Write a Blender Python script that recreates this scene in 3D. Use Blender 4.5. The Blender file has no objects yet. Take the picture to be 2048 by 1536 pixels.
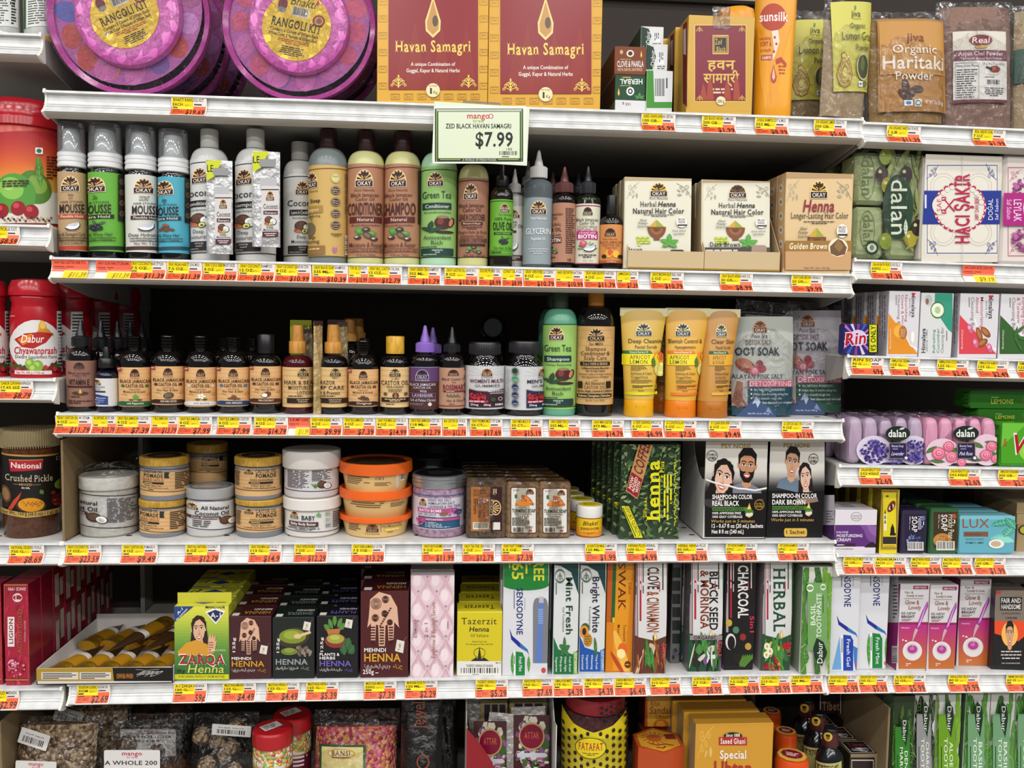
import bpy,bmesh,math,random
import numpy as np
from mathutils import Vector,Matrix
from mathutils.geometry import tessellate_polygon
random.seed(7)
S=bpy.context.scene
COL=S.collection
# camera
CH=1.35
F=1712.2
YAW,PITCH,ROLL=.0729,.0695,-.0165
CC=np.array([.5881,-1.3301,CH])
def _rot():
 cy,sy,cp,sp=math.cos(YAW),math.sin(YAW),math.cos(PITCH),math.sin(PITCH)
 f=np.array([sy*cp,cy*cp,-sp]);r=np.array([cy,-sy,0.]);d=np.cross(f,r)
 c,s=math.cos(ROLL),math.sin(ROLL)
 return np.array([c*r+s*d,-s*r+c*d,f])
MC=_rot()
cam=bpy.data.cameras.new('camera');cam.sensor_width=36;cam.lens=F*36/2048
cam.clip_start=.02
co=bpy.data.objects.new('camera',cam);COL.objects.link(co)
mw=Matrix.Identity(4)
for i in range(3):
 mw[i][0],mw[i][1],mw[i][2],mw[i][3]=MC[0][i],-MC[1][i],-MC[2][i],CC[i]
co.matrix_world=mw
S.camera=co
# light
S.view_settings.view_transform='Standard';S.view_settings.look='None'
S.view_settings.gamma=1;S.view_settings.use_curve_mapping=False
S.view_settings.exposure=0.0
wd=bpy.data.worlds.new('store');S.world=wd;wd.use_nodes=True
wd.node_tree.nodes['Background'].inputs[0].default_value=(.93,.96,1,1)
wd.node_tree.nodes['Background'].inputs[1].default_value=.19
def area(x,y,z,sx,sy,w,col=(1,.985,.97)):
 l=bpy.data.lights.new('ceiling_tube','AREA');l.shape='RECTANGLE';l.size=sx;l.size_y=sy
 l.energy=w;l.color=col
 o=bpy.data.objects.new('ceiling_tube',l);COL.objects.link(o);o.location=(x,y,z)
for ix in range(-3,6):
 for iy,w in((-.95,4.8),(-1.75,9.3),(-3.1,16.5),(-4.6,20)):
  area(ix*.95+.15,iy,3.15,.42,.12,w)
# projection
def yf(z):return-.0047-.0444*(z-CH)
def ray(px,py):return MC.T@np.array([(px-1024)/F,(py-768)/F,1.])
def P(px,py,y):
 d=ray(px,py);return CC+d*((y-CC[1])/d[1])
def lipz(px,py):
 d=ray(px,py);t=(yf(CC[2])-CC[1])/(d[1]+.0444*d[2]);p=CC+d*t;return p
def proj(p):
 q=MC@(np.asarray(p,float)-CC);return 1024+F*q[0]/q[2],768+F*q[1]/q[2]
# materials
_m={}
def lin(h):
 if isinstance(h,str):
  h=h.lstrip('#')
  if len(h)==3:h=''.join(c*2 for c in h)
  h=[int(h[i:i+2],16)/255 for i in(0,2,4)]
 return tuple(c/12.92 if c<=.04045 else((c+.055)/1.055)**2.4 for c in h)+(1.,)
def lin3(h):return[int(h[i:i+2],16)for i in(1,3,5)]
def M(c,rough=.45,metal=0.,spec=.5,kind='',**kw):
 key=(c,rough,metal,spec,kind)
 if key in _m:return _m[key]
 m=bpy.data.materials.new(kind or 'paint');m.use_nodes=True
 nt=m.node_tree;b=nt.nodes['Principled BSDF']
 b.inputs['Base Color'].default_value=lin(c.split(',')[0]if isinstance(c,str)else c);b.inputs['Roughness'].default_value=rough
 b.inputs['Metallic'].default_value=metal;b.inputs['Specular IOR Level'].default_value=spec
 N=nt.nodes.new;L=nt.links.new
 def noise(sc,det=3,coord='Object'):
  tc=N('ShaderNodeTexCoord');n=N('ShaderNodeTexNoise');n.inputs['Scale'].default_value=sc
  n.inputs['Detail'].default_value=det;L(tc.outputs[coord],n.inputs['Vector']);return n
 def bump(src,st,dist=.01):
  bp=N('ShaderNodeBump');bp.inputs['Strength'].default_value=st;bp.inputs['Distance'].default_value=dist
  L(src,bp.inputs['Height']);return bp
 if kind in('film','crinkle','clear'):
  out=nt.nodes['Material Output'];nt.nodes.remove(b)
  tr=N('ShaderNodeBsdfTransparent');tr.inputs[0].default_value=lin(c)
  gl=N('ShaderNodeBsdfGlossy');gl.inputs['Roughness'].default_value=rough
  mx=N('ShaderNodeMixShader');fr=N('ShaderNodeFresnel');fr.inputs['IOR'].default_value=1.5
  ad=N('ShaderNodeMath');ad.operation='MULTIPLY_ADD';ad.inputs[1].default_value={'clear':.6,'film':.45}.get(kind,.5);ad.inputs[2].default_value=metal
  if kind!='clear':
   n=noise(38 if kind=='film' else 70,2)
   n.inputs['Distortion'].default_value=1.2
   bp=bump(n.outputs['Fac'],.8 if kind=='film' else 1.,.016 if kind=='film' else.03)
   L(bp.outputs[0],gl.inputs['Normal']);L(bp.outputs[0],fr.inputs['Normal'])
  L(fr.outputs[0],ad.inputs[0]);L(ad.outputs[0],mx.inputs[0])
  if spec>.7:
   df=N('ShaderNodeBsdfDiffuse');df.inputs[0].default_value=lin('#e6e8ea');m2=N('ShaderNodeMixShader');m2.inputs[0].default_value=spec-.7
   L(tr.outputs[0],m2.inputs[1]);L(df.outputs[0],m2.inputs[2]);tr=m2
  L(tr.outputs[0],mx.inputs[1]);L(gl.outputs[0],mx.inputs[2]);L(mx.outputs[0],out.inputs[0])
 elif kind=='wood':
  tc=N('ShaderNodeTexCoord');mp=N('ShaderNodeMapping');mp.inputs['Scale'].default_value=(60,60,14)
  n=N('ShaderNodeTexNoise');n.inputs['Scale'].default_value=1.6;n.inputs['Distortion'].default_value=2.5
  rp=N('ShaderNodeValToRGB');a=lin(c)
  rp.color_ramp.elements[0].position=.35;rp.color_ramp.elements[1].position=.62
  rp.color_ramp.elements[0].color=(a[0]*.72,a[1]*.66,a[2]*.5,1);rp.color_ramp.elements[1].color=a
  L(tc.outputs['Object'],mp.inputs[0]);L(mp.outputs[0],n.inputs['Vector']);L(n.outputs['Fac'],rp.inputs[0]);L(rp.outputs[0],b.inputs['Base Color'])
 elif kind in('mottle','powder','rail','foil'):
  n=noise({'mottle':160,'powder':420,'rail':45,'foil':60}[kind],5)
  rp=N('ShaderNodeValToRGB');a=lin(c);k={'mottle':.45,'powder':.8,'rail':.78,'foil':.8}[kind]
  rp.color_ramp.elements[0].position=.32;rp.color_ramp.elements[1].position=.6
  rp.color_ramp.elements[0].color=(a[0]*k,a[1]*k,a[2]*k,1);rp.color_ramp.elements[1].color=a
  L(n.outputs['Fac'],rp.inputs[0]);L(rp.outputs[0],b.inputs['Base Color'])
  if kind=='foil':
   bp=bump(n.outputs['Fac'],.8,.01);L(bp.outputs[0],b.inputs['Normal'])
 elif kind=='candy':
  tc=N('ShaderNodeTexCoord');v=N('ShaderNodeTexVoronoi');v.inputs['Scale'].default_value=190;rp=N('ShaderNodeValToRGB');rp.color_ramp.interpolation='CONSTANT'
  cs=c.split(',')
  for i,q in enumerate(cs):
   e=rp.color_ramp.elements[i]if i<2 else rp.color_ramp.elements.new(i/len(cs));e.position=i/len(cs);e.color=lin(q)
  L(tc.outputs['Object'],v.inputs['Vector']);L(v.outputs['Color'],rp.inputs[0]);L(rp.outputs[0],b.inputs['Base Color'])
  bp=bump(v.outputs['Distance'],1.,.004);bp.invert=True;L(bp.outputs[0],b.inputs['Normal'])
 elif kind=='card':
  n=noise(30,6);rp=N('ShaderNodeValToRGB');a=lin(c)
  rp.color_ramp.elements[0].color=(a[0]*.82,a[1]*.8,a[2]*.78,1);rp.color_ramp.elements[1].color=a
  L(n.outputs['Fac'],rp.inputs[0]);L(rp.outputs[0],b.inputs['Base Color'])
 elif kind=='tint':
  b.inputs['Transmission Weight'].default_value=.55;b.inputs['IOR'].default_value=1.2
 _m[key]=m;return m
def paper(c):return M(c,.5,0,.35)
def gloss(c):return M(c,.24,0,.35)
def plas(c):return M(c,.32,0,.5)
# meshes
def mkobj(name,me,mats,parent=None,smooth=None):
 for m in mats:me.materials.append(m)
 if smooth is not None:
  me.polygons.foreach_set('use_smooth',[True]*len(me.polygons));me.set_sharp_from_angle(angle=math.radians(smooth))
 o=bpy.data.objects.new(name,me);COL.objects.link(o)
 if parent is not None:o.parent=parent
 return o
def mesh(name,V,Fc,mats,parent=None,mi=None,smooth=None):
 me=bpy.data.meshes.new(name);me.from_pydata([tuple(v)for v in V],[],Fc)
 if mi is not None:me.polygons.foreach_set('material_index',mi)
 me.update()
 return mkobj(name,me,mats if isinstance(mats,(list,tuple))else[mats],parent,smooth)
def root(name,label,cat,loc=(0,0,0),rz=0.,group=None,rx=0.,ry=0.):
 o=bpy.data.objects.new(name,None);COL.objects.link(o);o.empty_display_size=.02
 o.location=loc;o.rotation_euler=(rx,ry,rz);tag(o,label,cat,group);return o
def tag(o,label,cat,group=None):
 o['label']=label;o['category']=cat
 if group:o['group']=group
 return o
def struct(o):o['kind']='structure';return o
def boxmesh(x0,x1,y0,y1,z0,z1,bev=0.,off=0):
 V=[(x,y,z)for z in(z0,z1)for y in(y0,y1)for x in(x0,x1)]
 Fc=[(0,2,3,1),(4,5,7,6),(0,1,5,4),(1,3,7,5),(3,2,6,7),(2,0,4,6)]
 return V,[tuple(i+off for i in f)for f in Fc]
def box(name,x0,x1,y0,y1,z0,z1,mats,parent=None,bev=.0008,mi=None):
 V,Fc=boxmesh(x0,x1,y0,y1,z0,z1)
 if not isinstance(mats,(list,tuple)):mats=[mats]
 bm=bmesh.new();vs=[bm.verts.new(v)for v in V]
 for i,f in enumerate(Fc):
  q=bm.faces.new([vs[j]for j in f]);q.material_index=mi[i]if mi else 0
 if bev>0:bmesh.ops.bevel(bm,geom=bm.edges[:],offset=bev,segments=1,affect='EDGES')
 me=bpy.data.meshes.new(name);bm.to_mesh(me);bm.free()
 return mkobj(name,me,mats,parent)
def lathe(prof,seg=36,ry=1.,close=True):
 """prof: [(r, z)] from bottom to top"""
 V,Fc=[],[]
 n=len(prof)
 for r,z in prof:
  for i in range(seg):
   a=2*math.pi*i/seg;V.append((r*math.sin(a),-r*ry*math.cos(a),z))
 for k in range(n-1):
  for i in range(seg):
   j=(i+1)%seg
   Fc.append((k*seg+i,k*seg+j,(k+1)*seg+j,(k+1)*seg+i))
 if close:
  if prof[0][0]>1e-5:Fc.append(tuple(reversed(range(seg))))
  if prof[-1][0]>1e-5:Fc.append(tuple(range((n-1)*seg,n*seg)))
 return V,Fc
def extrude(name,prof,x0,x1,mat,parent=None,smooth=35):
 """profile (y, z) swept along x"""
 n=len(prof);V=[(x,y,z)for x in(x0,x1)for y,z in prof]
 Fc=[(i,(i+1)%n,n+(i+1)%n,n+i)for i in range(n)]+[tuple(reversed(range(n))),tuple(range(n,2*n))]
 return mesh(name,V,Fc,mat,parent,smooth=smooth)
def tube(pts,r,seg=8):
 V,Fc=[],[]
 pts=[Vector(p)for p in pts]
 for k,p in enumerate(pts):
  t=(pts[min(k+1,len(pts)-1)]-pts[max(k-1,0)]).normalized()
  a=t.orthogonal().normalized();b=t.cross(a)
  for i in range(seg):
   w=2*math.pi*i/seg;V.append(p+r*(math.cos(w)*a+math.sin(w)*b))
 for k in range(len(pts)-1):
  for i in range(seg):
   j=(i+1)%seg;Fc.append((k*seg+i,k*seg+j,(k+1)*seg+j,(k+1)*seg+i))
 Fc+=[tuple(reversed(range(seg))),tuple(range((len(pts)-1)*seg,len(pts)*seg))]
 return V,Fc
# lettering
_g={}
def _fo(body,off):
 c=bpy.data.curves.new('glyph','FONT');c.body=body;c.resolution_u=2;c.offset=off
 o=bpy.data.objects.new('glyph',c);COL.objects.link(o)
 bpy.context.view_layer.update();dg=bpy.context.evaluated_depsgraph_get()
 me=bpy.data.meshes.new_from_object(o.evaluated_get(dg))
 V=np.array([v.co[:2]for v in me.vertices])if len(me.vertices)else np.zeros((0,2))
 Fc=[tuple(p.vertices)for p in me.polygons]
 bpy.data.objects.remove(o);bpy.data.curves.remove(c);bpy.data.meshes.remove(me)
 return V,Fc
def glyph(ch,st):
 off=.026 if 'B' in st else.02 if 'b' in st else.003
 key=(ch,off,'s' in st)
 if key in _g:return _g[key]
 V,Fc=_fo(ch,off)
 w3=_fo('H'+ch+'H',0)[0];w2=_fo('HH',0)[0]
 adv=np.ptp(w3[:,0])-np.ptp(w2[:,0])+off*1.2
 if 's' in st and len(V):
  cnt={}
  for f in Fc:
   for a,b in zip(f,f[1:]+f[:1]):cnt[frozenset((a,b))]=cnt.get(frozenset((a,b)),0)+1
  V2=V.tolist();F2=list(Fc);top=V[:,1].max()
  lo,xs=1e9,[]
  for e,k in cnt.items():
   if k==1 and len(e)==2:
    a,b=[V[i]for i in e]
    if abs(a[1]-b[1])<.004 and.03<abs(a[0]-b[0])<.2 and(abs(a[1]-off*-.5)<.03 or abs(a[1]-top)<.03):
     y=a[1];x0,x1=sorted((a[0],b[0]));s=1 if y<.2 else-1;q=len(V2)
     V2+=[[x0-.055,y],[x1+.055,y],[x1+.055,y+s*.045],[x0-.055,y+s*.045]];F2.append((q,q+1,q+2,q+3))
  V,Fc=np.array(V2),F2
  adv+=.06
 _g[key]=(V,Fc,adv);return _g[key]
def textgeo(s,st=''):
 V,Fc,x,n=[],[],0.,0
 for ch in s:
  if ch==' ':x+=.27;continue
  g,f,adv=glyph(ch,st)
  if len(g):
   V.append(g+np.array([x,0]));Fc+=[tuple(i+n for i in q)for q in f];n+=len(g)
  x+=adv
 return(np.vstack(V)if V else np.zeros((0,2))),Fc
CAP=glyph('H','')[0][:,1].max()
# printed art, laid out in photograph pixels and mapped onto the real face
class Art:
 def __init__(s):s.V=[];s.F=[];s.mi=[];s.Ly=[];s.mats=[];s.n=0;s.ly=0;s.tf=None;s.mk=paper
 def _mat(s,c):
  m=c if isinstance(c,bpy.types.Material)else s.mk(c)
  if m not in s.mats:s.mats.append(m)
  return s.mats.index(m)
 def add(s,c,V,Fc):
  V=np.asarray(V,float)
  if not len(V):return s
  if s.tf is not None:V=s.tf(V)
  k=s._mat(c);s.ly+=1
  s.V.append(V);s.F+=[tuple(i+s.n for i in f)for f in Fc];s.mi+=[k]*len(Fc);s.Ly+=[s.ly]*len(V);s.n+=len(V)
  return s
 def sub(s,fn,x0,y0,x1,y1,*a,rot=0,flip=False,**k):
  old=s.tf;cx,cy=(x0+x1)/2,(y0+y1)/2;cr,sr=math.cos(math.radians(rot)),math.sin(math.radians(rot))
  def tf(V):
   X=(V[:,0]-50)/100*(x1-x0);Y=(V[:,1]-50)/100*(y1-y0)
   if flip:X,Y=-X,-Y
   W=np.stack([cx+X*cr-Y*sr,cy+X*sr+Y*cr],1)
   return old(W)if old else W
  s.tf=tf;fn(s,*a,**k);s.tf=old;return s
 def p(s,c,pts):
  v=[(a,b,0)for a,b in pts]
  return s.add(c,pts,tessellate_polygon([[Vector(q)for q in v]]))
 def r(s,c,x0,y0,x1,y1):return s.add(c,[(x0,y1),(x1,y1),(x1,y0),(x0,y0)],[(0,1,2,3)])
 def rr(s,c,x0,y0,x1,y1,q=3,n=4):
  pts=[]
  for cx,cy,a0 in((x1-q,y1-q,0),(x0+q,y1-q,90),(x0+q,y0+q,180),(x1-q,y0+q,270)):
   for i in range(n+1):
    a=math.radians(a0+90*i/n);pts.append((cx+q*math.cos(a),cy+q*math.sin(a)))
  return s.add(c,pts,[tuple(range(len(pts)))])
 def e(s,c,cx,cy,rx,ry=None,n=22,rot=0,a0=0,a1=360):
  ry=rx if ry is None else ry;cr,sr=math.cos(math.radians(rot)),math.sin(math.radians(rot));pts=[]
  full=a1-a0>=360
  for i in range(n if full else n+1):
   a=math.radians(a0+(a1-a0)*i/n);x,y=rx*math.cos(a),ry*math.sin(a);pts.append((cx+x*cr-y*sr,cy+x*sr+y*cr))
  if not full:pts.append((cx,cy))
  return s.add(c,pts,[tuple(range(len(pts)))])if full else s.p(c,pts)
 def ring(s,c,cx,cy,r,w,ry=None,n=24):
  ry=ry or r;V=[]
  for i in range(n):
   a=2*math.pi*i/n;V+=[(cx+r*math.cos(a),cy+ry*math.sin(a)),(cx+(r-w)*math.cos(a),cy+(ry-w)*math.sin(a))]
  return s.add(c,V,[(2*i,2*((i+1)%n),2*((i+1)%n)+1,2*i+1)for i in range(n)])
 def ln(s,c,pts,w):
  V,Fc=[],[]
  for k,(x,y)in enumerate(pts):
   a,b=pts[max(k-1,0)],pts[min(k+1,len(pts)-1)];dx,dy=b[0]-a[0],b[1]-a[1];q=math.hypot(dx,dy)or 1
   V+=[(x-dy/q*w/2,y+dx/q*w/2),(x+dy/q*w/2,y-dx/q*w/2)]
   if k:Fc.append((2*k-2,2*k-1,2*k+1,2*k))
  return s.add(c,V,Fc)
 def fr(s,c,x0,y0,x1,y1,w):
  return s.add(c,[(x0,y0),(x1,y0),(x1,y1),(x0,y1),(x0+w,y0+w),(x1-w,y0+w),(x1-w,y1-w),(x0+w,y1-w)],
                     [(0,1,5,4),(1,2,6,5),(2,3,7,6),(3,0,4,7)])
 def grad(s,cs,x0,y0,x1,y1,n=18):
  """a printed colour run from top to bottom"""
  R=[lin3(c)for c in cs]
  for i in range(n):
   f=i/(n-1)*(len(R)-1);k=min(int(f),len(R)-2);f-=k;q=[a+(b-a)*f for a,b in zip(R[k],R[k+1])]
   s.r('#%02x%02x%02x'%tuple(int(v)for v in q),x0,y0+(y1-y0)*i/n,x1,y0+(y1-y0)*(i+1.08)/n)
  return s
 def t(s,txt,x0,x1,y0,y1,c,st='',rot=0,sh=.22):
  """capitals fill y0 (top) .. y1 (baseline); stretched to x0..x1. d: reads downwards, u: reads upwards"""
  V,Fc=textgeo(txt,st)
  if not len(V):return s
  V=V.copy();a,b=V[:,0].min(),V[:,0].max();X=(V[:,0]-a)/max(b-a,1e-6);Y=V[:,1]/CAP
  if 'f' in st:X,Y=1-X,1-Y
  if 'd' in st:W=np.stack([x0+Y*(x1-x0),y0+X*(y1-y0)],1)
  elif 'u' in st:W=np.stack([x1-Y*(x1-x0),y1-X*(y1-y0)],1)
  else:
   W=np.stack([x0+X*(x1-x0),y1-Y*(y1-y0)],1)
   if 'i' in st:W[:,0]+=sh*(y1-W[:,1])-sh*(y1-y0)*.5
  if rot:
   cx,cy=(x0+x1)/2,(y0+y1)/2;cr,sr=math.cos(math.radians(rot)),math.sin(math.radians(rot))
   D=W-np.array([cx,cy]);W=np.stack([cx+D[:,0]*cr-D[:,1]*sr,cy+D[:,0]*sr+D[:,1]*cr],1)
  return s.add(c,W,Fc)
 def tc(s,txt,xc,y0,y1,c,st='',wf=1.):
  V,_=textgeo(txt,st)
  if not len(V):return s
  w=np.ptp(V[:,0])/CAP*(y1-y0)*wf
  return s.t(txt,xc-w/2,xc+w/2,y0,y1,c,st)
 def ls(s,c,x0,y0,x1,y1,rows,fill=.5,al='l',seed=1,vert=False):
  """rows of print too fine to read"""
  rnd=random.Random(seed*7+rows);V,Fc=[],[]
  if vert:x0,y0,x1,y1=y0,x0,y1,x1
  h=(y1-y0)/rows
  for k in range(rows):
   end=x0+(x1-x0)*(rnd.uniform(.72,1)if k<rows-1 else rnd.uniform(.4,.8));off=(x1-end)/2 if al=='c' else 0;x=x0
   ya=y0+h*(k+.5-fill/2);yb=ya+h*fill
   while x<end-.5:
    w=min(rnd.uniform(1.6,4.2)*h,end-x);q=len(V)
    R=[(x+off,ya),(x+off+w,ya),(x+off+w,yb),(x+off,yb)]
    V+=[(b,a)for a,b in R]if vert else R
    Fc.append((q,q+1,q+2,q+3));x+=w+h*.5
  return s.add(c,V,Fc)
 def bar(s,x0,y0,x1,y1,bg='#eee',fg='#222',n=None,vert=False,digits=True):
  if bg:s.r(bg,x0,y0,x1,y1)
  rnd=random.Random(int(x0*13+y0));V,Fc=[],[];L=(y1-y0)if vert else(x1-x0);m=L*.06;x=m;u=L/70.
  lo,hi=((x0,x1)if vert else(y0,y1));e=(hi-lo)*(.16 if digits else.06)
  while x<L-m:
   w=u*rnd.choice((1,1,2,3));q=len(V)
   a,b=(lo+(hi-lo)*.06,hi-e)
   if vert:V+=[(a,y0+x),(b,y0+x),(b,y0+x+w),(a,y0+x+w)]
   else:V+=[(x0+x,a),(x0+x+w,a),(x0+x+w,b),(x0+x,b)]
   Fc.append((q,q+1,q+2,q+3));x+=w+u*rnd.choice((1,1,2,2,3))
  return s.add(fg,V,Fc)
 def build(s,name,parent,o,e1,e2,n,inv,curve=None,cuts=0,ulim=None,eps=2.2e-5,base=1.5e-4,vlim=None):
  if not s.n:return None
  H=np.array([[F,0,1024],[0,F,768],[0,0,1.]])@MC@np.stack([e1,e2,np.asarray(o)-CC],1)
  Hi=np.linalg.inv(H);V=np.vstack(s.V);q=Hi@np.vstack([V.T,np.ones(len(V))]);U=(q[:2]/q[2]).T
  Ly=np.array(s.Ly,float);Fc,mi=s.F,s.mi
  if curve is not None:cuts=int(min(40,max(cuts,(ulim[1]-ulim[0])*400)));eps=3.5e-5
  if cuts or ulim:
   bm=bmesh.new();lay=bm.verts.layers.float.new('ly')
   vs=[]
   for(u,v),l in zip(U,Ly):
    b=bm.verts.new((u,v,0));b[lay]=l;vs.append(b)
   for f,k in zip(Fc,mi):
    if len(set(f))<3:continue
    try:bm.faces.new([vs[i]for i in f]).material_index=k
    except ValueError:pass
   if ulim:
    for sg,lim in((1,ulim[1]),(-1,-ulim[0])):
     bmesh.ops.bisect_plane(bm,geom=bm.verts[:]+bm.edges[:]+bm.faces[:],plane_co=(sg*lim,0,0),plane_no=(sg,0,0),clear_outer=True)
    for sg,lim in((1,vlim[1]),(-1,-vlim[0]))if vlim else():
     bmesh.ops.bisect_plane(bm,geom=bm.verts[:]+bm.edges[:]+bm.faces[:],plane_co=(0,sg*lim,0),plane_no=(0,sg,0),clear_outer=True)
    for k in range(1,cuts):
     a=-1+2*k/cuts;x=(ulim[0]+ulim[1])/2+(ulim[1]-ulim[0])/2*math.sin(a*math.pi/2)
     bmesh.ops.bisect_plane(bm,geom=bm.verts[:]+bm.edges[:]+bm.faces[:],plane_co=(x,0,0),plane_no=(1,0,0))
   bm.verts.index_update()
   U=np.array([v.co[:2]for v in bm.verts])if len(bm.verts)else np.zeros((0,2));Ly=np.array([v[lay]for v in bm.verts])
   Fc=[tuple(v.index for v in f.verts)for f in bm.faces];mi=[f.material_index for f in bm.faces];bm.free()
   if not len(Fc):return None
  h=base+eps*Ly
  if curve is not None:L3=curve(U,h)
  else:
   W=np.asarray(o)+np.outer(U[:,0],e1)+np.outer(U[:,1],e2)+np.outer(h,n)
   L3=np.array([inv@Vector(w)for w in W])
  me=bpy.data.meshes.new(name);me.from_pydata([tuple(v)for v in L3],[],Fc);me.polygons.foreach_set('material_index',mi)
  bm=bmesh.new();bm.from_mesh(me)
  nl=(inv.to_3x3()@Vector(n))if inv is not None else Vector((0,-1,0))
  bm.normal_update()
  fl=[f for f in bm.faces if f.normal.dot(nl)<0]
  if fl:bmesh.ops.reverse_faces(bm,faces=fl)
  bm.to_mesh(me);bm.free();me.update()
  return mkobj(name,me,s.mats,parent)
# gondola
class Shelf:
 def __init__(s,px,py,slope=0.):
  p=lipz(px,py);s.x0,s.yf,s.z0,s.sl=p[0],p[1],p[2],slope
 def z(s,x):return s.z0-s.sl*(x-s.x0)
def mid(l,r):
 a,b=lipz(*l),lipz(*r);q=Shelf(*l);q.z0=(a[2]+b[2])/2;q.yf=yf(q.z0);q.x0=0;return q
S1=mid((94,179.9),(1726.2,237.2));S2=mid((104.3,516.7),(1702.6,545.2));S3=mid((114.3,826.4),(1684.8,839.3))
S4=mid((125.7,1085.8),(1668.3,1082.3));S5=mid((138.6,1367),(1650.3,1346.4))
L1,L2,L3,L4,L5=Shelf(78,67.5),Shelf(94.4,450),Shelf(106.8,758),Shelf(119,1086),Shelf(120,1376)
R1,R2,R3,R4,R5,R6=[Shelf(x,y,.0095)for x,y in((1730,243.4),(1712.6,518.2),(1698.6,710.4),(1682,930.5),(1676.8,1109.8),(1656,1347))]
S6=Shelf(900,1371);S6.z0-=.30;S6.yf=yf(S6.z0)-.02;S6.x0=0
WX=1.22
RAIL=[(0,0),(-.0004,-.0033),(.0055,-.0041),(.0065,-.008),(.006,-.014),(.004,-.0185),(.0045,-.0195),(.0015,-.022),(.002,-.023),
  (-.002,-.0268),(-.006,-.0298),(-.0062,-.0312),(-.003,-.0338),(.004,-.0365),(.013,-.0375),(.013,-.031),(.011,-.004),(.012,0)]
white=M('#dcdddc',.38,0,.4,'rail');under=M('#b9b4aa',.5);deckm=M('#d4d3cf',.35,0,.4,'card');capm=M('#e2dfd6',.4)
grey=M('#9d9a94',.5);dark=M('#0c0b0b',.7);backm=M('#3a322d',.6,0,.2)
def shelf(sh,x0,x1,label,dep=.42,holes=True,capl=True,capr=True,rust=False):
 x0,x1=sorted((x0,x1));L=x1-x0
 o=root('shelf',label,'shelf',(x0,sh.yf,sh.z(x0)),ry=math.atan(sh.sl));rails=extrude('price_rail',RAIL,0,L,white,o)
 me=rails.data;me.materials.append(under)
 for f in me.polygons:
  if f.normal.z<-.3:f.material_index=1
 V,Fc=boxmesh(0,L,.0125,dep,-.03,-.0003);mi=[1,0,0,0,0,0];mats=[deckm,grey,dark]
 if holes:
  for row in(.045,.095):
   n=int(L/.0508)
   for i in range(n):
    cx=.03+i*.0508;q=len(V)
    V+=[(cx+.0055*math.cos(t*math.pi/4),row+.0035*math.sin(t*math.pi/4),.0001)for t in range(8)];Fc.append(tuple(range(q,q+8)));mi.append(2)
 mesh('deck',V,Fc,mats,o,mi)
 big=[(y-.0018 if y<.008 else y,z)for y,z in RAIL]
 for f,x in((capl,-.0035),(capr,L)):
  if f:extrude('end_cap',[(.0002,.0022)]+[(y-.0013,z*1.04-.0002)for y,z in RAIL],x,x+.0035,capm,o)
 for x in(-.0012,L-.0008):
  p=[(.015,-.003),(.015,-.036),(.05,-.042),(.13,-.055),(dep,-.075),(dep,-.002)]
  extrude('bracket',p,x,x+.002,grey,o,None)
 return o
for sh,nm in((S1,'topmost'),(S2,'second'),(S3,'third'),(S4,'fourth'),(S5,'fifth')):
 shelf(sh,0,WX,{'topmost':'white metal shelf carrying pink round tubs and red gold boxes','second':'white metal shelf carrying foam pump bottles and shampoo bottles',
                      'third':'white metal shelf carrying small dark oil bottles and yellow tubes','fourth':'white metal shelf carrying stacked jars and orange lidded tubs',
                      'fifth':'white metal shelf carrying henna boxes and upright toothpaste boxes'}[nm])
for sh,t in((L1,'end of white shelf under the silver canisters at top left'),(L2,'end of white shelf under the red lidded mango tub'),(L3,'end of white shelf under the red paste jars'),
              (L4,'end of white shelf under the gold lidded pickle jar'),(L5,'end of white shelf under the tall red perfume boxes')):
 shelf(sh,sh.x0-.6,sh.x0,t)
for sh,t in((R1,'white shelf end under the clear powder pouches at top right'),(R2,'white shelf end under the large wrapped soap packs'),(R3,'white shelf end under the upright white soap boxes'),
              (R4,'white shelf end under the lilac and pink soap packs'),(R5,'white shelf end under the purple cream box and blue soap'),(R6,'white shelf end under the pink serum boxes')):
 shelf(sh,sh.x0,sh.x0+.62,t)
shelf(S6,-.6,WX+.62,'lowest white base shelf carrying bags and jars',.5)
struct(box('wall_back',-.75,2.05,.405,.43,0,2.35,backm,bev=0))
struct(box('floor',-3,4,-5.5,.45,-.05,0,M('#97928a',.4),bev=0))
for i,x in enumerate((-.0065,WX+.006)):
 u=box('upright',x-.004,x+.004,.36,.405,0,2.3,grey,bev=0);tag(u,('left' if i==0 else 'right')+'hand slotted grey upright post between two shelf bays','upright')
u=box('stiffener_beam',.01,WX-.01,.385,.404,2.0,2.04,grey,bev=0);tag(u,'grey horizontal bar on the dark back panel above the stacked toothpaste cartons','bar')
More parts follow.
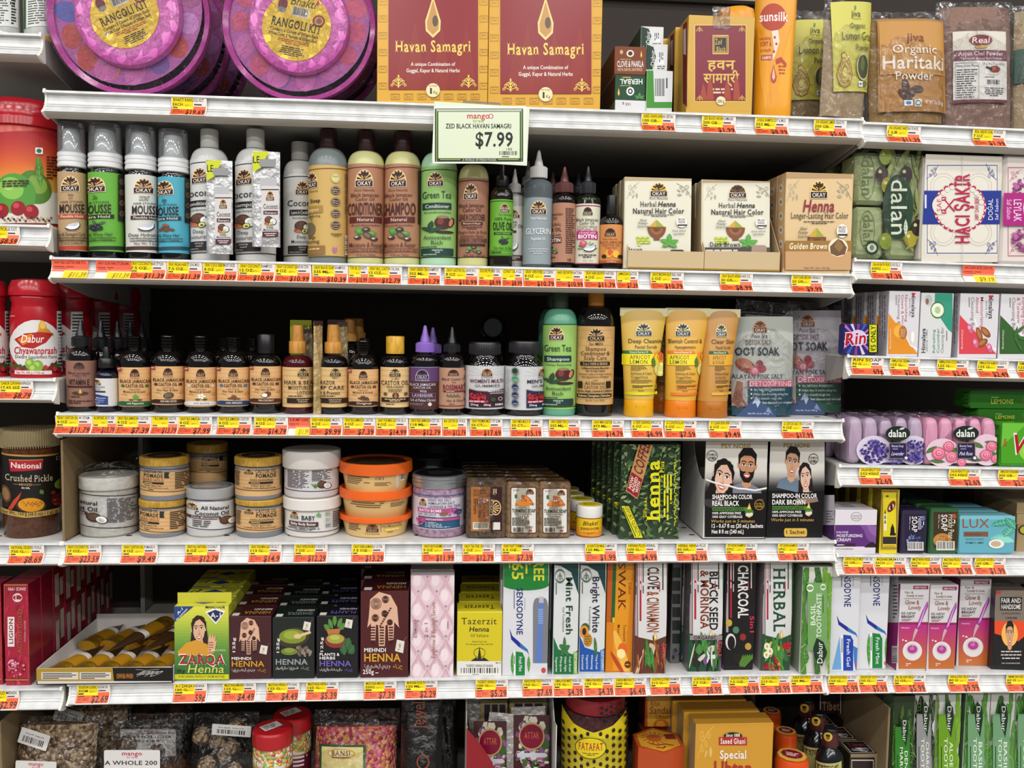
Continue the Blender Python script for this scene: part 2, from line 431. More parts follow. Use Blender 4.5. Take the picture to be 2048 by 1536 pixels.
# placing
def spot(sh,xc,ytop,d,zoff=0.):
 y=sh.yf+d;z=sh.z(.6)+zoff;X=P(xc,ytop,y)[0]
 for _ in range(4):
  z=sh.z(X)+zoff;pb=proj((X,y,z));X=P(xc,(pb[1]+ytop)/2,y)[0]
 pm=(pb[1]+ytop)/2;sx=(P(xc+10,pm,y)[0]-P(xc-10,pm,y)[0])/20
 H=P(xc,ytop,y)[2]-z
 return X,y,z,pb[1],sx,H
def face(X,y):return math.atan2(CC[0]-X,y-CC[1])
def up(o):bpy.context.view_layer.update();return o.matrix_world.inverted()
def inv_of(o):
 m=Matrix.LocRotScale(o.location,o.rotation_euler,None);return m.inverted(),m
class Round:
 """a turned item. parts: (name, material, [(half width px, y px)...]); y in photo pixels, ybase is the pixel row of its foot"""
 def __init__(s,sh,name,label,cat,xc,ytop,d,parts,group=None,turn=None,ry=1.,zoff=0.,seg=36,ybase=None,tilt=0.):
  X,y,z,pb,sx,H=spot(sh,xc,ytop,d,zoff)
  a=face(X,y)if turn is None else turn;s.sx=sx*math.cos(face(X,y));s.k=H/(pb-ytop);s.H=H;s.xc=xc
  yb=max(q for p in parts for _,q in p[2]);s.pb=yb;s.k=H/(yb-ytop)
  s.o=root(name,label,cat,(X,y,z),a,group,rx=tilt);s.ry=ry;s.parts={};s.prof=[]
  for p in parts:
   nm,mat,pr=p[:3];sm=p[3]if len(p)>3 else 40
   pr=[(r*s.sx,(yb-q)*s.k)for r,q in pr];pr.sort(key=lambda t:t[1])if len(p)<5 else None
   V,Fc=lathe(pr,seg,ry);par=s.o
   if nm.startswith('>'):nm=nm[1:];par=s.last
   s.parts[nm]=mesh(nm,V,Fc,mat,par,smooth=sm)
   if par is s.o:s.last=s.parts[nm]
   s.prof+=pr
 def rad(s,z):
  return max([r for r,q in s.prof if abs(q-z)<.004]or[np.interp(z,*zip(*sorted((q,r)for r,q in s.prof)))])
 def band(s,name,mat,y0,y1,r,eps=.0003,name2=None):
  z1,z0=(s.pb-y0)*s.k,(s.pb-y1)*s.k;R=r*s.sx+eps
  V,Fc=lathe([(R-.0004,z0),(R,z0+.0001),(R,z1-.0001),(R-.0004,z1)],40,s.ry,close=False)
  b=mesh(name,V,Fc,mat,s.o,smooth=40);s.parts[name]=b;return b
 def art(s,A,r,name='label',lim=.97,cuts=12,parent=None,eps0=.0005,prof=None):
  inv,m=inv_of(s.o);R=r*s.sx+eps0;ry=s.ry;o=np.array(s.o.location)
  e1=np.array(m.to_3x3()@Vector((1,0,0)));e2=np.array(m.to_3x3()@Vector((0,0,1)));n=np.array(m.to_3x3()@Vector((0,-1,0)))
  def curve(U,h):
   if prof:Rv=np.interp(U[:,1],*zip(*sorted(((s.pb-q)*s.k,a*s.sx+eps0)for a,q in prof)));return np.stack([U[:,0],-ry*np.sqrt(np.maximum((Rv+h)**2-U[:,0]**2,1e-9)),U[:,1]],1)
   x=np.clip(U[:,0],-R*.995,R*.995);rr=R+h;return np.stack([x*rr/R,-ry*np.sqrt(np.maximum(rr**2-(x*rr/R)**2,0)),U[:,1]],1)
  return A.build(name,parent or s.o,o+n*R*ry,e1,e2,n,inv,curve,cuts,(-R*lim,R*lim))
def Aplas():
 A=Art();A.mk=lambda c:M(c,.42,0,.4);return A
class Carton:
 """a box whose front face fills xl..xr / ytop.. in the photograph. mats: front, side, top"""
 def __init__(s,sh,name,label,cat,xl,xr,ytop,d,D,mats,group=None,tilt=0.,yaw=0.,zoff=0.,bev=.0007,H=None,W=None,part='carton',skip=False):
  X,y,z,pb,sx,Hh=spot(sh,(xl+xr)/2,ytop,d,zoff);s.pb=pb
  s.W=W or(xr-xl)*sx;s.H=H or Hh;s.D=D
  s.o=root(name,label,cat,(X,y,z),yaw,group,rx=-tilt)
  f,sd,tp=(list(mats)+[mats[-1]]*3)[:3]if isinstance(mats,(list,tuple))else(mats,)*3
  if not skip:s.b=box(part,-s.W/2,s.W/2,0,D,0,s.H,[f,sd,tp],s.o,bev,[2,2,0,1,1,1])
 def axes(s):
  inv,m=inv_of(s.o);q=m.to_3x3();return inv,np.array(s.o.location),[np.array(q@Vector(v))for v in((1,0,0),(0,0,1),(0,-1,0),(0,1,0),(-1,0,0))]
 def art(s,A,name='front_print',lim=True):
  inv,o,(ex,ez,nf,ey,nl)=s.axes()
  return A.build(name,s.o,o,ex,ez,nf,inv,None,1 if lim else 0,(-s.W/2+.0003,s.W/2-.0003)if lim else None,vlim=(.0003,s.H-.0003)if lim else None)
 def top(s,A,name='top_print'):
  inv,o,(ex,ez,nf,ey,nl)=s.axes();return A.build(name,s.o,o+ez*s.H,ex,ey,ez,inv)
 def left(s,A,name='side_print'):
  inv,o,(ex,ez,nf,ey,nl)=s.axes();return A.build(name,s.o,o-ex*s.W/2,-ey,ez,nl,inv)
def copy_tree(o,loc=None,label=None,group=None,par=None):
 c=o.copy();COL.objects.link(c)
 if par is not None:c.parent=par
 if loc is not None:c.location=loc
 if label:c['label']=label
 if group:c['group']=group
 for ch in list(o.children):copy_tree(ch,par=c)
 return c
def rep(o,dx,dy,label,group,dz=0.,turn=0.):
 c=copy_tree(o,(o.location.x+dx,o.location.y+dy,o.location.z+dz),label,group);c.rotation_euler.z+=turn;return c
def pillow(name,w,h,t,mat,parent,seed=0,crumple=.0,nx=14,nz=18,z0=0.,bot=1.,top=.15,y0=0.,yback=None,flat=0.):
 """two-sided bag shape: width w, height h, thickness t (front bulge t/2 each side)"""
 rnd=random.Random(seed);V,Fc=[],[];ph=[rnd.uniform(0,6.3)for _ in range(9)]
 def wr(u,v):return(math.sin(u*9+ph[0]+3*math.sin(v*5+ph[1]))*.5+math.sin(v*13+ph[2]+2*math.sin(u*7+ph[3]))*.35+math.sin((u+v)*21+ph[4])*.25)*crumple
 for sd in(-1,1):
  for j in range(nz+1):
   v=j/nz
   pv=(bot+(1-bot)*min(1,v*6))*(1-(1-top)*max(0,(v-.55)/.45)**1.2)
   for i in range(nx+1):
    u=i/nx;q=max(0,1-abs(2*u-1)**2.6)**.6
    edge=min(1,8*u,8*(1-u))
    y=sd*t/2*q*pv*(1-flat*.0)+wr(u,v)*edge
    V.append(((u-.5)*w,y0+y,z0+v*h))
 n=(nx+1)*(nz+1)
 for sd in(0,1):
  for j in range(nz):
   for i in range(nx):
    a=sd*n+j*(nx+1)+i;f=(a,a+1,a+nx+2,a+nx+1);Fc.append(f if sd==0 else f[::-1])
 for i in range(nx):Fc.append((i,n+i,n+i+1,i+1));a=nz*(nx+1)+i;Fc.append((a,a+1,n+a+1,n+a))
 for j in range(nz):a=j*(nx+1);Fc.append((a,a+nx+1,n+a+nx+1,n+a));a+=nx;Fc.append((a,n+a,n+a+nx+1,a+nx+1))
 return mesh(name,V,Fc,mat,parent,smooth=60)
# printed pictures (0-100 squares)
def okay(A,c1='#e9bd78',c2='#33161a',tx='#f6e8d8',bd='#f3dfb9',pn=0):
 y=72 if pn else 97
 yp=45 if pn else 58
 A.e(bd,50,yp+4,46,yp+2,20,0,180,360);A.e(c1,50,yp+2,42,yp-3,20,0,180,360)
 for i in range(7):
  a=math.radians(186+i*28);b=math.radians(186+i*28+13)
  A.p(c2,[(50,yp)]+[(50+40*math.cos(q),yp+(yp-5)*math.sin(q))for q in(a,b)])
 A.p(c2,[(46,yp),(48,yp*.62),(52,yp*.62),(54,yp)])
 for x,q,r in((36,.48,8),(46,.36,9),(57,.38,9),(66,.5,8),(50,.55,10)):A.e(c2,x,yp*q,r,r*.7,9)
 A.r(bd,2,yp,98,y);A.r(c2,5,yp+2.5,95,y-2.5);A.t('OKAY',14,86,yp+8 if not pn else yp+5,y-8 if not pn else y-5,tx)
 if pn:A.t('Pure Naturals',5,95,82,96,c2 if isinstance(pn,int)else pn)
def leaf(A,c='#3f8a34',v='#79b45a',w=.5):
 A.p(c,[(50,0),(50+40*w,22),(50+56*w,48),(50+38*w,76),(50,100),(50-38*w,76),(50-56*w,48),(50-40*w,22)])
 A.ln(v,[(50,6),(52,50),(50,96)],3)
 for y in(28,46,64):
  A.ln(v,[(51,y+10),(50+36*w,y)],2);A.ln(v,[(51,y+10),(50-36*w,y)],2)
def coco(A,half=True,whole=True,avo=False,nut=False):
 if whole:
  A.e('#4a3125',38,44,34,38);A.e('#6b4936',34,38,24,26)
  for i in range(7):A.ln('#3a241b',[(10+i*8,30+i%3*6),(20+i*8,52+i%2*9)],1.6)
 if nut:A.e('#b3542f',18,78,17,13,rot=20);A.e('#c77145',26,84,14,9)
 if half:A.e('#4a3328',72,58,27,32,rot=-20);A.e('#f3f2ee',71,57,22,27,rot=-20);A.e('#d2d0cc',73,59,14,18,rot=-20)
 if avo:A.e('#4c5a22',54,82,17,19,rot=25);A.e('#d7d97f',54,82,13,15,rot=25);A.e('#6d3e22',55,85,6.5)
def slice_(A):
 A.e('#3b2c28',50,50,48,46,24,0,-25,150);A.e('#f1f1f3',50,46,43,39,24,0,-25,150);A.e('#c9c9d6',52,36,34,26,20,0,-20,150)
 A.r('#8c8177',10,93,80,96)
def olives(A,c='#20242a',l='#46603a'):
 A.sub(leaf,25,0,55,55,l,'#6d8a58',rot=-20);A.sub(leaf,55,5,90,60,l,'#6d8a58',rot=65)
 for x,y in((25,60),(52,55),(42,78),(66,72)):A.e(c,x,y,17,19);A.e('#5d6670',x-5,y-7,4,5)
def castor(A):
 A.e('#4d8a3c',24,30,17,24,rot=-15);A.e('#63a24b',22,26,9,14,rot=-15)
 A.e('#3d3028',52,22,17,19);A.e('#8d8274',50,18,8,8);A.e('#4d8a3c',76,48,19,15,rot=20);A.e('#6aa850',74,44,10,7)
 A.e('#5a4536',58,62,16,25,rot=-30);A.e('#7d6750',56,60,9,17,rot=-30)
 for x,y in((18,74),(84,86)):A.e('#3d3028',x,y,15,14);A.e('#cfc6b8',x-3,y-4,8,6);A.e('#3d3028',x+2,y-1,3)
def bowl(A,c='#7c4a2c',pw='#9aa23c',pw2='#c6a63a',lf=True):
 A.p(pw,[(14,40),(50,2),(88,40),(50,52)]);A.p(pw2,[(14,40),(50,2),(48,46)])
 A.e(c,51,40,40,50,22,0,0,180);A.r(c,38,84,64,98);A.e('#93603c',51,42,28,30,18,0,0,180);A.e('#6d3f25',51,42,16,18,14,0,0,180);A.r(c,11,36,91,44)
def bunch(A,c1,c2,c3,n=60,seed=3,r=6,pts=None):
 rnd=random.Random(seed)
 for i in range(n):
  a=rnd.uniform(0,6.283);q=math.sqrt(rnd.random())
  A.e((c1,c2,c3)[i%3],50+44*q*math.cos(a),50+44*q*math.sin(a),r*rnd.uniform(.6,1.2),None,6)
def rose(A,c='#d9607e'):
 A.e(c,50,50,47,45,12);A.e('#eb8fa6',48,46,36,33,10);A.e(c,50,50,26,23,10);A.e('#f2a9ba',52,46,16,14,9);A.e('#b9405f',51,49,7,6,8)
def swirl(A,c):
 for sx,sy,r in((30,30,20),(66,26,14),(28,66,14),(52,54,12)):
  A.ln(c,[(sx+r*(1-i/14)*math.cos(i*.75),sy+r*(1-i/14)*math.sin(i*.75))for i in range(14)],3.2)
 A.ln(c,[(2,98),(30,50),(50,30),(98,2)],3)
def paisley(A,c):
 pts=[(50,4),(78,30),(92,62),(78,90),(50,98),(22,90),(8,62),(26,36),(38,18),(34,8)]
 for k,q in enumerate((1,.9,.72,.64,.4,.33)):A.p((c,'#d6cb70')[k%2],[(50+(x-50)*q,56+(y-56)*q)for x,y in pts])
 for i in range(16):
  a=i*.393;A.ring(c,50+34*math.cos(a),60+31*math.sin(a),5,1.6,n=8);A.ring(c,50+21*math.cos(a),62+19*math.sin(a),3.6,1.3,n=7)
def lotus(A,c):
 for a in(-70,-40,-15,15,40,70):
  x,y=50+40*math.sin(math.radians(a)),88-56*math.cos(math.radians(a));A.ln(c,[(50,92),((50+x)/2-8*(1 if a>0 else-1),(92+y)/2),(x,y),(x+10*(1 if a>0 else-1),y+8)],5)
  A.ring(c,x+5*(1 if a>0 else-1),y+12,9,4,n=10)
 A.ln(c,[(50,98),(50,30)],5);A.e(c,50,24,6,12,8)
def drop(A,c='#d9a53c',c2='#f0d07a'):
 A.p(c,[(50,0),(66,36),(80,62),(72,88),(50,98),(28,88),(20,62),(34,36)]);A.p(c2,[(50,14),(60,44),(66,66),(50,84),(34,66),(40,44)])
def head(A,skin='#d9a27e',hair='#1d1613',sex='m',beard=False,shirt=None,tilt=0):
 """a printed portrait: neck, face, hair, eyes, brows, nose, mouth"""
 dk='#8e5a41'
 if sex=='f':A.p(hair,[(20,40),(24,12),(48,0),(76,10),(84,42),(90,100),(60,104),(30,104),(8,98)])
 if shirt:A.p(shirt,[(-10,130),(2,104),(32,92),(68,92),(100,104),(112,130)])
 A.p(skin,[(36,70),(64,70),(66,98),(50,106),(34,98)])
 A.e(dk,50,80,15,8,12);A.e(skin,21,46,5,9,8);A.e(skin,79,46,5,9,8)
 A.p(skin,[(24,30),(34,14),(66,14),(76,30),(77,52),(70,72),(58,86),(42,86),(30,72),(23,52)])
 if sex=='m':
  A.p(hair,[(20,44),(18,20),(34,0),(64,-2),(82,14),(80,44),(76,42),(75,26),(62,19),(38,20),(26,28),(24,42)])
  if beard:A.p(hair,[(23,50),(29,60),(38,62),(50,59),(62,62),(71,60),(77,50),(73,74),(60,90),(40,90),(27,74)]);A.e(skin,50,69,11,5,10)
 else:A.p(hair,[(20,54),(18,24),(40,2),(66,4),(84,26),(82,56),(74,30),(56,14),(38,20),(27,36),(25,62)])
 for x in(38,62):
  A.ln(hair,[(x-9,37),(x,33.5),(x+9,37)],2.6);A.e('#f4efe9',x,44,7,3.6,10);A.e('#2b1a12',x,44,3.2,3.4,8);A.ln('#24150f',[(x-8,43),(x,40),(x+8,43)],1.6)
 A.p('#b97f5e',[(49,44),(53,58),(57,62),(50,65),(44,62)]);A.p(skin,[(48,44),(51,58),(50,62),(45,60)])
 A.p('#b4534f',[(37,70),(44,68),(50,69),(56,68),(63,70),(56,77),(50,78.5),(44,77)]);A.p('#f7f2ee',[(40,70.6),(60,70.6),(55,74),(45,74)])
def hennahand(A,c='#d7a98d',k='#3a1616',fist=0):
 A.p(c,[(12,48),(16,14),(40,0),(72,6),(90,28),(94,60),(96,66),(82,56),(80,88),(66,90),(64,60),(58,62),(56,100),(40,100),(38,62),(32,60),(30,92),(18,90),(18,58),(8,66)])
 for x,y,r in((32,22,15),(58,14,10),(30,48,10),(56,40,9),(70,56,8)):
  for q in(1,.76,.54,.32):A.ring(k,x,y,r*q,1.5,r*.7*q,n=16)
 for x in(24,48,73):
  for y in range(64,98,5):A.r(k,x-6,y,x+6,y+2.4)
 for i in range(9):A.e(k,44+i*3.5,62-i*4,3,1.6,6)
def tree_(A):pass
def scroll(A,c='#8d8272'):
 swirl(A,c);A.sub(leaf,62,62,96,96,c,'#d8d0bb');A.sub(leaf,40,70,62,98,c,'#d8d0bb',rot=30)
def grapes(A):
 for i in range(16):A.e(('#a9bf3e','#c3d15c')[i%2],14+(i%5)*17+(i//5)*4,30+(i//5)*22,11,None,9)
def mint(A,c='#4f9a3a',v='#8cc769'):
 for x,y,a in((30,55,-70),(70,58,70),(50,35,0),(38,75,-120),(64,78,120)):A.sub(leaf,x-20,y-32,x+20,y+32,c,v,.62,rot=a)
def badge(A,c='#3f2320',tc='#e9d8b8',a='',b=''):
 A.e(c,50,50,48);A.ring(tc,50,50,42,3)
 if a:A.t(a,20,80,30,46,tc)
 if b:A.t(b,26,74,54,70,tc)
def qrless(A):pass
def jam(A,head1='BLACK JAMAICAN',acc='#3d6b35',band='#2f6b45',l1='Original Dark',l2='Moisture & Growth',foot='with Peppermint',pic=None,ink='#4b2a1b',fc='#efe6d2',new=True):
 """tan castor oil label"""
 A.r('#dcae78',-12,0,112,100)
 for i in range(9):A.r('#d5a56d',-12,4+i*11,112,6.5+i*11)
 A.sub(okay,34,3,64,25,'#6b3f2c','#2c1512','#d9b386','#dcae78');A.t('Pure Naturals',36,63,26,29.5,ink)
 A.t(head1,6,96,32,40.5,ink,'sb');A.t('CASTOR OIL',22,76,44,52.5,ink,'sb');A.r(acc,10,45,19,52);A.r(acc,80,45,90,52)
 A.t(l1,32,66,55,59,ink,'i');A.t(l2,16,80,61.5,66.5,ink,'b')
 if pic:A.sub(pic,32,68,70,88)
 A.p(band,[(0,100),(2,92),(14,89),(86,89),(98,92),(100,100)]);A.t(foot,28,74,91.5,96.5,fc)
 if new:A.p('#a51f2c',[(1,0),(12,0),(12,11),(6.5,8),(1,11)]);A.t('NEW',2,11,2.5,6,'#fff')
 A.ring(ink,88,70,5,.8,n=12);A.ln(ink,[(14,72),(22,70),(30,75)],.8)
def seeds(A,c='#4a3324',c2='#8a7358'):
 for x,y,r in((20,60,20),(45,40,22),(70,55,22),(48,72,22),(82,78,16)):A.e(c,x,y,r,r*.66,rot=20);A.e(c2,x-4,y-4,r*.4,r*.2,rot=20)
def jasmine(A):
 for i in range(5):A.e('#f4f2ea',50+20*math.cos(i*1.257),40+22*math.sin(i*1.257),14,10,rot=i*72)
 A.e('#d9c34a',50,40,6);A.e('#4e5c35',20,80,20,10);A.e('#3f5c2f',78,78,20,11)
def argan(A):
 for x,y in((18,72),(40,60),(64,66),(84,76),(52,80)):A.e('#6b4630',x,y,17,11,rot=15)
 A.e('#8e5a40',46,34,14,12);A.e('#7d4c37',62,42,10,9)
def pepper(A):
 A.sub(mint,25,0,80,80);A.e('#4c4030',20,84,18,9);A.e('#4c4030',82,84,18,9)
def price(A,title,size,pr,rev=0,cut=0):
 """shelf-edge ticket"""
 if rev:
  A.r('#efe3d2',0,0,100,100);A.r('#f0694f',0,0,100,62);A.r('#f2cf2c',34,54,100,100)
  A.t(title,6,94,6,20,'#5c1a14','b');A.t(pr,50,96,64,92,'#8f7612','bi',sh=.12);A.ls('#a5412f',5,30,60,50,2,.5,seed=len(title));return
 A.r('#ece7df',0,0,100,100);A.r('#f2602f',0,42,97,96);A.r('#f6de12',2,0,62,58);A.r('#f6de12',2,0,62,58);A.r('#ece7df',62,0,97,42)
 A.t(title,6,92,4,19,'#26211c','b');A.t(size,4,4+7*len(size),27,40,'#26211c','b');A.ls('#3a3226',4,44,36,56,1,.7,seed=len(title));A.t('QTY 1',38,54,34,41,'#3a3226')
 A.ls('#4a4440',64,27,94,38,1,.6,seed=3)
 A.ls('#8c2a15',5,59,38,67,1,.8,seed=5);A.bar(4,67,40,86,None,'#9a3016',digits=False);A.ls('#a33a1e',4,86,42,95,1,.5,seed=6)
 A.t(pr,max(42,95-9.8*len(pr)),95,61,91,'#2a1410','B')
# second shelf: pumps, bottles, colour boxes
clear=M('#eef1f2',.04,.02,.5,'clear');clearg=M('#b9bfbf',.06,.03,.5,'clear')
wplas=plas('#dcdcdc');blk=plas('#151314');amber=M('#120906',.07,0,.6);maroon=plas('#34161a')
def foamer(xl,xr,yt,col,head,mid_,bar_,barc,pic,script,foot,footc,lab,sh=0,side=False,ink='#2a1b1c'):
 xc=(xl+xr)/2;h=(xr-xl)/2;H=514-yt;Y=lambda q:yt+H*q
 b=Round(S2,'pump_bottle',lab,'bottle',xc,yt,.036,[
  ('body',M('#9aa0a0',.08,.06,.5,'clear'),[(h*.93,Y(1)),(h*.97,Y(.985)),(h*.97,Y(.385)),(h*.9,Y(.36)),(h*.86,Y(.345)),(h*.86,Y(.33))]),
  ('collar',wplas,[(h*.9,Y(.328)),(h*.99,Y(.322)),(h*.99,Y(.30)),(h*.95,Y(.297)),(h*.95,Y(.285)),(h*.99,Y(.282)),(h*.99,Y(.265)),(h*.95,Y(.262)),(h*.95,Y(.25)),(h*.98,Y(.247)),(h*.97,Y(.222)),(h*.72,Y(.2))],30),
  ('pump',M('#c9cacb',.3),[(h*.7,Y(.2)),(h*.62,Y(.185)),(h*.6,Y(.07)),(h*.56,Y(.045)),(h*.3,Y(.032)),(.01,Y(.03))]),
  ('overcap',M('#eef1f2',.05,.03,.82,'clear'),[(h*.94,Y(.221)),(h*.93,Y(.012)),(h*.88,Y(0))])],'foam pump bottles on the second shelf')
 b.band('label',M(col,.42,0,.4),Y(.365),Y(.945),h*.985)
 y0,y1=Y(.365),Y(.945)
 A=Aplas()
 def d(A):
  s=sh
  A.r(footc,-20,95,120,100);A.sub(okay,10+s,4,74+s,25)
  if head:
   hh=head.split('|')
   for i,q in enumerate(hh):A.tc(q,44+s,27+i*4.3 if len(hh)>1 else 28,30.3+i*4.3 if len(hh)>1 else 34.5,ink,'i' if len(hh)<2 and s else '',.62)
  A.t('HAIR STYLING',12+s,82+s,36.5,39.3,ink);A.t('MOUSSE',8+s,88+s,41,52,ink,'b')
  A.r(barc,4+s,54,96+s,59.2);A.t(bar_,12+s,84+s,55,58.3,'#e9ddcc');A.sub(pic,20+s,60,76+s,76)
  A.t(script,-2+s,92+s,77.5,82,ink,'i');A.fr(ink,2+s,84,100+s,88.5,.7);A.t(mid_,8+s,90+s,85,87.6,ink);A.t(foot,14+s,84+s,89.7,93.3,ink,'s')
  if side:
   A.r('#1c1a18',82,1,112,62)
   for i in range(4):A.sub(badge,84,6+i*14,98,14+i*14,'#4a3a28','#b08a4a')
 A.sub(d,xl,y0,xr,y1);b.art(A,h*.985,'label_print',parent=b.parts['label']);return b
foamer(115,175,248,'#b5966f','Black Jamaican|Castor Oil','Extra Strength Formula','Flexible Hold','#b8402f',slice_,'Dry & Damaged Curly','COCONUT','#b23f2e','tan labelled foam pump bottle at the far left of its row')
foamer(176,248,250,'#63a83a','Olive','Lightweight + Foaming','Extra Hold','#1d2a16',olives,'Curly & Wavy Hair','','#1c2c1a','bright green labelled foam pump bottle with an olive picture',-24,True)
foamer(250,316,256,'#d3d2ca','COCONUT','For Damaged Hair / Light','Flexible Hold','#3a2421',slice_,'Deep Hydration','Net Wt. 7.5oz','#4a2f25','white labelled foam pump bottle with a coconut slice picture',14)
foamer(316,380,262,'#4aa3b8','Argan','Lightweight + Foaming','Extra Hold','#1d4150',argan,'Curly & Wavy Hair','','#214a5a','turquoise blue labelled foam pump bottle',-24,True)
def bottle(xl,xr,yt,capx,capy,shy,liq,capm_,lab,laby,col,draw,cat='bottle',name='shampoo_bottle',group=None,yb=None,d=None,sh=S2,r_lab=None,line=None,capneck=None,lim=.97,turn=None,zoff=0.,liqm=None):
 """round shouldered bottle; capx (l,r), capy (top,bottom), shy: row where the shoulder meets the body"""
 xc=(xl+xr)/2;h=(xr-xl)/2;c=(capx[1]-capx[0])/2
 px=spot(sh,xc,yt,d or(h*.00078+.012));yb=px[3]
 n=8;pr=[(h*.93,yb),(h*.985,yb-2.5),(h,yb-6),(h,shy)]
 for i in range(1,n+1):
  a=i/n*math.pi/2;pr.append((c*.82+(h-c*.82)*math.cos(a)**.9 if i<n else c*.82,shy-(shy-capy[1]-1)*math.sin(a)))
 cap=[(c*.96,capy[1]),(c,capy[1]-2),(c*.99,capy[0]+3),(c*.94,capy[0]+.6),(c*.6,capy[0])]
 b=Round(sh,name,lab,cat,xc,yt,d or(h*.00078+.012),[('body',liqm or M(liq,.25,0,.5),pr),('cap',capm_,cap)],group,turn=turn,zoff=zoff)
 if laby:
  b.band('label',M(col,.42,0,.4),laby[0],laby[1],h*(r_lab or 1.0))
  A=Aplas()
  if line:A.r(line,xl-20,laby[0],xr+20,laby[0]+1.6);A.r(line,xl-20,laby[1]-1.8,xr+20,laby[1])
  A.sub(draw,xl,laby[0],xr,laby[1]);b.art(A,h*(r_lab or 1.0),'label_print',parent=b.parts['label'],lim=lim)
 return b
def white_coco(what,alt,sh=0,big='Coconut',sub3='with Almond, Argan|& Avocado Oil'):
 def d(A):
  s=sh;k='#1b1718'
  A.sub(okay,30+s,6,72+s,24);A.t(big,8+s,96+s,30,37.5,k);A.r('#231c1d',14+s,42,88+s,49);A.t(what,19+s,83+s,43.5,47.5,'#e8e4e0')
  A.t(alt,22+s,80+s,51,53.5,k);A.sub(coco,26+s,55,84+s,72,True,True,True,True)
  A.t('Deep',36+s,62+s,74,78,k);A.t('Moisturizing',20+s,82+s,80,84,k)
  A.r('#231c1d',10+s,87,92+s,97);
  for i,q in enumerate(sub3.split('|')):A.tc(q,51+s,88+i*3,90+i*3,'#cfc8c4','',.9)
  A.ls('#8b8380',14+s,94,88+s,96.5,1)
 return d
cw=M('#c9c7c2',.25)
bw=[bottle(381,459,260,(401,438),(260,297),330,'#c9c8c4',cw,'white coconut conditioner bottle with tall cap and sachet in front, left one',(323,506),'#d4d3cf',white_coco('Conditioner','Acondicionador',-28),'bottle',line='#1b1718'),
      bottle(471,552,260,(493,530),(260,298),332,'#c9c8c4',cw,'white coconut shampoo bottle with tall cap and a silver sachet hanging before it',(326,508),'#d4d3cf',white_coco('Shampoo','Champu Shampooing',-30),'bottle',line='#1b1718')]
rep(bw[1].o,.062,.09,'dim white bottle standing behind the sachet between the white bottles','white coconut bottles')
rep(bw[0].o,.052,.09,'dim white bottle in the second row behind the leftmost white bottle','white coconut bottles')
bottle(567,634,285,(579,615),(285,322),352,'#cfcdc9',cw,'smaller white leave-in bottle half hidden by the clear grey bottle',(352,512),'#d4d3cf',white_coco('Leave in Conditioner','Acondicionador',5),line='#1b1718',d=.083)
def bsoap(A):
 k='#3a2a1c';br='#3f2320'
 A.sub(okay,-8,3,24,22);A.t('Pure Naturals',-10,24,24,26,k);A.t('Black Soap',-26,30,34,38,k,'b');A.r('#a8803f',-20,42,36,50);A.t('Shampoo',-14,26,44,48,'#e8d5a8');A.t('Shampooing',-8,30,52,54.5,k)
 A.e('#6d6247',4,68,14,8);A.ln('#4c5a35',[(6,58),(4,50),(10,60),(12,51)],1.2)
 A.t('Deep',-18,18,75,79,k);A.t('Cleansing',-30,28,80,84,k);A.r('#8e6a3a',-30,87,42,97);A.ls('#d9c08c',-26,89,38,95,2)
 A.sub(badge,56,5,80,17,'#d9cf8e','#6d5b2a','OKAY');
 for i,q in enumerate((('Sulfate','Free'),('Silicone','Free'),('Paraben','Free'),('No Artificial','Color'))):A.sub(badge,56,20+i*13,80,30+i*13,br,'#e9d8b8',*q)
 A.ls(k,54,73,86,77,3,.5,'c');A.p('#b06a9a',[(62,88),(66,91),(70,88),(72,92),(66,96),(60,92)])
 A.bar(90,75,100,97,'#e6dcc0','#222',vert=True);A.ls(k,90,5,98,60,3,.4,vert=True)
bottle(617,696,260,(636,671),(260,297),335,'#77807f',maroon,'clear grey shampoo bottle with maroon cap and yellow tan label',(336,514),'#c9a660',bsoap,line='#6a4a26')
def bjco(word,sh=0,dark='#4a1f1e'):
 def d(A):
  s=sh;k=dark
  A.sub(okay,20+s,3,70+s,23);A.t('Pure Naturals',20+s,72+s,24.5,27,k);A.t('Black Jamaican',10+s,84+s,29,33,k);A.t('Castor Oil',22+s,72+s,34,37.5,k)
  A.t(word,2+s,94+s,40,53,k,'b');A.r('#5a2420',6+s,55,92+s,61.5);A.t('Natural',26+s,70+s,56.5,60,'#efd9c6','s');A.t('Acondicionador',10+s,88+s,63,65.5,k)
  A.sub(castor,16+s,66,82+s,82);A.t('Moisture & Repair',6+s,94+s,83.5,88.5,k,'i');A.fr(k,2+s,90,100+s,94,.5);A.t('Castor Oil & Argan Oil',8+s,94+s,91,93.3,k);A.t('12 FL oz / 355ml',26+s,74+s,96,98.4,k)
 return d
cream=M('#c9c88a',.3)
bottle(695,769,264,(711,746),(264,303),333,'#cdcd8e',maroon,'cream conditioner bottle with maroon cap and brown label, first of the pair',(333,515),'#ad7c5e',bjco('CONDITIONER'),liqm=cream,line='#5a2f26')
bottle(769,841,266,(784,820),(266,304),336,'#c5c98a',maroon,'cream shampoo bottle with maroon cap, brown label turned to show a black stripe',(333,515),'#ad7c5e',lambda A:(bjco('SHAMPOO',-8)(A),A.r('#221a15',92,3,120,62)),liqm=cream,line='#5a2f26')
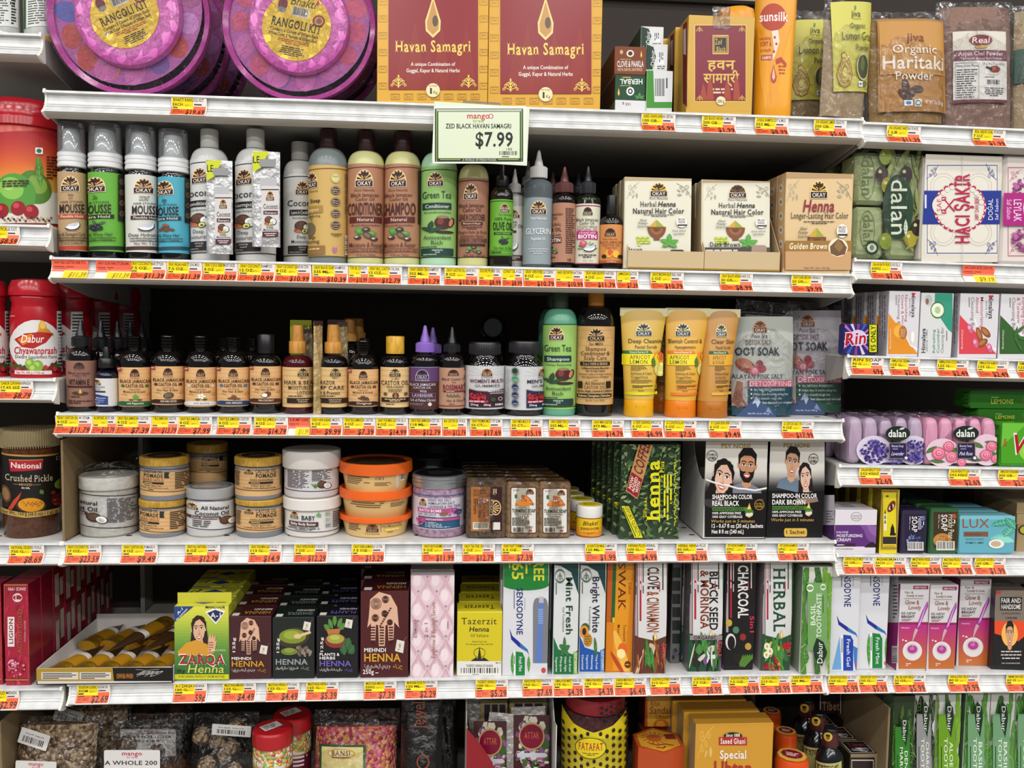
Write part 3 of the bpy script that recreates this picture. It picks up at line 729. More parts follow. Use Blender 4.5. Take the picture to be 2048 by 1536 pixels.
def gtea(word,alt):
 def d(A):
  k='#1d3a24'
  A.sub(okay,18,3,64,20);A.t('Green Tea',6,84,25,33,k);A.r('#1f3b36',6,38,84,45.5);A.t(word,14,78,40,44,'#dfeedd');A.t(alt,10,84,47.5,50,k)
  A.sub(pot_,10,51,92,73);A.t('Antioxidant',10,82,75,79.5,k);A.t('Rich',30,60,81,85.5,k);A.ls(k,4,87,88,89,1)
  A.r('#1f3b36',4,89.6,88,98);A.tc('with Natural Green Tea &',46,90.4,92.6,'#dfeedd','',.8);A.tc('Tea Tree Oil',46,93,95,'#dfeedd','',.8);A.ls('#9fc0a0',10,95.4,82,97.6,1)
 return d
def pot_(A):
 A.e('#3c2a22',68,92,30,8);A.e('#4a1f1e',62,44,28,34);A.e('#7a3b32',54,36,10,18);A.e('#4a1f1e',90,42,9,26,rot=10);A.e('#c07f6a',88,42,6,20,rot=10);A.e('#8b7a55',62,14,20,8)
 for x,y,a in((22,60,10),(14,78,-60),(38,80,60)):A.sub(leaf,x-13,y-28,x+13,y+28,'#26402c','#4d6b4a',.7,rot=a)
dkg=plas('#2b3a2a')
bottle(841,914,268,(860,896),(268,306),342,'#a5cfae',dkg,'pale green conditioner bottle partly behind the hanging price card',(338,515),'#90bb6b',gtea('Conditioner','Acondicionador'),liqm=M('#a9d0ae',.3),line='#1d3a24')
def leavein(A):
 k='#40201c'
 A.sub(okay,18,4,66,26);A.t('Black Jamaican',4,84,30,35,k);A.t('Castor Oil',16,74,36,41,k);A.t('LEAVE IN CONDITIONER',4,88,44,52,k,'b');A.r(k,12,54,80,58);A.t('Moisture & Repair',18,74,54.8,57.2,'#e5c8b0')
 A.ls(k,8,59.5,84,64,2,.5,'c');A.t('Negro Huile de Ricin',4,92,65,69,k);A.t('Jamaicaine Noire',8,84,70,74,k);A.t('LAISSER EN CONDITIONNER',4,94,75,80.5,k,'b');A.r(k,6,82,88,85)
 A.sub(castor,24,85,78,95);A.t('8 FL OZ / 237 ml',20,84,96,99,k,'b')
bottle(916,977,300,(932,962),(300,330),362,'#c5c383',maroon,'cream leave-in bottle with brown label below the hanging price card',(360,515),'#a3715a',leavein,liqm=M('#c8c588',.3),line='#4a2620')
def nozzle(xl,xr,tip,col_y,body,capm_,lab,laby,col,draw,sh=S2,cx=None,cw_=None,group=None,d=None,r_lab=1.,liqm=None,lim=.97,tipx=None,zoff=0.,turn=None,line=None):
 """squat bottle with ribbed twist-top nozzle. tip: row of the tip, col_y: rows of the ribbed collar, body: row where the shoulder meets the wall"""
 xc=(xl+xr)/2;h=(xr-xl)/2;c=cw_ or h*.62;d=d or h*.00078+.014;yb=spot(sh,xc,tip,d)[3]
 pr=[(h*.9,yb),(h*.98,yb-3),(h,yb-7),(h,body)]
 for i in range(1,8):
  a=i/7*math.pi/2;pr.append((c*.75+(h-c*.75)*math.cos(a),body-(body-col_y[1]-3)*math.sin(a)))
 pr.append((c*.75,col_y[1]))
 y0,y1=col_y;nz=y0-tip
 cap=[(c*.97,y1),(c,y1-1.5),(c,y0+2),(c*.9,y0),(c*.55,y0-nz*.06),(c*.42,y0-nz*.4),(c*.36,y0-nz*.44),(c*.2,tip+nz*.12),(c*.13,tip)]
 b=Round(sh,'oil_bottle',lab,'bottle',xc,tip,d,[('body',liqm or amber,pr),('nozzle_cap',capm_,cap,30)],group,zoff=zoff,turn=turn)
 R=c*b.sx;zc0,zc1=(b.pb-y1+1)*b.k,(b.pb-y0-2)*b.k;V,Fc=[],[]
 for i in range(30):
  a=i*math.pi/15;q=len(V)
  for rr_,da in((R*.98,-.06),(R*1.04,-.03),(R*1.04,.03),(R*.98,.06)):
   for z in(zc0,zc1):V.append((rr_*math.sin(a+da),-rr_*math.cos(a+da),z))
  Fc+=[(q,q+2,q+3,q+1),(q+2,q+4,q+5,q+3),(q+4,q+6,q+7,q+5)]
 mesh('ribs',V,Fc,capm_,b.parts['nozzle_cap'])
 if laby:
  b.band('label',M(col,.42,0,.4),laby[0],laby[1],h*r_lab);A=Aplas()
  if line:A.r(line,xl-20,laby[0],xr+20,laby[0]+2);A.r(line,xl-20,laby[1]-2,xr+20,laby[1])
  A.sub(draw,xl,laby[0],xr,laby[1]);b.art(A,h*r_lab,'label_print',parent=b.parts['label'],lim=lim)
 return b
def olive(A):
 k='#16240f'
 A.sub(okay,42,5,86,22);A.t('Pure Naturals',38,92,24,27,k);A.t('100% Pure',22,92,30,36,k,'i');A.t('OLIVE OIL',14,98,39,53,k,'b');A.r(k,18,57,94,61);A.t('COLD PRESSED',24,88,58,60.4,'#a9d37c');A.sub(olives,34,63,86,80);A.t('For Hair & Skin',20,94,83,88,k,'i');A.fr(k,4,90,98,96,.6);A.ls(k,10,91.5,90,95,1)
b=bottle(980,1026,325,(992,1018),(352,373),396,'#1c1a0e',blk,'dark olive oil spray bottle with black pump and bright green label',(401,512),'#6aac33',olive,name='spray_bottle',liqm=M('#171408',.08,0,.6),line='#31561c')
R_=b.sx
b.parts['spray_top']=mesh('spray_top',*lathe([(6*R_,(b.pb-352)*b.k),(6*R_,(b.pb-334)*b.k),(4*R_,(b.pb-326)*b.k)]),blk,b.o,smooth=40)
def cocoil(A):
 k='#3a2420'
 A.sub(okay,14,4,78,20);A.t('Natural',14,62,24,29,k);A.t('COCONUT OIL',-20,92,31,37,k);A.r(k,6,42,60,46);A.sub(slice_,6,56,70,80);A.r('#4a332b',-20,86,120,96);A.ls('#cfc4b8',0,88,90,94,2)
nozzle(1008,1049,338,(368,386),398,M('#c4c2bd',.3),'white nozzled coconut oil bottle half hidden by the clear glycerin bottle',(414,526),'#c9c5bf',cocoil,d=.055,liqm=M('#a3a19b',.2),cw_=12)
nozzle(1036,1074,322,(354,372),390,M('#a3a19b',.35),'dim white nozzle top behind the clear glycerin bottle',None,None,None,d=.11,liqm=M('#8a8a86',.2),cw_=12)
def glyc(A):
 k='#e8ecec';A.sub(okay,24,2,80,24,'#e9bd78','#33161a');A.t('Pure Naturals',26,78,27,31,k);A.t('GLYCERIN',10,92,44,53,k);A.t('Vegetable Oil',26,74,58,62,k)
 A.ls('#d5dada',12,74,88,84,3,.3,'c')
nozzle(1047,1105,301,(334,357),376,M('#d6d5d1',.3),'tall clear glycerin bottle with white ribbed nozzle cap',(398,530),'#8e989c',glyc,cw_=17,liqm=M('#7d878a',.06,0,.6,'tint'))
def biob(A):
 k='#3d1d1a'
 A.t('Black Jamaican',-60,46,14,19,k);A.t('Castor Oil',-40,20,21,26,k);A.t('NATURAL',-30,40,32,37,k);A.t('HAIR OIL',-30,40,40,46,k,'b');A.t('infused with',-30,38,50,54,k);A.r('#4a1f1e',-30,56,40,66);A.t('BIOTIN',-22,36,58,64,'#efe0d6','b');A.sub(castor,-40,70,26,84);A.ls(k,58,6,96,84,22,.45);A.ls(k,-20,88,50,92,1);A.t('10',66,80,92,97,k,'b')
nozzle(1104,1151,334,(366,386),402,plas('#5e3330'),'dark oil bottle with brown nozzle cap and plain brown label',(408,526),'#ad7c62',biob,cw_=17)
def biow(A):
 k='#2a1b1c';p='#b02a6e'
 A.sub(okay,32,3,72,18,'#5a2c24','#2a1210','#e9d8b8','#d9d2b0');A.t('Black Jamaican',8,92,22,27,k);A.t('Castor Oil',20,76,28,33,k);A.t('COCONUT HIBISCUS',14,88,35,38,k);A.t('NATURAL OIL',12,90,39,43.5,p);A.r(p,10,44,90,58);A.t('infused with',18,82,45,48.5,'#f3dbe6');A.t('BIOTIN',16,84,50,56.5,'#fff','b')
 for i in range(9):a=math.radians(180+i*22);A.ln('#5a8a5a',[(50+14*math.cos(a),74+8*math.sin(a)),(50+36*math.cos(a),74+13*math.sin(a))],2)
 A.sub(slice_,30,64,82,80);A.sub(rose,20,59,48,72,'#b52f4e');A.ls(k,12,83,88,90,2,.5,'c');A.t('4 fl oz / 118 ml',34,70,93,95.5,k)
nozzle(1149,1200,333,(365,388),402,plas('#232228'),'dark oil bottle with black nozzle cap and white label with magenta block',(410,528),'#d6d4bd',biow,cw_=15,liqm=M('#141a08',.08),line='#a8296a')
for i,(x,c,q)in enumerate(((1104,'#4a2a28','brown'),(1155,'#1b1b20','black'))):
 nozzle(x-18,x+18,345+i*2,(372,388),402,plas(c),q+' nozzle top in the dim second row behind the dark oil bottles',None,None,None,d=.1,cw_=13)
def mango(A):
 k='#3a1a12'
 A.sub(okay,22,6,72,30,'#5a2c24','#2a1210','#e9c8a0','#d99a5a');A.t('Pure Naturals',18,76,34,38,k);A.t('BLACK JAMAICAN',6,96,41,47,'#8a3a20');A.t('CASTOR OIL',14,86,49,55,'#8a3a20');A.t('Original Dark',26,74,57,61,k);A.e('#e6a12e',40,76,16,10);A.e('#d5552a',46,72,9,8);A.e('#e9b53a',70,76,14,10);A.e('#2a1a10',22,82,10,5);A.e('#2a1a10',88,82,12,5);A.r('#a8502a',-10,93,120,100);A.t('with Mango',32,70,94.4,98,'#f0c88a')
bottle(1198,1246,391,(1212,1233),(391,430),450,'#120a08',blk,'small dark bottle with tall black cap and orange label beside the display tray',(451,526),'#d08a4d',mango,liqm=amber,name='oil_bottle')
def sachet(x0,y0,x1,y1,d,lab,lean):
 c=Carton(S2,'sample_sachet',lab,'sachet',x0,x1,y0,d,.004,[paper('#ccc')],skip=True,yaw=lean)
 zb=(c.pb-y1)*c.H/(c.pb-y0)
 foil=M('#c9c9c9',.25,.35,.5,'foil');pillow('foil_pack',c.W,c.H-zb,.010,foil,c.o,4,.0012,z0=zb,top=.1)
 A=Art();w,h=x1-x0,y1-y0
 def d_(A):
  A.p('#c6cf1f',[(1,0),(60,0),(30,17),(1,22)]);A.t('LE',2,26,5,12,'#2a2a10','b');A.rr('#8f8f90',24,8,86,16,4)
  A.r('#b3b3b5',28,28,88,40);A.rr('#cfcac8',32,36,96,84,3);A.ln('#3a2024',[(32,40),(96,40)],1.2);A.sub(okay,48,41,80,52);A.t('Coconut',40,92,55,60,'#2a1b1c','s');A.r('#4a2026',40,62,92,66);A.t('Shampoo',44,88,63,65.3,'#e8dcd8');A.sub(coco,42,67,88,78,True,True,True,True);A.t('Deep',52,76,78,80.5,'#333');A.t('Moisturizing',40,92,81,83,'#333');A.r('#4a2026',36,84,94,89.5);A.ls('#d8c8c8',40,85,90,89,2,.5,'c');A.t('0.5 fl oz / 14.7 mL',34,90,93,96,'#666')
 A.sub(d_,x0,y0,x1,y1)
 inv,o,ax=c.axes();yo=np.array(ax[2])*.0062
 A.build('foil_print',c.o,o+yo,ax[0],ax[1],ax[2],inv);return c
sachet(413,321,465,508,.002,'silver sample sachet hanging low before the left white bottle',.1)
sachet(505,303,560,494,.001,'silver sample sachet hanging higher before the white shampoo bottle',.1)
def hbox(sh,lab,xl,xr,yt,d,D,tilt,draw,mats,yb_art,**k):
 c=Carton(sh,'hair_color_box',lab,'box',xl,xr,yt,d,D,mats,tilt=tilt,part='carton',**k);A=Art();A.sub(draw,xl,yt,xr,yb_art);c.art(A);return c
def henna(top,title2,foot,ink='#2b2427',gold=False,hot=False):
 def d(A):
  A.r('#b7a17e' if not gold else '#b3936a',0,0,100,6);A.rr('#dcd8c4' if not gold else '#d9bd8e',1,6,100,110,3)
  A.sub(scroll,3,7,22,30,'#a09884');A.sub(scroll,78,7,98,30,'#a09884',rot=90)
  A.sub(okay,37,8,64,27,'#e2b73e' if not hot else '#7a5a2a','#2c1614');A.t('Pure Naturals',37,64,27.5,30,ink)if not gold else None
  if gold:A.t('Henna',28,74,28,40,'#8c2a3a','bi');A.t('Longer-Lasting Hair Color',9,94,41,47,ink,'s')
  else:A.t('Herbal',23,47,33,39.5,ink,'s');A.t('Henna',50,76,33,39.5,ink,'bi');A.t('Natural Hair Color',12,88,42,48.5,ink,'sb')
  A.ls(ink,24,49.5,78,53,2,.45,'c');A.sub(bowl,30,56,64,84);A.sub(grapes,16,76,38,90);A.sub(mint,52,74,80,94)
  A.t('Sifted',22,32,56,59,ink,'i');A.t('Powder',20,34,60,63,ink,'i');A.t('(lump free)',19,36,64,67,ink,'i');A.e('#ece9e2',84,60,8,7);A.t('BRUSH',79,89,55,58,ink,'b');A.t('INSIDE',79,89,58.6,61.6,ink,'b');A.r(ink,78,63,92,65);A.t('Great natural',70,90,70,72.5,ink,'i');A.t('ingredients',72,88,74,76.5,ink,'i')
  foot(A,ink)
 return d
def f1(A,k):A.t('Brown',4,26,93,99,k,'sb');A.rr('#3a2a22',66,96,88,106,4)
def f2(A,k):A.t('Dark Brown',10,54,86,92,k,'sb');A.r('#4c4540',0,93,100,106);A.ls('#d9d4cc',4,95,58,103,2);A.rr('#a58a7a',70,90,92,106,4)
def f3(A,k):
 A.r('#9a7233',0,70,100,81);A.t('Golden Brown',6,62,72.5,78.5,'#f3e8cc','sbi',sh=.15);A.r('#c79b6c',0,81,100,100);A.e('#e8dcc0',78,77,14.5,9.5);A.p('#6b5030',[(78,68),(66,76),(67,83),(76,86),(88,84),(91,77),(84,70)]);A.p('#8c6b3f',[(78,68),(72,76),(80,82),(86,76)]);A.t('Net Wt. 2oz / 56.7gr',28,66,97,99,k)
def tray(x0,x1,yt,yfront,d,D,lab,bx):
 c=Carton(S2,'display_tray',lab,'tray',x0,x1,yfront,d,D,[paper('#c2ab80')],skip=True);W,H,t=c.W/2,c.H,.0012;m=M('#c4ad84',.5);hb=H*4.2
 V=[];Fc=[]
 def add(a):
  q=len(V);V.extend(a[0]);Fc.extend(tuple(i+q for i in f)for f in a[1])
 add(boxmesh(-W,W,0,D,0,t));add(boxmesh(-W,W,0,t,0,H));add(boxmesh(-W,W,D-t,D,0,hb))
 mesh('tray_body',V,Fc,m,c.o)
 for x in(-W,W-t):
  pr=[(t,t),(D-t,t),(D-t,hb),(D*.55,hb),(t,H)];extrude('side_panel',pr,x,x+t,m,c.o,None)
 box('gold_trim',-W,W,-.0006,0,.0015,.004,M('#b98f3a',.3,.6),c.o,bev=0);return c
hm=[M('#cfc6ae',.5),M('#b3a17e',.5),M('#a8956f',.5)]
tray(1256,1408,420,502,.004,.15,'open tan display tray holding the brown henna boxes, left one',0)
tray(1409,1560,430,503,.004,.15,'open tan display tray holding the dark brown henna boxes, right one',0)
h1=hbox(S2,'white henna hair colour box leaning in the left display tray',1249,1384,353,.012,.03,.06,henna('','',f1),hm,506,zoff=.002)
h2=hbox(S2,'white henna hair colour box leaning back in the right display tray',1405,1543,357,.014,.03,.09,henna('','',f2,hot=True),hm,506,zoff=.002)
hc=hbox(S2,'golden brown henna hair colour box standing at the right end of its row',1569,1704,346,.004,.034,.0,henna('','',f3,gold=True),[M('#cfa877',.5),M('#c4a27a',.5),M('#b3936a',.5)],540)
A=Art();A.p('#d0ab7c',[(1556,352),(1569,347),(1569,536),(1556,530)])
for i in range(5):A.e('#d8d0bd',1562,376+i*28,4,9,12);A.e('#8a7a5a',1562,376+i*28,2,4,8)
hc.left(A)
for k,o in enumerate((h1,h2)):
 for j in range(2):rep(o.o,.0,.035*(j+1),'henna colour box %s in the %s tan tray'%(('just behind the front one','at the back')[j],('left','right')[k]),'spare henna boxes in the trays')
for j in range(2):rep(hc.o,0,.037*(j+1),'golden henna box %s behind the golden brown one'%('directly','two places')[j],'golden henna boxes')
# bags
def pily(u,v,w,h,t,bot=1.,top=.15):
 q=np.maximum(0,1-np.abs(2*u/w)**2.6)**.6;vv=v/h
 return t/2*q*(bot+(1-bot)*np.minimum(1,vv*6))*(1-(1-top)*np.maximum(0,(vv-.55)/.45)**1.2)
def pouch(sh,name,lab,xl,xr,yt,d,t,fill,fillc,draw=None,abox=None,roll=0.,tilt=0.,yaw=0.,group=None,zoff=0.,seed=1,film='film',inset=.06,cat='pouch',H=None,filmc='#fbfbfb'):
 """clear stand-up pouch: contents up to fill (0-1), printed sheet, glossy film"""
 zoff+=t*.65*math.sin(max(tilt,0));c=Carton(sh,name,lab,cat,xl,xr,yt,d+t/2,t,[paper('#ccc')],group,tilt,yaw,zoff,skip=True,H=H);c.o.rotation_euler.y=roll;c.t=t
 w,h=c.W,c.H;ti=t*.9
 if fillc:pillow('contents',w*(1-inset),h*fill,ti,fillc,c.o,seed,.0012,z0=.002,bot=.8,top=.55)
 if draw:
  A=Art();A.mk=lambda q:M(q,.4,0,.4);A.sub(draw,*abox);inv,o,(ex,ez,nf,ey,nl)=c.axes()
  A.build('printed_sheet',c.o,o,ex,ez,nf,inv,lambda U,hh:np.stack([U[:,0],-pily(U[:,0],U[:,1],w,h,t*1.04,1.,.62)-.0012-hh,U[:,1]],1),12,(-w*.49,w*.49))
 pillow('film',w,h,t*1.3,M(filmc,.12,.02,.5,film),c.o,seed+5,.0022,18,24,bot=.8,top=.12)
 V,Fc=boxmesh(-w*.49,w*.49,-.0016,.0016,h*.885,h*.9);mesh('zip_seal',V,Fc,M('#e6e6e6',.2,.04,.5,'clear'),c.o)
 return c
# top shelf
def tub(cx,cy,r,d,lab,rot,lx,ly):
 X,y,z,pb,sx,H=spot(S1,cx,cy-r,d);R=H/2;D=.075
 o=root('round_tub',lab,'tub',(X,y,z),0,'pink round colour powder tubs')
 def ax(prof,nm,m,par=o,sm=45):
  V,Fc=lathe([(q*R,0)for q,_ in prof],64,close=False)
  n=64;V=[(V[i][0],prof[i//n][1],V[i][1]+R)for i in range(len(V))]
  return mesh(nm,V,[f[::-1]for f in Fc],m,par,smooth=sm)
 pk=M('#c04aa0',.15,0,.6);pk2=M('#d569b8',.2,0,.6)
 ax([(.965,.004),(1,.002),(1,.014),(.985,.022),(.95,.02),(.93,.006),(.965,.004)],'lid_rim',pk)
 ax([(.93,.02),(.9,D*.6),(.8,D),(.02,D)],'tray_base',M('#5b3560',.15,0,.6))
 ax([(.66,.006),(.64,-.004),(.58,-.006),(.5,-.005),(.01,-.005)],'lid_centre',pk2)
 A=Art();A.mk=lambda c:M(c,.3,0,.5)
 def d_(A):
  A.ring('#b65fa8',50,50,47,17,n=48)
  rnd=random.Random(int(cx))
  for i in range(15):
   a=i*.419+.2;c=('#c0483f','#d0567a','#7d5aa8','#5a62b4','#d98a6a','#cf6fb4','#a04a86','#cf8fd0')[rnd.randrange(8)]
   A.e(c,50+39*math.cos(a),50+39*math.sin(a),rnd.uniform(6,9),6.5,12,rnd.uniform(0,180))
  A.e('#d06ab0',36,87,7.5);A.e('#c96aa8',80,22,7)
 A.sub(d_,cx-r,cy-r,cx+r,cy+r);inv,m=inv_of(o);ex,ez,nf=np.array((1.,0,0)),np.array((0,0,1.)),np.array((0,-1.,0))
 A.build('colour_packets',o,np.array((X,y+.010,z)),ex,ez,nf,inv)
 A=Art();A.mk=lambda c:M(c,.3,0,.5)
 def lb(A):
  k='#3a2020'
  A.e('#eccb3a',50,50,50,n=48);A.t('Bhakti',36,72,8,20,k,'i');A.p('#a8323a',[(73,6),(76,10),(74,16),(71,11)]);A.e('#7d3138',24,22,7,9);A.e('#8e8e90',24,30,6.5,4);A.bar(39,22,64,36,'#ddd8c8','#333')
  A.e('#a83a2a',80,36,9);A.ring('#e0c26a',80,36,6,1.6);A.ring('#5a9a6a',80,36,3.4,1.4);A.t('RANGOLI KIT',13,86,42,54,k,'sb');A.t('Contains 5 Colors of 200gm Each',13,84,57,61.5,k,'b');A.t('White Color 2 Packets of 200gm Each',12,84,63.5,68,k,'b')
  A.ls('#b5532a',24,70,76,78,3,.5,'c');A.ls(k,32,80,70,94,5,.5,'c')
 q=69;A.sub(lb,lx-q,ly-q,lx+q,ly+q,rot=rot)
 A.build('round_label',o,np.array((X,y-.0055,z)),ex,ez,nf,inv)
 V,Fc=[],[];rnd=random.Random(int(cx)+1);nr,na=16,56
 for i in range(nr+1):
  for j in range(na):
   a=2*math.pi*j/na;rr=R*1.012*i/nr;b=.5*math.sin(9*a+i)+.5*math.sin(17*a-i*1.3+2)+rnd.uniform(-.5,.5)
   V.append((rr*math.sin(a),-.008+.004*(i/nr)+b*.0013*min(1,(nr-i)/2),R+rr*math.cos(a)))
 for i in range(nr):
  for j in range(na):k=(j+1)%na;Fc.append((i*na+j,i*na+k,(i+1)*na+k,(i+1)*na+j))
 q=len(V)
 for j in range(na):a=2*math.pi*j/na;V.append((R*1.0*math.sin(a),D*1.02,R+R*1.0*math.cos(a)))
 for j in range(na):k=(j+1)%na;Fc.append((nr*na+j,nr*na+k,q+k,q+j))
 mesh('plastic_wrap',V,Fc,M('#fbf8fb',.1,.02,.5,'crinkle'),o,smooth=30)
 return o
t1=tub(256,22,158,.012,'pink round powder tub with yellow disc label tilted upwards, left of the pair',-24,249,28)
t2=tub(598,42,150,.012,'pink round powder tub with yellow disc label beside the red and gold boxes',12,593,53)
for o,w in((t1,'left'),(t2,'right')):
 rep(o,.006,.095,'pink tub directly behind the %s tub with yellow label'%w,'pink round colour powder tubs');
rep(t1,.012,.19,'rearmost pink tub behind the left pair of pink tubs','pink round colour powder tubs')
def havan(A):
 g='#d6a232';r='#8a1d22';k='#e8c860'
 A.r(g,0,0,100,100)
 for i in range(16):
  x,y=(5,96)[i%2],4+(i//2)*12;A.fr('#b98a2c',x-4,y-2.2,x+3.4,y+2.6,.5);A.t('Zed',x-2.6,x+1.6,y-1,y+.6,'#b98a2c')
 for i in range(7):A.fr('#b98a2c',12+i*12,93.6,20+i*12,98,.5);A.t('Zed',13.5+i*12,18+i*12,95,96.6,'#b98a2c')
 A.r(r,10,-10,90.5,91)
 for i,(x,h)in enumerate(((24,70),(34,60),(46,74),(58,64),(70,72),(80,62))):A.p('#8f2a20' if i%2 else '#8c2620',[(x-8,91),(x-6,h+8),(x,h-18),(x+5,h+6),(x+9,91)])
 A.p('#e9cf86',[(50,24),(53,32),(57,42),(56.5,49),(50,54),(43.5,49),(43,42),(47,32)]);A.p('#c08f4e',[(50,27),(52.5,34),(55.5,43),(55,48),(50,52),(45,48),(44.5,43),(48,33)]);A.e('#5d4a33',52,42,2.6,4)
 A.t('Havan',16,44,56,64,k,'sb');A.t('Samagri',48,84,56,64,k,'sb');A.t('A unique Combination of',30,70,71.5,74,'#ead9cf','b');A.t('Guggal, Kapur & Natural Herbs',26,74,76,78.6,'#ead9cf','b')
 A.sub(lotus,12,79,26,90,k);A.sub(lotus,75,79,89,90,k);A.e('#e6dca8',50,91.5,6.2,5);A.t('1',47.4,49,90,94,'#1c1a18','b');A.t('Kg',50.5,54,92,94,'#1c1a18');A.t('Net Weight',46,54,87.8,88.8,'#444')
hb=[]
for xl,xr,yb,w in((755,977,205,'first'),(978,1204,214,'second')):
 c=Carton(S1,'incense_box','large red and gold incense powder box with gold border, %s of the pair'%('left' if w=='first' else 'right'),'box',xl,xr,-75,.006,.085,[M('#d6a232',.22),M('#c8962c',.25),M('#c8962c',.25)],'large red gold boxes')
 A=Art();A.mk=gloss;A.sub(havan,xl,-75,xr,yb);c.art(A);hb.append(c)
 rep(c.o,0,.09,'identical red and gold box directly behind the %s front one'%('left' if w=='first' else 'right'),'large red gold boxes')
def endbox(xl,xr,yt,d,zoff,mats,lab,draw,yb,D=.17,art=None):
 c=Carton(S1,'toothpaste_carton',lab,'carton',xl,xr,yt,d,D,mats,'toothpaste cartons lying end on',zoff=zoff)
 A=Art();A.sub(draw,xl,yt,xr,yb);c.art(A,'end_print');return c
def e150(A):A.t('150 g',16,34,30,62,'#333','f')
c=endbox(1230,1321,201,.03,0,[paper('#d8d7d8'),paper('#5d6a4a'),paper('#ccc')],'white carton end printed 150 g upside down at the bottom of the stack',e150,217);z1=c.H
def egrn(A):A.r('#17452a',0,0,100,100);A.ls('#c0a040',24,6,80,13,1,.6);A.t('HERBAL',16,90,16,36,'#e3e6e0','bf');A.ls('#d8c36a',16,40,88,44,1);A.e('#e8e8e4',50,64,13,17);A.e('#2a2a26',50,64,8,11);A.e('#d9d9d2',50,64,4,6);A.sub(drop,6,50,18,82);A.sub(mint,62,68,98,98,'#3f7a3a')
c=endbox(1230,1291,150,.032,z1+.0003,[paper('#17452a'),paper('#4a2a1a'),paper('#1d4a2c')],'dark green herbal carton end lying upside down on the white one',egrn,201);z2=z1+c.H+.0006
def ebrn(A):A.r('#7a3c20',0,0,100,100);A.e('#e3d8c8',50,26,12,13);A.e('#4a2a1c',50,26,7,8);A.sub(drop,80,14,90,42,'#d9a53c');A.sub(leaf,12,12,32,30,'#d9b08a');A.ls('#e8c36a',18,46,86,50,1);A.t('CLOVE & PAAKLA',8,92,54,76,'#e9e0d8','b');A.t('PASTA DENTAL DENTIFRICE',10,88,81,91,'#e0b890','b')
endbox(1229,1292,93,.032,z2,[paper('#7a3c20'),paper('#5a3020'),paper('#d0c8c0')],'brown clove carton end lying on the green herbal one',ebrn,147)
def ebar(A):A.r('#d6d6d6',22,0,100,100);A.p('#3f8a2c',[(0,0),(26,0),(30,84),(100,84),(100,100),(0,100)]);A.bar(30,18,72,78,None,'#1e1e1e');A.ls('#444',74,20,82,76,1,.7,vert=True)
c=endbox(1293,1345,141,.028,.0,[paper('#d4d4d4'),paper('#3f8a2c'),paper('#ccc')],'white carton end with barcode and green edge, lowest of the right column',ebar,216);z3=c.H+.0004
def edab(A):
 A.r('#d9d9d9',40,0,100,100);A.p('#1f3a2c',[(0,0),(34,12),(46,50),(30,100),(0,100)]);A.t('Dabur',22,40,24,84,'#e8e8e4','u');A.p('#7fa84a',[(26,80),(40,84),(30,92)]);A.r('#efefef',56,30,84,80);A.ls('#333',58,32,82,78,3,.5,vert=True);A.ls('#555',52,84,96,100,2)
c=endbox(1292,1335,88,.035,z3,[paper('#cfcfcf'),paper('#1f3a2c'),paper('#c8c8c8')],'dark green and white carton end with leaf logo, middle of the right column',edab,139);z4=z3+c.H+.0004
endbox(1282,1327,53,.05,z4,[paper('#cfcfcf'),paper('#1f3a2c'),paper('#c8c8c8')],'dark green and white carton end with leaf logo, topmost of the right column',edab,92)
def zed(A):
 r='#7a1228';k='#d9b25a'
 A.r('#c99f3c',0,0,100,100);A.r(k,10,9,89,90);A.r(r,11.5,10,88,89);A.r('#1d1712',38,20,62,40);A.fr(k,38,20,62,40,1.4);A.fr(k,40.5,22,59.5,38,.7);A.t('Zed',42,52,24,30,k,'s');A.t('Black',44,58,32,37,k,'s')
 for x in(34,46,58,64,70):pass
 A.t('हवन',30,72,46,56,k,'b');A.t('सामग्री',24,78,60,70,k,'b');A.ls('#e0c8a0',28,75,72,82,2,.5,'c')
 for i,(x,h)in enumerate(((24,76),(34,70),(60,72),(74,68))):A.p('#a0402a',[(x-5,88),(x-4,h+4),(x,h-6),(x+4,h+4),(x+6,88)])
 for x,y in((18,13),(82,13),(18,85),(82,85)):A.sub(lotus,x-5,y-3,x+5,y+4,k)
 A.e('#e3d9b0',50,89,7,4.6);A.t('200 g',45,55,88,91,'#222','b')
c=Carton(S1,'incense_box','small maroon incense box with gold border standing before its own row','box',1375,1507,32,.006,.05,[M('#c99f3c',.22),M('#b98f34',.3),M('#c0963a',.3)],'small maroon gold boxes')
A=Art();A.mk=gloss;A.sub(zed,1375,32,1507,223);c.art(A)
A=Art();A.p('#6d1a2c',[(1366,50),(1374,42),(1374,214),(1366,206)]);A.p('#b9a8b8',[(1367,60),(1372,56),(1372,110),(1367,108)]);c.left(A)
V,Fc=boxmesh(-.014,.012,-.0008,.004,c.H-.02,c.H+.014);mesh('clear_tape',V,Fc,M('#e8e4dc',.1,.08,.5,'film'),c.o)
for j in range(3):rep(c.o,-.006*(j+1),.055*(j+1),'maroon incense box number %s back in the small maroon row'%('two','three','four')[j],'small maroon gold boxes')
yel=plas('#e39a1c')
b=Round(S1,'shampoo_bottle','tall yellow shampoo bottle with a round red logo near its top','bottle',1548,-30,.028,[('body',yel,[(35,226),(37.5,222),(38,200),(39,120),(41,40),(42,-5),(38,-24),(26,-30)])],ry=.5)
A=Aplas()
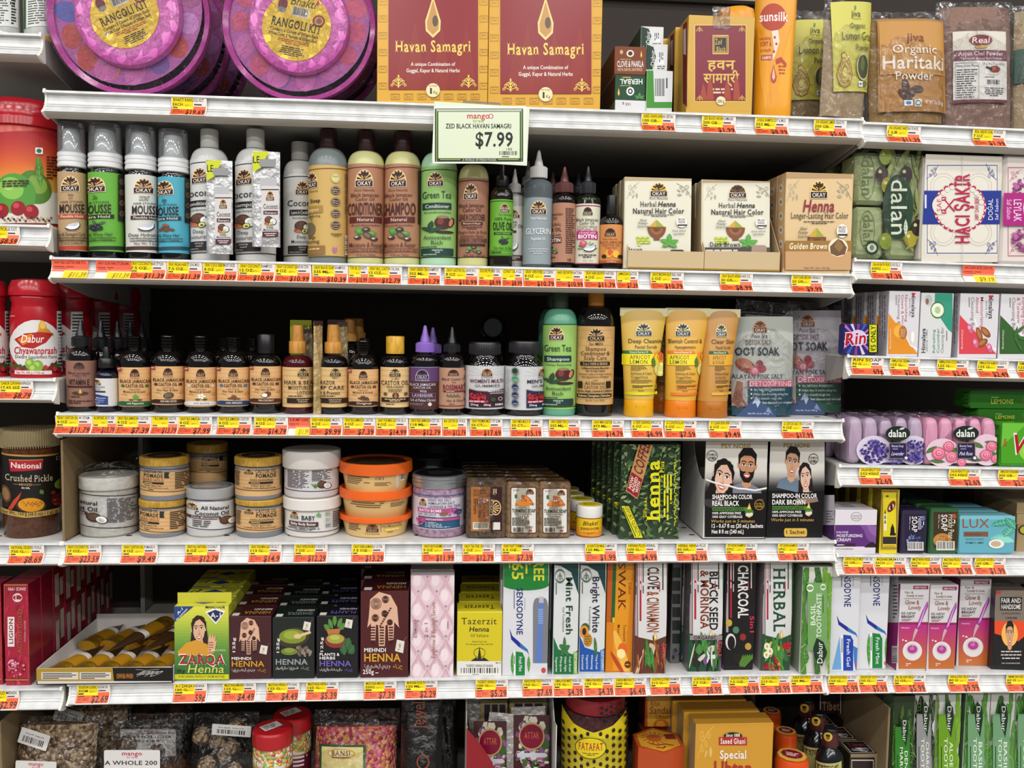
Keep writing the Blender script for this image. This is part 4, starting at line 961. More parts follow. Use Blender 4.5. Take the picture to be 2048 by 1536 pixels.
def sun(A):
 r='#b5442c'
 A.p('#eda52c',[(8,30),(38,62),(44,100),(30,100),(14,70)]);A.p('#eda52c',[(94,30),(66,62),(58,100),(78,100),(90,70)])
 A.e(r,48,25,33,10.6);A.t('sunsilk',14,86,21,28,'#f3e6e0','b');A.p('#e9d8c8',[(44,36),(60,35),(64,44),(52,56),(44,60),(50,50)])
 for x,y in((52,41),(56,46),(50,52)):A.e(r,x,y,3,1.2,8)
 A.t('SOFT &',16,44,44,47.5,r,'b');A.t('smooth',16,42,49,52,r);A.t('nourishing',14,42,40,42.5,r);A.r(r,18,54.5,46,58.5);A.t('SHAMPOO',20,44,55.4,57.8,'#f6e0d0','b');A.sub(drop,36,62,62,77,r,'#e8b8a0');A.ls(r,60,62,80,70,3,.5,'c');A.p(r,[(54,58),(68,56),(82,61),(80,64),(68,60),(56,62)])
A.sub(sun,1508,-30,1588,226);b.art(A,40,'front_print',lim=.9,prof=((35,226),(38,200),(39,120),(41,40),(42,-5),(38,-24)))
rep(b.o,-.03,.1,'yellow shampoo bottle standing behind, left of the logo bottle','yellow shampoo bottles');rep(b.o,.034,.09,'yellow shampoo bottle directly behind the logo bottle','yellow shampoo bottles')
def lemon(A):
 k='#4a4a22'
 A.r('#cdc75a',0,0,100,100);A.e('#5a8a4a',54,7,2.4,3,8,30);A.t('jiva',44,66,10,17,k);A.t('ORGANICS',48,68,18.5,20,k);A.t('Organic',40,78,24,30,k);A.t('Lemon Grass',20,104,34,43,k);A.t('Powder',52,88,48,55,k)
 A.sub(paisley,2,54,46,98,'#a8782c');A.e('#b8b08a',68,73,17,15);A.e('#3c4426',68,73,14.5,13);A.e('#5a6030',66,70,6,8);A.r('#e4e6ea',56,89,66,95);A.e('#4a6aa8',61,92,3,1.6,8);A.ring('#4a5a5a',73,92,4.5,1.6,3);A.t('NT WT',78,94,90,93,k);A.t('7 OZ (200g)',76,98,95,98,k)
p1=pouch(S1,'powder_pouch','clear pouch with pale yellow lemon grass sheet leaning forward in front',1633,1741,2,.0,.03,.8,M('#b39c7d',.7,0,.2,'powder'),lemon,(1655,8,1738,188),roll=.02,yaw=.25)
def lemon2(A):A.tf_=0;lemon(A)
p2=pouch(S1,'powder_pouch','pale yellow lemon grass pouch half hidden between yellow bottle and front pouch',1570,1668,22,.07,.028,.9,M('#a8916f',.7,0,.2,'powder'),lemon,(1574,44,1664,204))
rep(p2.o,.045,.05,'lemon grass pouch hidden furthest back behind the two front pouches','powder pouches')
X0,X1=P(865,270,-.016)[0],P(1053,270,-.016)[0];zt,zb=P(959,212,-.016)[2],P(959,328,-.016)[2]
o=root('price_sign','hanging white price card reading $7.99 with green double border','sign',(X0,-.0155+S1.yf,zb),0,ry=.028);w,h=X1-X0,zt-zb
box('card',0,w,0,.0012,0,h,M('#d9e4c8',.3),o,.0003)
A=Art();A.mk=lambda c:M(c,.2,0,.6)
def card(A):
 g='#2c3a24';k='#20261f'
 A.r('#e6e8dc',0,0,100,100);A.fr(g,2.5,4.5,97,97,1.3);A.fr('#7fa04a',3.8,6.8,95.7,94.7,1.2);A.fr(g,5,9,94.5,92.5,1.2);A.r('#d9e2c6',6.2,11,93.3,90.3)
 A.t('mango',37,61,12,22,'#c03a54','b');A.e('#c03a54',62.5,18,2.6,4.4);A.e('#e0e6d0',62.5,18,1.6,3.2);A.t('tree',43,55,23,28.5,'#8fb83c','b');A.t('ZED BLACK HAVAN SAMAGRI',14,84,31,39,k,'b');A.t('$7.99',46,86,46,70,k,'b');A.t('1 KG',79,85,73,77,k,'b');A.bar(70,78,92,86,None,'#222',digits=False);A.ls(k,74,87,90,89.5,1)
 A.r(g,5,91,95,96.5);A.r('#9ab45a',8,92.5,30,94);A.r('#9ab45a',70,92.5,92,94);A.t('A WORLD OF FRESH FOODS',32,68,92,95.6,'#e8ecd8','s')
A.sub(card,865,212,1052,327);inv,m=inv_of(o);q=m.to_3x3()
A.build('card_print',o,np.array(o.location),*[np.array(q@Vector(v))for v in((1,0,0),(0,0,1),(0,-1,0))],inv,None,1,(.0002,w-.0002))
V,Fc=boxmesh(w*.3,w*.7,.0005,.012,h-.002,h+.004);mesh('clip',V,Fc,M('#e8e8e8',.1,.05,.5,'clear'),o)
# left bay, top shelf
for k,(xl,xr,yb)in enumerate(((-32,40,58),(46,118,62))):
 b=Round(L1,'spice_canister',('silver canister with printed panel at the very top left corner','silver canister with yellow base rim beside the left pink tub')[k],'canister',(xl+xr)/2,-60,.034 if k==0 else.05,[('body',M('#c2c5c0',.25,.2),[(35,62),(36,59),(36,-58),(34,-60)]),('base_rim',M('#c9a92e' if k else '#b9bcb8',.25,.4),[(36.5,62),(37.2,60),(37.2,55),(36.3,54)])])
 A=Aplas();A.r('#d8dad4',xl+6,-60,xr-4,52);A.ls('#4a4f48',xl+10,-6,xr-22,48,11,.5,seed=3+k);A.ls('#333',xr-18,-4,xr-7,48,9,.6,seed=k);A.r('#2f5a34',xl+1,-60,xl+5,52);A.t('10',xr-20,xr-10,2,8,'#222','b');b.art(A,36)
# right bay, top shelf
def hari(A):
 w='#e9ddcf'
 A.r('#a8742a',0,0,100,100);A.r('#b98435',2,2,98,60);A.t('jiva',38,62,15,24,'#7a2a24');A.t('Organic',18,80,28,37,w);A.t('Haritaki',5,92,40,54,w,'b');A.t('Powder',22,74,57,66,w)
 for x,y,r in((36,74,10),(44,80,9),(32,82,8),(52,76,8),(40,86,7)):A.e('#3a1f14',x,y,r,r*.5,10,x*7);A.e('#5d3420',x-2,y-1,r*.5,r*.22,8,x*7)
 A.r('#e4e6ea',33,88,45,94);A.e('#4a7aa8',39,91,4,2,8);A.r('#dfe2e0',47,87,57,95);A.ring('#4a6a5a',52,91,4,1.2,3);A.t('NT WT 7oz (200g)',62,90,88,92,w)
pouch(R1,'powder_pouch','clear pouch with orange brown sheet lettered in large white print',1736,1897,20,.004,.034,.92,M('#9a7a4a',.7,0,.2,'powder'),hari,(1748,46,1892,230),roll=-.045,tilt=.06,inset=.1)
def real(A):
 k='#2a2426'
 A.r('#cfc8ba',0,0,100,100);A.e('#7a1c24',50,13,22,8);A.t('Real',34,66,9,17,'#efe0d8','i');A.p('#b89a4a',[(36,21),(66,20),(60,24),(42,25)]);A.r('#6a2a3c',0,27,100,42);A.t('Arjun Chal Powder',8,92,29,34.5,'#ecdfe0','s');A.t('Terminalia Arjuna Bark Powder',12,90,37,40.5,'#d8c0c8')
 A.r('#d9d6d0',0,42,100,96);A.fr(k,3,45,45,95,.6);A.t('Nutrition Facts',5,44,47,50.5,k,'b');A.ls(k,5,53,43,94,13,.5);A.t('20',36,42,58,62,k,'b');A.t('Net Wt. 7 oz. 200 g',54,94,45,48,k);A.e('#c9c4bc',74,57,13,6);A.e('#7a2a1c',75,54,11,5);A.e('#c05a34',72,53,5,2.4);A.ln('#1c1814',[(58,51),(70,54)],3);A.ls(k,56,64,92,66,1);A.bar(58,68,86,76,None,k);A.ls(k,52,79,96,92,5,.5,'c');A.r('#6a1c2c',0,96,100,100)
pouch(R1,'powder_pouch','clear pouch of pinkish brown powder with a cream and maroon label',1882,2036,0,.012,.034,.94,M('#8d7064',.7,0,.2,'powder'),real,(1896,70,2001,212),roll=-.04,tilt=.05,inset=.08)
def pk3(A):A.r('#16402f',-10,30,130,62);A.t('G',40,90,42,54,'#e6ebe6','b')
pouch(R1,'powder_pouch','clear pouch with dark green band cut off by the right edge',2026,2160,10,.012,.03,.94,M('#a59070',.7,0,.2,'powder'),pk3,(2030,40,2160,250),tilt=.05)
# third shelf: dark oil bottles, jars of gummies, tubes, foot soak
bk=M('#0b0706',.03,0,.7);glb=plas('#141214')
def flask(xl,xr,yneck,ny,body,lab,laby,draw,col='#dcae78',cap=None,capm_=None,capp=None,liq=None,group='dark castor oil bottles',d=None,zoff=0,name='oil_bottle',nw=None,lim=.97,turn=None):
 """round dark bottle; bare threaded neck unless cap rows are given"""
 xc=(xl+xr)/2;h=(xr-xl)/2;c=nw or h*.4;d=d or h*.00078+.013;yt=yneck if cap is None else min(q for _,q in cap)
 yb=spot(S3,xc,yt,d)[3];body_=body
 pr=[(h*.8,yb),(h*.95,yb-3),(h,yb-9),(h,body_)]
 for i in range(1,9):
  a=i/8*math.pi/2;pr.append((c*.95+(h-c*.95)*math.cos(a),body_-(body_-ny-2)*math.sin(a)))
 if cap is None:
  pr.append((c*.95,ny));y=ny-3;n=4;st=(ny-4-yneck)/n
  for i in range(n):y0=ny-4-i*st;pr+=[(c*.95,y0),(c*1.12,y0-st*.35),(c*1.12,y0-st*.6),(c*.95,y0-st*.95)]
  pr+=[(c,yneck+.5),(c*.9,yneck),(c*.75,yneck+.2)];pr.sort(key=lambda t:-t[1])
 parts=[('body',liq or bk,pr)]
 if cap is not None:parts.append((capp or 'cap',capm_,cap,35))
 b=Round(S3,name,lab,'bottle',xc,yt,d,parts,group,zoff=zoff,turn=turn)
 if laby:
  b.band('label',M(col,.45,0,.35),laby[0],laby[1],h);A=Aplas();A.sub(draw,xl,laby[0],xr,laby[1]);b.art(A,h,'label_print',parent=b.parts['label'],lim=lim)
 return b
def vite(A):
 k='#2c1614'
 A.sub(okay,24,5,60,19,'#5d3a30',k,'#8a6355','#82594c');A.t('Pure Naturals',26,58,20,22.5,k);A.t('Black Jamaican',8,76,26,31,k);A.t('Castor Oil',22,64,32,36,k);A.t('With',34,50,38,40.5,k);A.t('VITAMIN E',10,74,43,55,k,'b');A.r(k,6,57.5,84,60.5)
 A.e('#4a3325',46,73,26,4);A.sub(drop,34,62,58,75,'#a8803a','#d9b25a');A.ls(k,18,79,74,83,1);A.ls('#3a2018',10,88,96,97,2)
nozzle(132,194,640,(673,692),714,plas('#161517'),'dark bottle with black nozzle cap and dusky brown vitamin label at the left end',(720,811),'#8f6658',vite,sh=S3,cw_=19,liqm=bk)
for i,x in enumerate((203,236,262,285)):
 nozzle(x-22,x+22,641+i,(676,696),720,plas('#141416'),'black nozzle top in the dim row behind the hyaluronic bottle, %s from the left'%('first','second','third','fourth')[i],None,None,None,sh=S3,d=.085+.03*i,cw_=17,liqm=bk)
def hya(A):
 A.r('#cfcdc8',-60,0,120,100);A.p('#2a3f7a',[(-40,62),(10,60),(56,66),(56,98),(-40,98)]);A.r('#2a3f7a',56,98,60,99)
 A.sub(okay,-14,4,26,26);A.t('HYALURONIC',-30,42,29,35,'#2a3f7a','s');A.t('ACID',-4,22,37,43,'#2a3f7a','s');A.r('#2a3550',-20,46,44,52);A.t('Intense Moisture',-30,46,70,75,'#dfe3ee');A.t('Fifty Moisture',-24,40,78,82,'#dfe3ee');A.ls('#9aa6c8',-20,85,46,95,2)
b=flask(191,236,733,738,752,'small dark blue dropper bottle with white and blue label',(757,811),hya,'#cfcdc8',[(16,735),(16.5,733),(16.5,718),(15,716),(8,715.5),(7.5,700),(6,694),(2.5,692)],glb,'dropper_cap',M('#0a0d22',.06,0,.6),None)
def arch(a,b=None):return lambda A:a(A)
J=lambda**k:(lambda A:jam(A,**k))
flask(237,303,672,698,727,'dark oil bottle with bare threaded neck, tan label with green peppermint foot',(735,811),J(acc='#3d6b35',band='#1f5a3a',pic=pepper))
flask(303,370,670,699,727,'dark oil bottle with bare neck, tan label with dark brown foot and seed picture',(733,807),J(acc='#5a2f25',band='#3a1c18',l1='Cold Pressed',l2='-For Hair & Skin-',foot='100% PURE CASTOR',pic=lambda A:(A.e('#4a3a2c',50,50,38,44,rot=30),A.ls('#a08c70',22,20,80,80,6,.4))))
flask(370,434,671,699,728,'dark oil bottle with bare neck, tan label with white jasmine foot',(735,811),J(acc='#d9c9b8',band='#d6d4d2',foot='with Jasmine',fc='#333',pic=jasmine))
flask(434,500,674,699,728,'dark oil bottle with bare neck, tan label with blue argan foot',(735,810),J(acc='#4a6f96',band='#1f3f6a',l1='Cold Pressed',l2='-For Hair & Skin-',foot='with ARGAN',pic=argan))
flask(500,563,668,706,727,'dark oil bottle with tall black cap, tan label with coconut picture',(733,805),J(acc='#5a2f25',band='#4a2820',l1='Cold Pressed',l2='-For Hair & Skin-',foot='With COCONUT',pic=lambda A:(A.e('#6a4030',62,40,28,36),A.e('#5a3628',40,58,28,34),A.e('#efece6',38,58,22,27))),cap=[(16.5,706),(17,704),(17,671),(15.5,668.5),(10,668)],capm_=glb)
flask(697,757,680,706,732,'dark oil bottle with bare neck, tan label with seed heap, right of the razor spray',(739,811),J(acc='#6a3a2c',band='#3a1c1a',foot='Original',pic=seeds))
for i,x in enumerate((290,348,402,448,505,541,731)):
 flask(x-28,x+28,676,698,724,'black threaded bottle neck in the dim second row, %s from the left'%('first','second','third','fourth','fifth','sixth','seventh')[i],None,None,d=.12,group='second row of dark castor oil bottles')
wood=M('#c98e3f',.45,0,.4,'wood');woody=M('#d9a838',.4,0,.4,'wood')
def men(lines,foot,s=0):
 def d(A):
  k='#2a1a12'
  for i in range(7):A.r('#d1ab73',-10,8+i*14,110,10+i*14)
  A.sub(okay,44+s,3,82+s,26,'#d9bd8a',k,'#d9bd8a','#d3af78');A.t('MEN',54+s,72+s,27.5,30.5,k)
  for i,(t,x0,x1)in enumerate(lines):A.t(t,x0+s,x1+s,36+i*13,45.5+i*13,k,'s')
  A.ls(k,16+s,73,110+s,77,1);A.r(k,12+s,80,112+s,93)
  for i,q in enumerate(foot):A.tc(q,62+s,82.5+i*5,85.5+i*5,'#e0c9a4','b',.8)
 return d
for xl,xr,lab,liq,tx,ft,s,cy,lb in((565,626,'red bottle with wooden spray top and tan hair and beard label',M('#3f0912',.06,0,.6),(('HAIR & BEARD',2,118),('MOISTURIZING',16,112),('LOTION',44,92)),('Helps Keep Hair & Beard','And Naturally Shiny'),4,593,(733,812)),
        ('','','','','','','','','')):
 if xl:h=30;cap0=[(17.2,706),(17.5,705),(17.5,683),(16.8,682),(12.4,681.5),(11.4,655),(10.5,651),(8,650)];flask(xl,xr,706,708,727,lab,lb,men(tx,ft,s),'#d6b27a',cap0,wood,'wooden_spray_top',liq,'bottles with wooden tops',name='spray_bottle',nw=13)
flask(637,696,706,708,727,'near black bottle with wooden spray top and tan razor label',(733,812),men((('RAZOR',14,62),('BUMP CARE',-20,92),('Protect & Prevent',-24,78)),('Soothing formula that helps','bumps with quick results'),-6),'#d6b27a',[(17.2,706),(17.5,705),(17.5,685),(16.8,684),(13,683.5),(11.8,655),(11,650),(8,649)],wood,'wooden_spray_top',M('#0d0609',.06,0,.6),'bottles with wooden tops',name='spray_bottle',nw=13)
def menco(A):
 k='#2a1a12'
 for i in range(7):A.r('#d9b67e',-10,8+i*14,110,10+i*14)
 A.sub(okay,30,4,70,27,'#dfc28c',k,'#d9bd8a','#d9b880');A.t('for MEN',38,64,29,33,k);A.t('CASTOR OIL',4,96,36,47,k,'s');A.t('HAIR & BEARD',22,78,49,54,k,'s');A.ls(k,24,56,76,65,3,.4,'c');A.e('#5a2f20',52,73,11,7);A.sub(drop,46,66,58,80,'#c9a07a','#7a4028');A.e('#5a5034',18,70,6,4);A.e('#5a5034',86,70,6,4);A.r(k,5,79,95,90);A.ls('#d9c09a',10,81,90,89,2,.5,'c');A.ls(k,20,93,80,97,1)
flask(761,819,706,708,727,'dark bottle with yellow wooden disc cap and tan for men label',(733,812),menco,'#dcb982',[(18,707),(18.4,705),(18.4,674),(17.6,672.6),(12,672)],woody,'wooden_cap',None,'bottles with wooden tops',nw=13)
def lav(A):
 k='#d9cfe0'
 A.r('#5a3a66',-10,0,110,36);A.r('#4a2c28',-10,36,110,100);A.r('#8a86a0',-10,0,110,1.6);A.sub(okay,20,6,64,30,'#5a3a66','#1d1216',k,k);A.t('Pure Naturals',20,64,31,34,k);A.t('BLACK JAMAICAN',2,84,40,46,k,'s');A.t('CASTOR OIL',14,70,48,53,k,'s');A.t('With',34,56,56,62,k,'s');A.fr('#8a6aa8',0,64,84,75,1);A.t('LAVENDER',10,76,66.5,72.5,k,'s');A.t('Oil of Palma Christi',4,84,78,84,k,'s');A.e('#d9cfc0',66,91,6,4.6);A.ls('#8a7a80',2,88,54,94,2)
nozzle(819,880,651,(685,704),722,M('#8a66c0',.35),'dark bottle with purple ribbed nozzle cap and purple brown label',(734,816),'#4a2c28',lav,sh=S3,cw_=18,liqm=bk)
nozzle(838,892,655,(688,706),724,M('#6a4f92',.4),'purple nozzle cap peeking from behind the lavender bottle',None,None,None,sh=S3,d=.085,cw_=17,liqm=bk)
def rosem(A):
 k='#3a1f1c';p='#7a2438'
 A.sub(okay,34,6,78,22,'#5a2f26','#2c1512','#d9b59a','#b58a70');A.t('Black Castor Oil',14,104,27,33,k);A.t('With',50,66,36,40,k);A.t('ROSEMARY',18,104,44,56,p,'b');A.r(p,18,58,104,62);A.ls('#e5c8b8',30,58.6,92,61.4,1)
 for i in range(12):A.ln('#3a5a3a',[(30+i*4,72+(i%2)*1.5),(36+i*4,66+(i%3)*4)],2)
 A.t('Hair & Shine',32,92,80,86,k,'i');A.r(p,-20,95,120,97);A.ls(k,40,90,80,93,1)
nozzle(877,930,654,(688,704),723,plas('#1b1a1c'),'dark bottle with black nozzle cap and pinkish tan rosemary label',(734,815),'#b58a70',rosem,sh=S3,cw_=16,liqm=bk)
def jarg(xl,xr,lidx,lidy,laby,lab,draw):
 h=(xr-xl)/2;xc=(xl+xr)/2;c=(lidx[1]-lidx[0])/2
 b=Round(S3,'gummy_jar',lab,'jar',xc,lidy[0],h*.00078+.012,[('body',bk,[(h*.8,828),(h*.95,825),(h*.99,818),(h*.99,738),(h*.94,727),(h*.84,719),(c*.93,713),(c*.93,lidy[1]-2)]),
  ('lid',plas('#1c1a1d'),[(c,lidy[1]),(c*1.01,lidy[1]-2),(c,lidy[0]+3),(c*.96,lidy[0]+.6),(c*.9,lidy[0])],30)],'dark gummy jars')
 b.band('label',M('#c9c9c9',.35,0,.4),laby[0],laby[1],h);A=Aplas();A.sub(draw,xl,laby[0],xr,laby[1]);b.art(A,h,'label_print',parent=b.parts['label'])
 ring_ribs(b,c,lidy,plas('#232125'));return b
def ring_ribs(b,c,ly,m,n=60):
 R=c*b.sx*1.012;z0,z1=(b.pb-ly[1]+2)*b.k,(b.pb-ly[0]-4)*b.k;V,Fc=[],[]
 for i in range(n):
  a=2*math.pi*i/n;q=len(V);w=math.pi/n*.5
  for r_,da in((R*.985,-w),(R*1.01,0),(R*.985,w)):V+=[(r_*math.sin(a+da),-r_*math.cos(a+da),z0),(r_*math.sin(a+da),-r_*math.cos(a+da),z1)]
  Fc+=[(q,q+2,q+3,q+1),(q+2,q+4,q+5,q+3)]
 mesh('lid_ribs',V,Fc,m,b.parts['lid'])
def gum(who,c2,s):
 def d(A):
  k='#5a1c34' if who[0]=='W' else '#1d2238'
  for i in range(9):A.ln('#bfc3c4',[(54+s,24),(54+s+50*math.cos(math.radians(180+i*22)),24+30*math.sin(math.radians(180+i*22)))],.6)
  A.sub(okay,40+s,8,68+s,27,'#c98a4a','#3a1a1e','#e8d5c0','#d9a878');A.t('Pure Naturals',40+s,68+s,28,31,k);A.t(who,12+s,94+s,34,42,k,'b');A.t('GUMMIES',24+s,86+s,46,52,'#555058')
  A.p(c2,[(10+s,57),(30+s,61),(54+s,62),(78+s,61),(96+s,57),(96+s,100),(10+s,100)]);A.ln('#a8a4a0',[(10+s,56),(30+s,60),(54+s,61.4),(78+s,60),(96+s,56)],2)
  A.sub(bunch,10+s,66,32+s,86,'#8a1a24','#c0303c','#a82430',26,4,13);A.sub(bunch,26+s,64,52+s,88,'#8a1a24','#c0303c','#a82430',26,5,13);A.t('IMMUNE SUPPORT',56+s,92+s,60.5,63.5,'#e8e0e4');A.t('ANTIOXIDANT',60+s,92+s,65,68,'#e8e0e4');A.r('#a8304c',12+s,83,56+s,88.5);A.t('RED BERRY MIX',14+s,48+s,84,87.5,'#f2dede','b')
  A.t('27mcg',16+s,34+s,91,95.5,'#e8e0e4','b');A.t('20mg',46+s,62+s,91,95.5,'#e8e0e4','b');A.t('500MG',72+s,90+s,91,95.5,'#e8e0e4','b');A.e('#2f4a34',68+s,81,6,5);A.ring('#d9d5d0',84+s,80,5.5,1.2,5,n=5)
  if s>10:
   A.t('Core Pure Naturals',8,14,8,92,'#8a8a8a','u')
   for i,c in enumerate(('#1d3a28','#3f8a5a','#22304e','#22304e','#22304e')):A.sub(badge,20,4+i*18.6,38,22+i*18.6,c,'#d9dde0','',('','NON GMO','SOY FREE','NUT FREE','GLUTEN')[i])
  else:
   for i in range(5):A.e('#4a2030',0,10+i*18,6,5)
 return d
jarg(929,1009,(937,1000),(684,709),(730,815),'dark gummy jar with white label and dark plum berry panel',gum("WOMEN'S MULTI",'#3a1a28',2))
jarg(1009,1087,(1016,1078),(682,706),(731,816),"dark gummy jar with white label turned to a column of round badges",gum("MEN'S MULTI",'#1c2c48',46))
V,Fc=[],[]
X,y,z=P(986,655,S3.yf+.27)[0],S3.yf+.27,S3.z(0)
o=root('lying_jar','black jar lying on another dark jar in the shadow, round base to the aisle','jar',(X,y,z));r=(P(1012,655,y)[0]-P(960,655,y)[0])/2;zc=P(986,655,y)[2]-z
pr=[(r*.7,.004),(r*.86,0),(r,.004),(r,.06),(r*.8,.075)];V,Fc=lathe(pr,40);mesh('body',[(a,c,b+zc)for a,b,c in V],[f[::-1]for f in Fc],bk,o,smooth=40)
mesh('lower_jar',*lathe([(r*.95,0),(r,.004),(r,zc-r-.008),(r*.9,zc-r-.0005)]),bk,o,smooth=40)
dgc=plas('#2f3f2c')
bottle(1085,1153,584,(1104,1136),(584,616),648,'#5a9c80',dgc,'tall mint green tea shampoo bottle with dark green cap',(648,815),'#96bf66',gtea('Shampoo','Champu Shampooing'),sh=S3,liqm=M('#5fa184',.28),line='#1d3a24',d=.045)
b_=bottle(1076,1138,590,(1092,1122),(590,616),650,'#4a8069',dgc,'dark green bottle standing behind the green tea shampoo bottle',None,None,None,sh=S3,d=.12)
def shmen(A):
 k='#1d1916'
 for i in range(10):A.r('#cda56a',-10,4+i*10,110,5.2+i*10)
 A.sub(okay,30,3,76,20,'#d9b67e',k,'#d6b57e','#cfa76c');A.t('for MEN',36,70,21.5,25,k)
 for i,(q,a,b)in enumerate((('Shampoo',26,78),('Conditioner &',14,88),('Scalp Care',22,80))):A.t(q,a,b,27+i*6,32+i*6,k,'s')
 A.r(k,12,46.5,88,51.5);A.t('3-in-1 HAIR & BEARD',20,82,47.6,50.6,'#d9bd8a','s');A.t('Caffeine & Keratin Blend for',16,86,53.5,56,k,'b');A.t('Hair & Scalp Vitality',26,76,57,59.4,k,'b');A.t('Cleanses scalp and helps reduce',8,92,61,63.6,k);A.t('the appearance of flakes',16,84,65,67.6,k);A.t('with',44,58,69.5,71.5,k,'i');A.r(k,6,72,18,81);A.r(k,78,72,90,81);A.t('All Natural',24,74,72,76,k,'s');A.t('CASTOR OIL',22,76,77.5,81.5,k,'s');A.t('Biotin, Argan, Linseed & Caffeine',6,92,83,85.6,k,'b');A.rr(k,4,88,92,93,2.4);A.t('Hydrates | Strengthens | Refreshes',8,88,89,92,'#d9bd8a','b');A.t('Net Wt. 16 oz / 473ml',26,74,95.5,98,k)
bottle(1152,1228,586,(1176,1208),(586,612),645,'#0d0806',plas('#b3741c'),'tall near black bottle with amber cap and tan for men label',(652,806),'#cda368',shmen,sh=S3,liqm=bk,d=.045)
def stube(xl,xr,cxl,cxr,yt,ycap,yb,body,capc,lab,draw,d,group='yellow squeeze tubes',ygrad=None):
 xc=(cxl+cxr)/2;X,y,z,pb,sx,H=spot(S3,(xl+xr+cxl+cxr)/4,yt,d);k=H/(yb-yt);cr=(cxr-cxl)/2*sx;hw=(xr-xl)/2*sx
 a=face(X,y)*.35;o=root('squeeze_tube',lab,'tube',(X,y,z),a,group);zc=(yb-ycap)*k;sh_=((xl+xr)/2-(cxl+cxr)/2)*sx*.5
 V,Fc=lathe([(cr*.97,0),(cr,.001),(cr*.97,zc-.001),(cr*.95,zc)],36);o2=mesh('flip_cap',V,Fc,capc,o,smooth=40)
 for v in o2.data.vertices:v.co.x-=sh_
 box('cap_lip',-cr*.3-sh_,cr*.3-sh_,-cr*.985,-cr*.9,zc*.55,zc*.72,capc,o2,bev=.0006)
 n,m=22,40;V,Fc=[],[]
 for j in range(n+1):
  t=j/n;q=t**1.1;rx=cr*.98*(1-q)+hw*q;ry=cr*.98*(1-t**1.25)+.0012*t;cx=-sh_+2*sh_*q
  for i in range(m):w=2*math.pi*i/m;V.append((cx+rx*math.sin(w),-ry*math.cos(w),zc+(H-zc)*t))
 for j in range(n):
  for i in range(m):e=(i+1)%m;Fc.append((j*m+i,j*m+e,(j+1)*m+e,(j+1)*m+i))
 Fc.append(tuple(reversed(range(m))));Fc.append(tuple(range(n*m,n*m+m)));mesh('tube_body',V,Fc,body,o,smooth=50)
 cm=M('#e3dcae',.25);V,Fc=boxmesh(-hw+sh_,hw+sh_,-.0017,.0017,H*.925,H);mesh('crimp',V,Fc,cm,o)
 if draw:
  A=Aplas();A.sub(draw,xl,yt,xr,yb);inv,mm=inv_of(o);q3=mm.to_3x3()
  def cv(U,h):
   t=np.clip((U[:,1]-zc)/(H-zc),0,1);q=t**1.1;rx=cr*.98*(1-q)+hw*q;ry=cr*.98*(1-t**1.25)+.0012*t;cx=-sh_+2*sh_*q
   return np.stack([U[:,0],-ry*np.sqrt(np.maximum(1-np.clip((U[:,0]-cx)/rx,-1,1)**2,0))-.0005-h,U[:,1]],1)
  A.build('tube_print',o,np.array(o.location)+np.array(q3@Vector((0,-cr*.8,0))),*[np.array(q3@Vector(v))for v in((1,0,0),(0,0,1),(0,-1,0))],inv,cv,12,(-hw*.93,hw*.93))
 return o
def scrub(t1,t2,l1,l2,tc_,bandc,foot,head2,s=0,fruit=True):
 def d(A):
  k='#3a3018';w='#e8dca8'
  A.sub(okay,37+s,14,74+s,27,w,'#22262c','#e8e8ea',w);A.t(t1,22+s,100+s,29,33,k);A.t(t2,36+s,84+s,35,38,k)
  A.p(tc_,[(10,40),(68,40),(74,43),(10,43)]);A.t('Natural Extract Of',24,64,40.6,42.4,'#e8ecd0');A.r(bandc,9,43.2,91,53.5);A.t(l1,24+s,68+s,44.5,48,k,'s');A.t(l2,24+s,62+s,49,52.4,k,'s')
  if fruit:A.e('#d98a2a',88,48,14,7);A.e('#c8502a',92,46,8,4);A.sub(leaf,66,46,84,56,'#3a6a2a','#6d9a4a');A.e('#d6cf6a',92,58,15,6.5);A.ring('#e6e2a0',92,57,12,1.6,5)
  A.ls(k,26,54,62,59,4,.4);A.t(head2[0],26,72,60,62.5,k);A.t(head2[1],26,62,63.5,66,k);A.ls(k,26,67,74,70.5,3,.4);A.fr(foot,26,71.5,84,76,.7);A.ls(k,29,72.3,80,75.3,2,.5);A.ls(k,40,77,66,78,1);A.r(foot,14,79,86,81.5)
 return d
ty=M('#d9ad4a',.3,0,.5)
stube(1238,1331,1250,1309,616,795,829,M('#d6b04c',.3),plas('#e0a413'),'yellow facial scrub tube with bright yellow cap',scrub('Deep Cleaning','Facial Scrub','APRICOT','LEMON','#2a6a34','#e3d41c','#d9d21c',('Exfoliates & Clears','Clogged Pores')),.035)
t2=stube(1329,1416,1332,1394,616,797,830,M('#dca83e',.3),plas('#e07a12'),'yellow scrub tube with bright orange cap and lemon picture',scrub('Blemish Control &','Hyperpigmentation','APRICOT','LEMON','#d9702a','#e3cf1c','#e07a2a',('Exfoliates & Clears','Clogged Pores'),-10),.034)
stube(1414,1476,1396,1457,618,797,829,M('#c08a3f',.3),plas('#b36b1c'),'golden brown scrub tube with brown orange cap leaning on the clear pouch',scrub('Clear Skin','Facial Scrub','APRICOT','& SUGAR','#2a5a34','#d9a02a','#d9a838',('Exfoliates & Keeps','Skin Clean & Clear'),-4,False),.028)
rep(t2,-.012,.075,'dim orange capped tube seen between the two front tubes','yellow squeeze tubes')
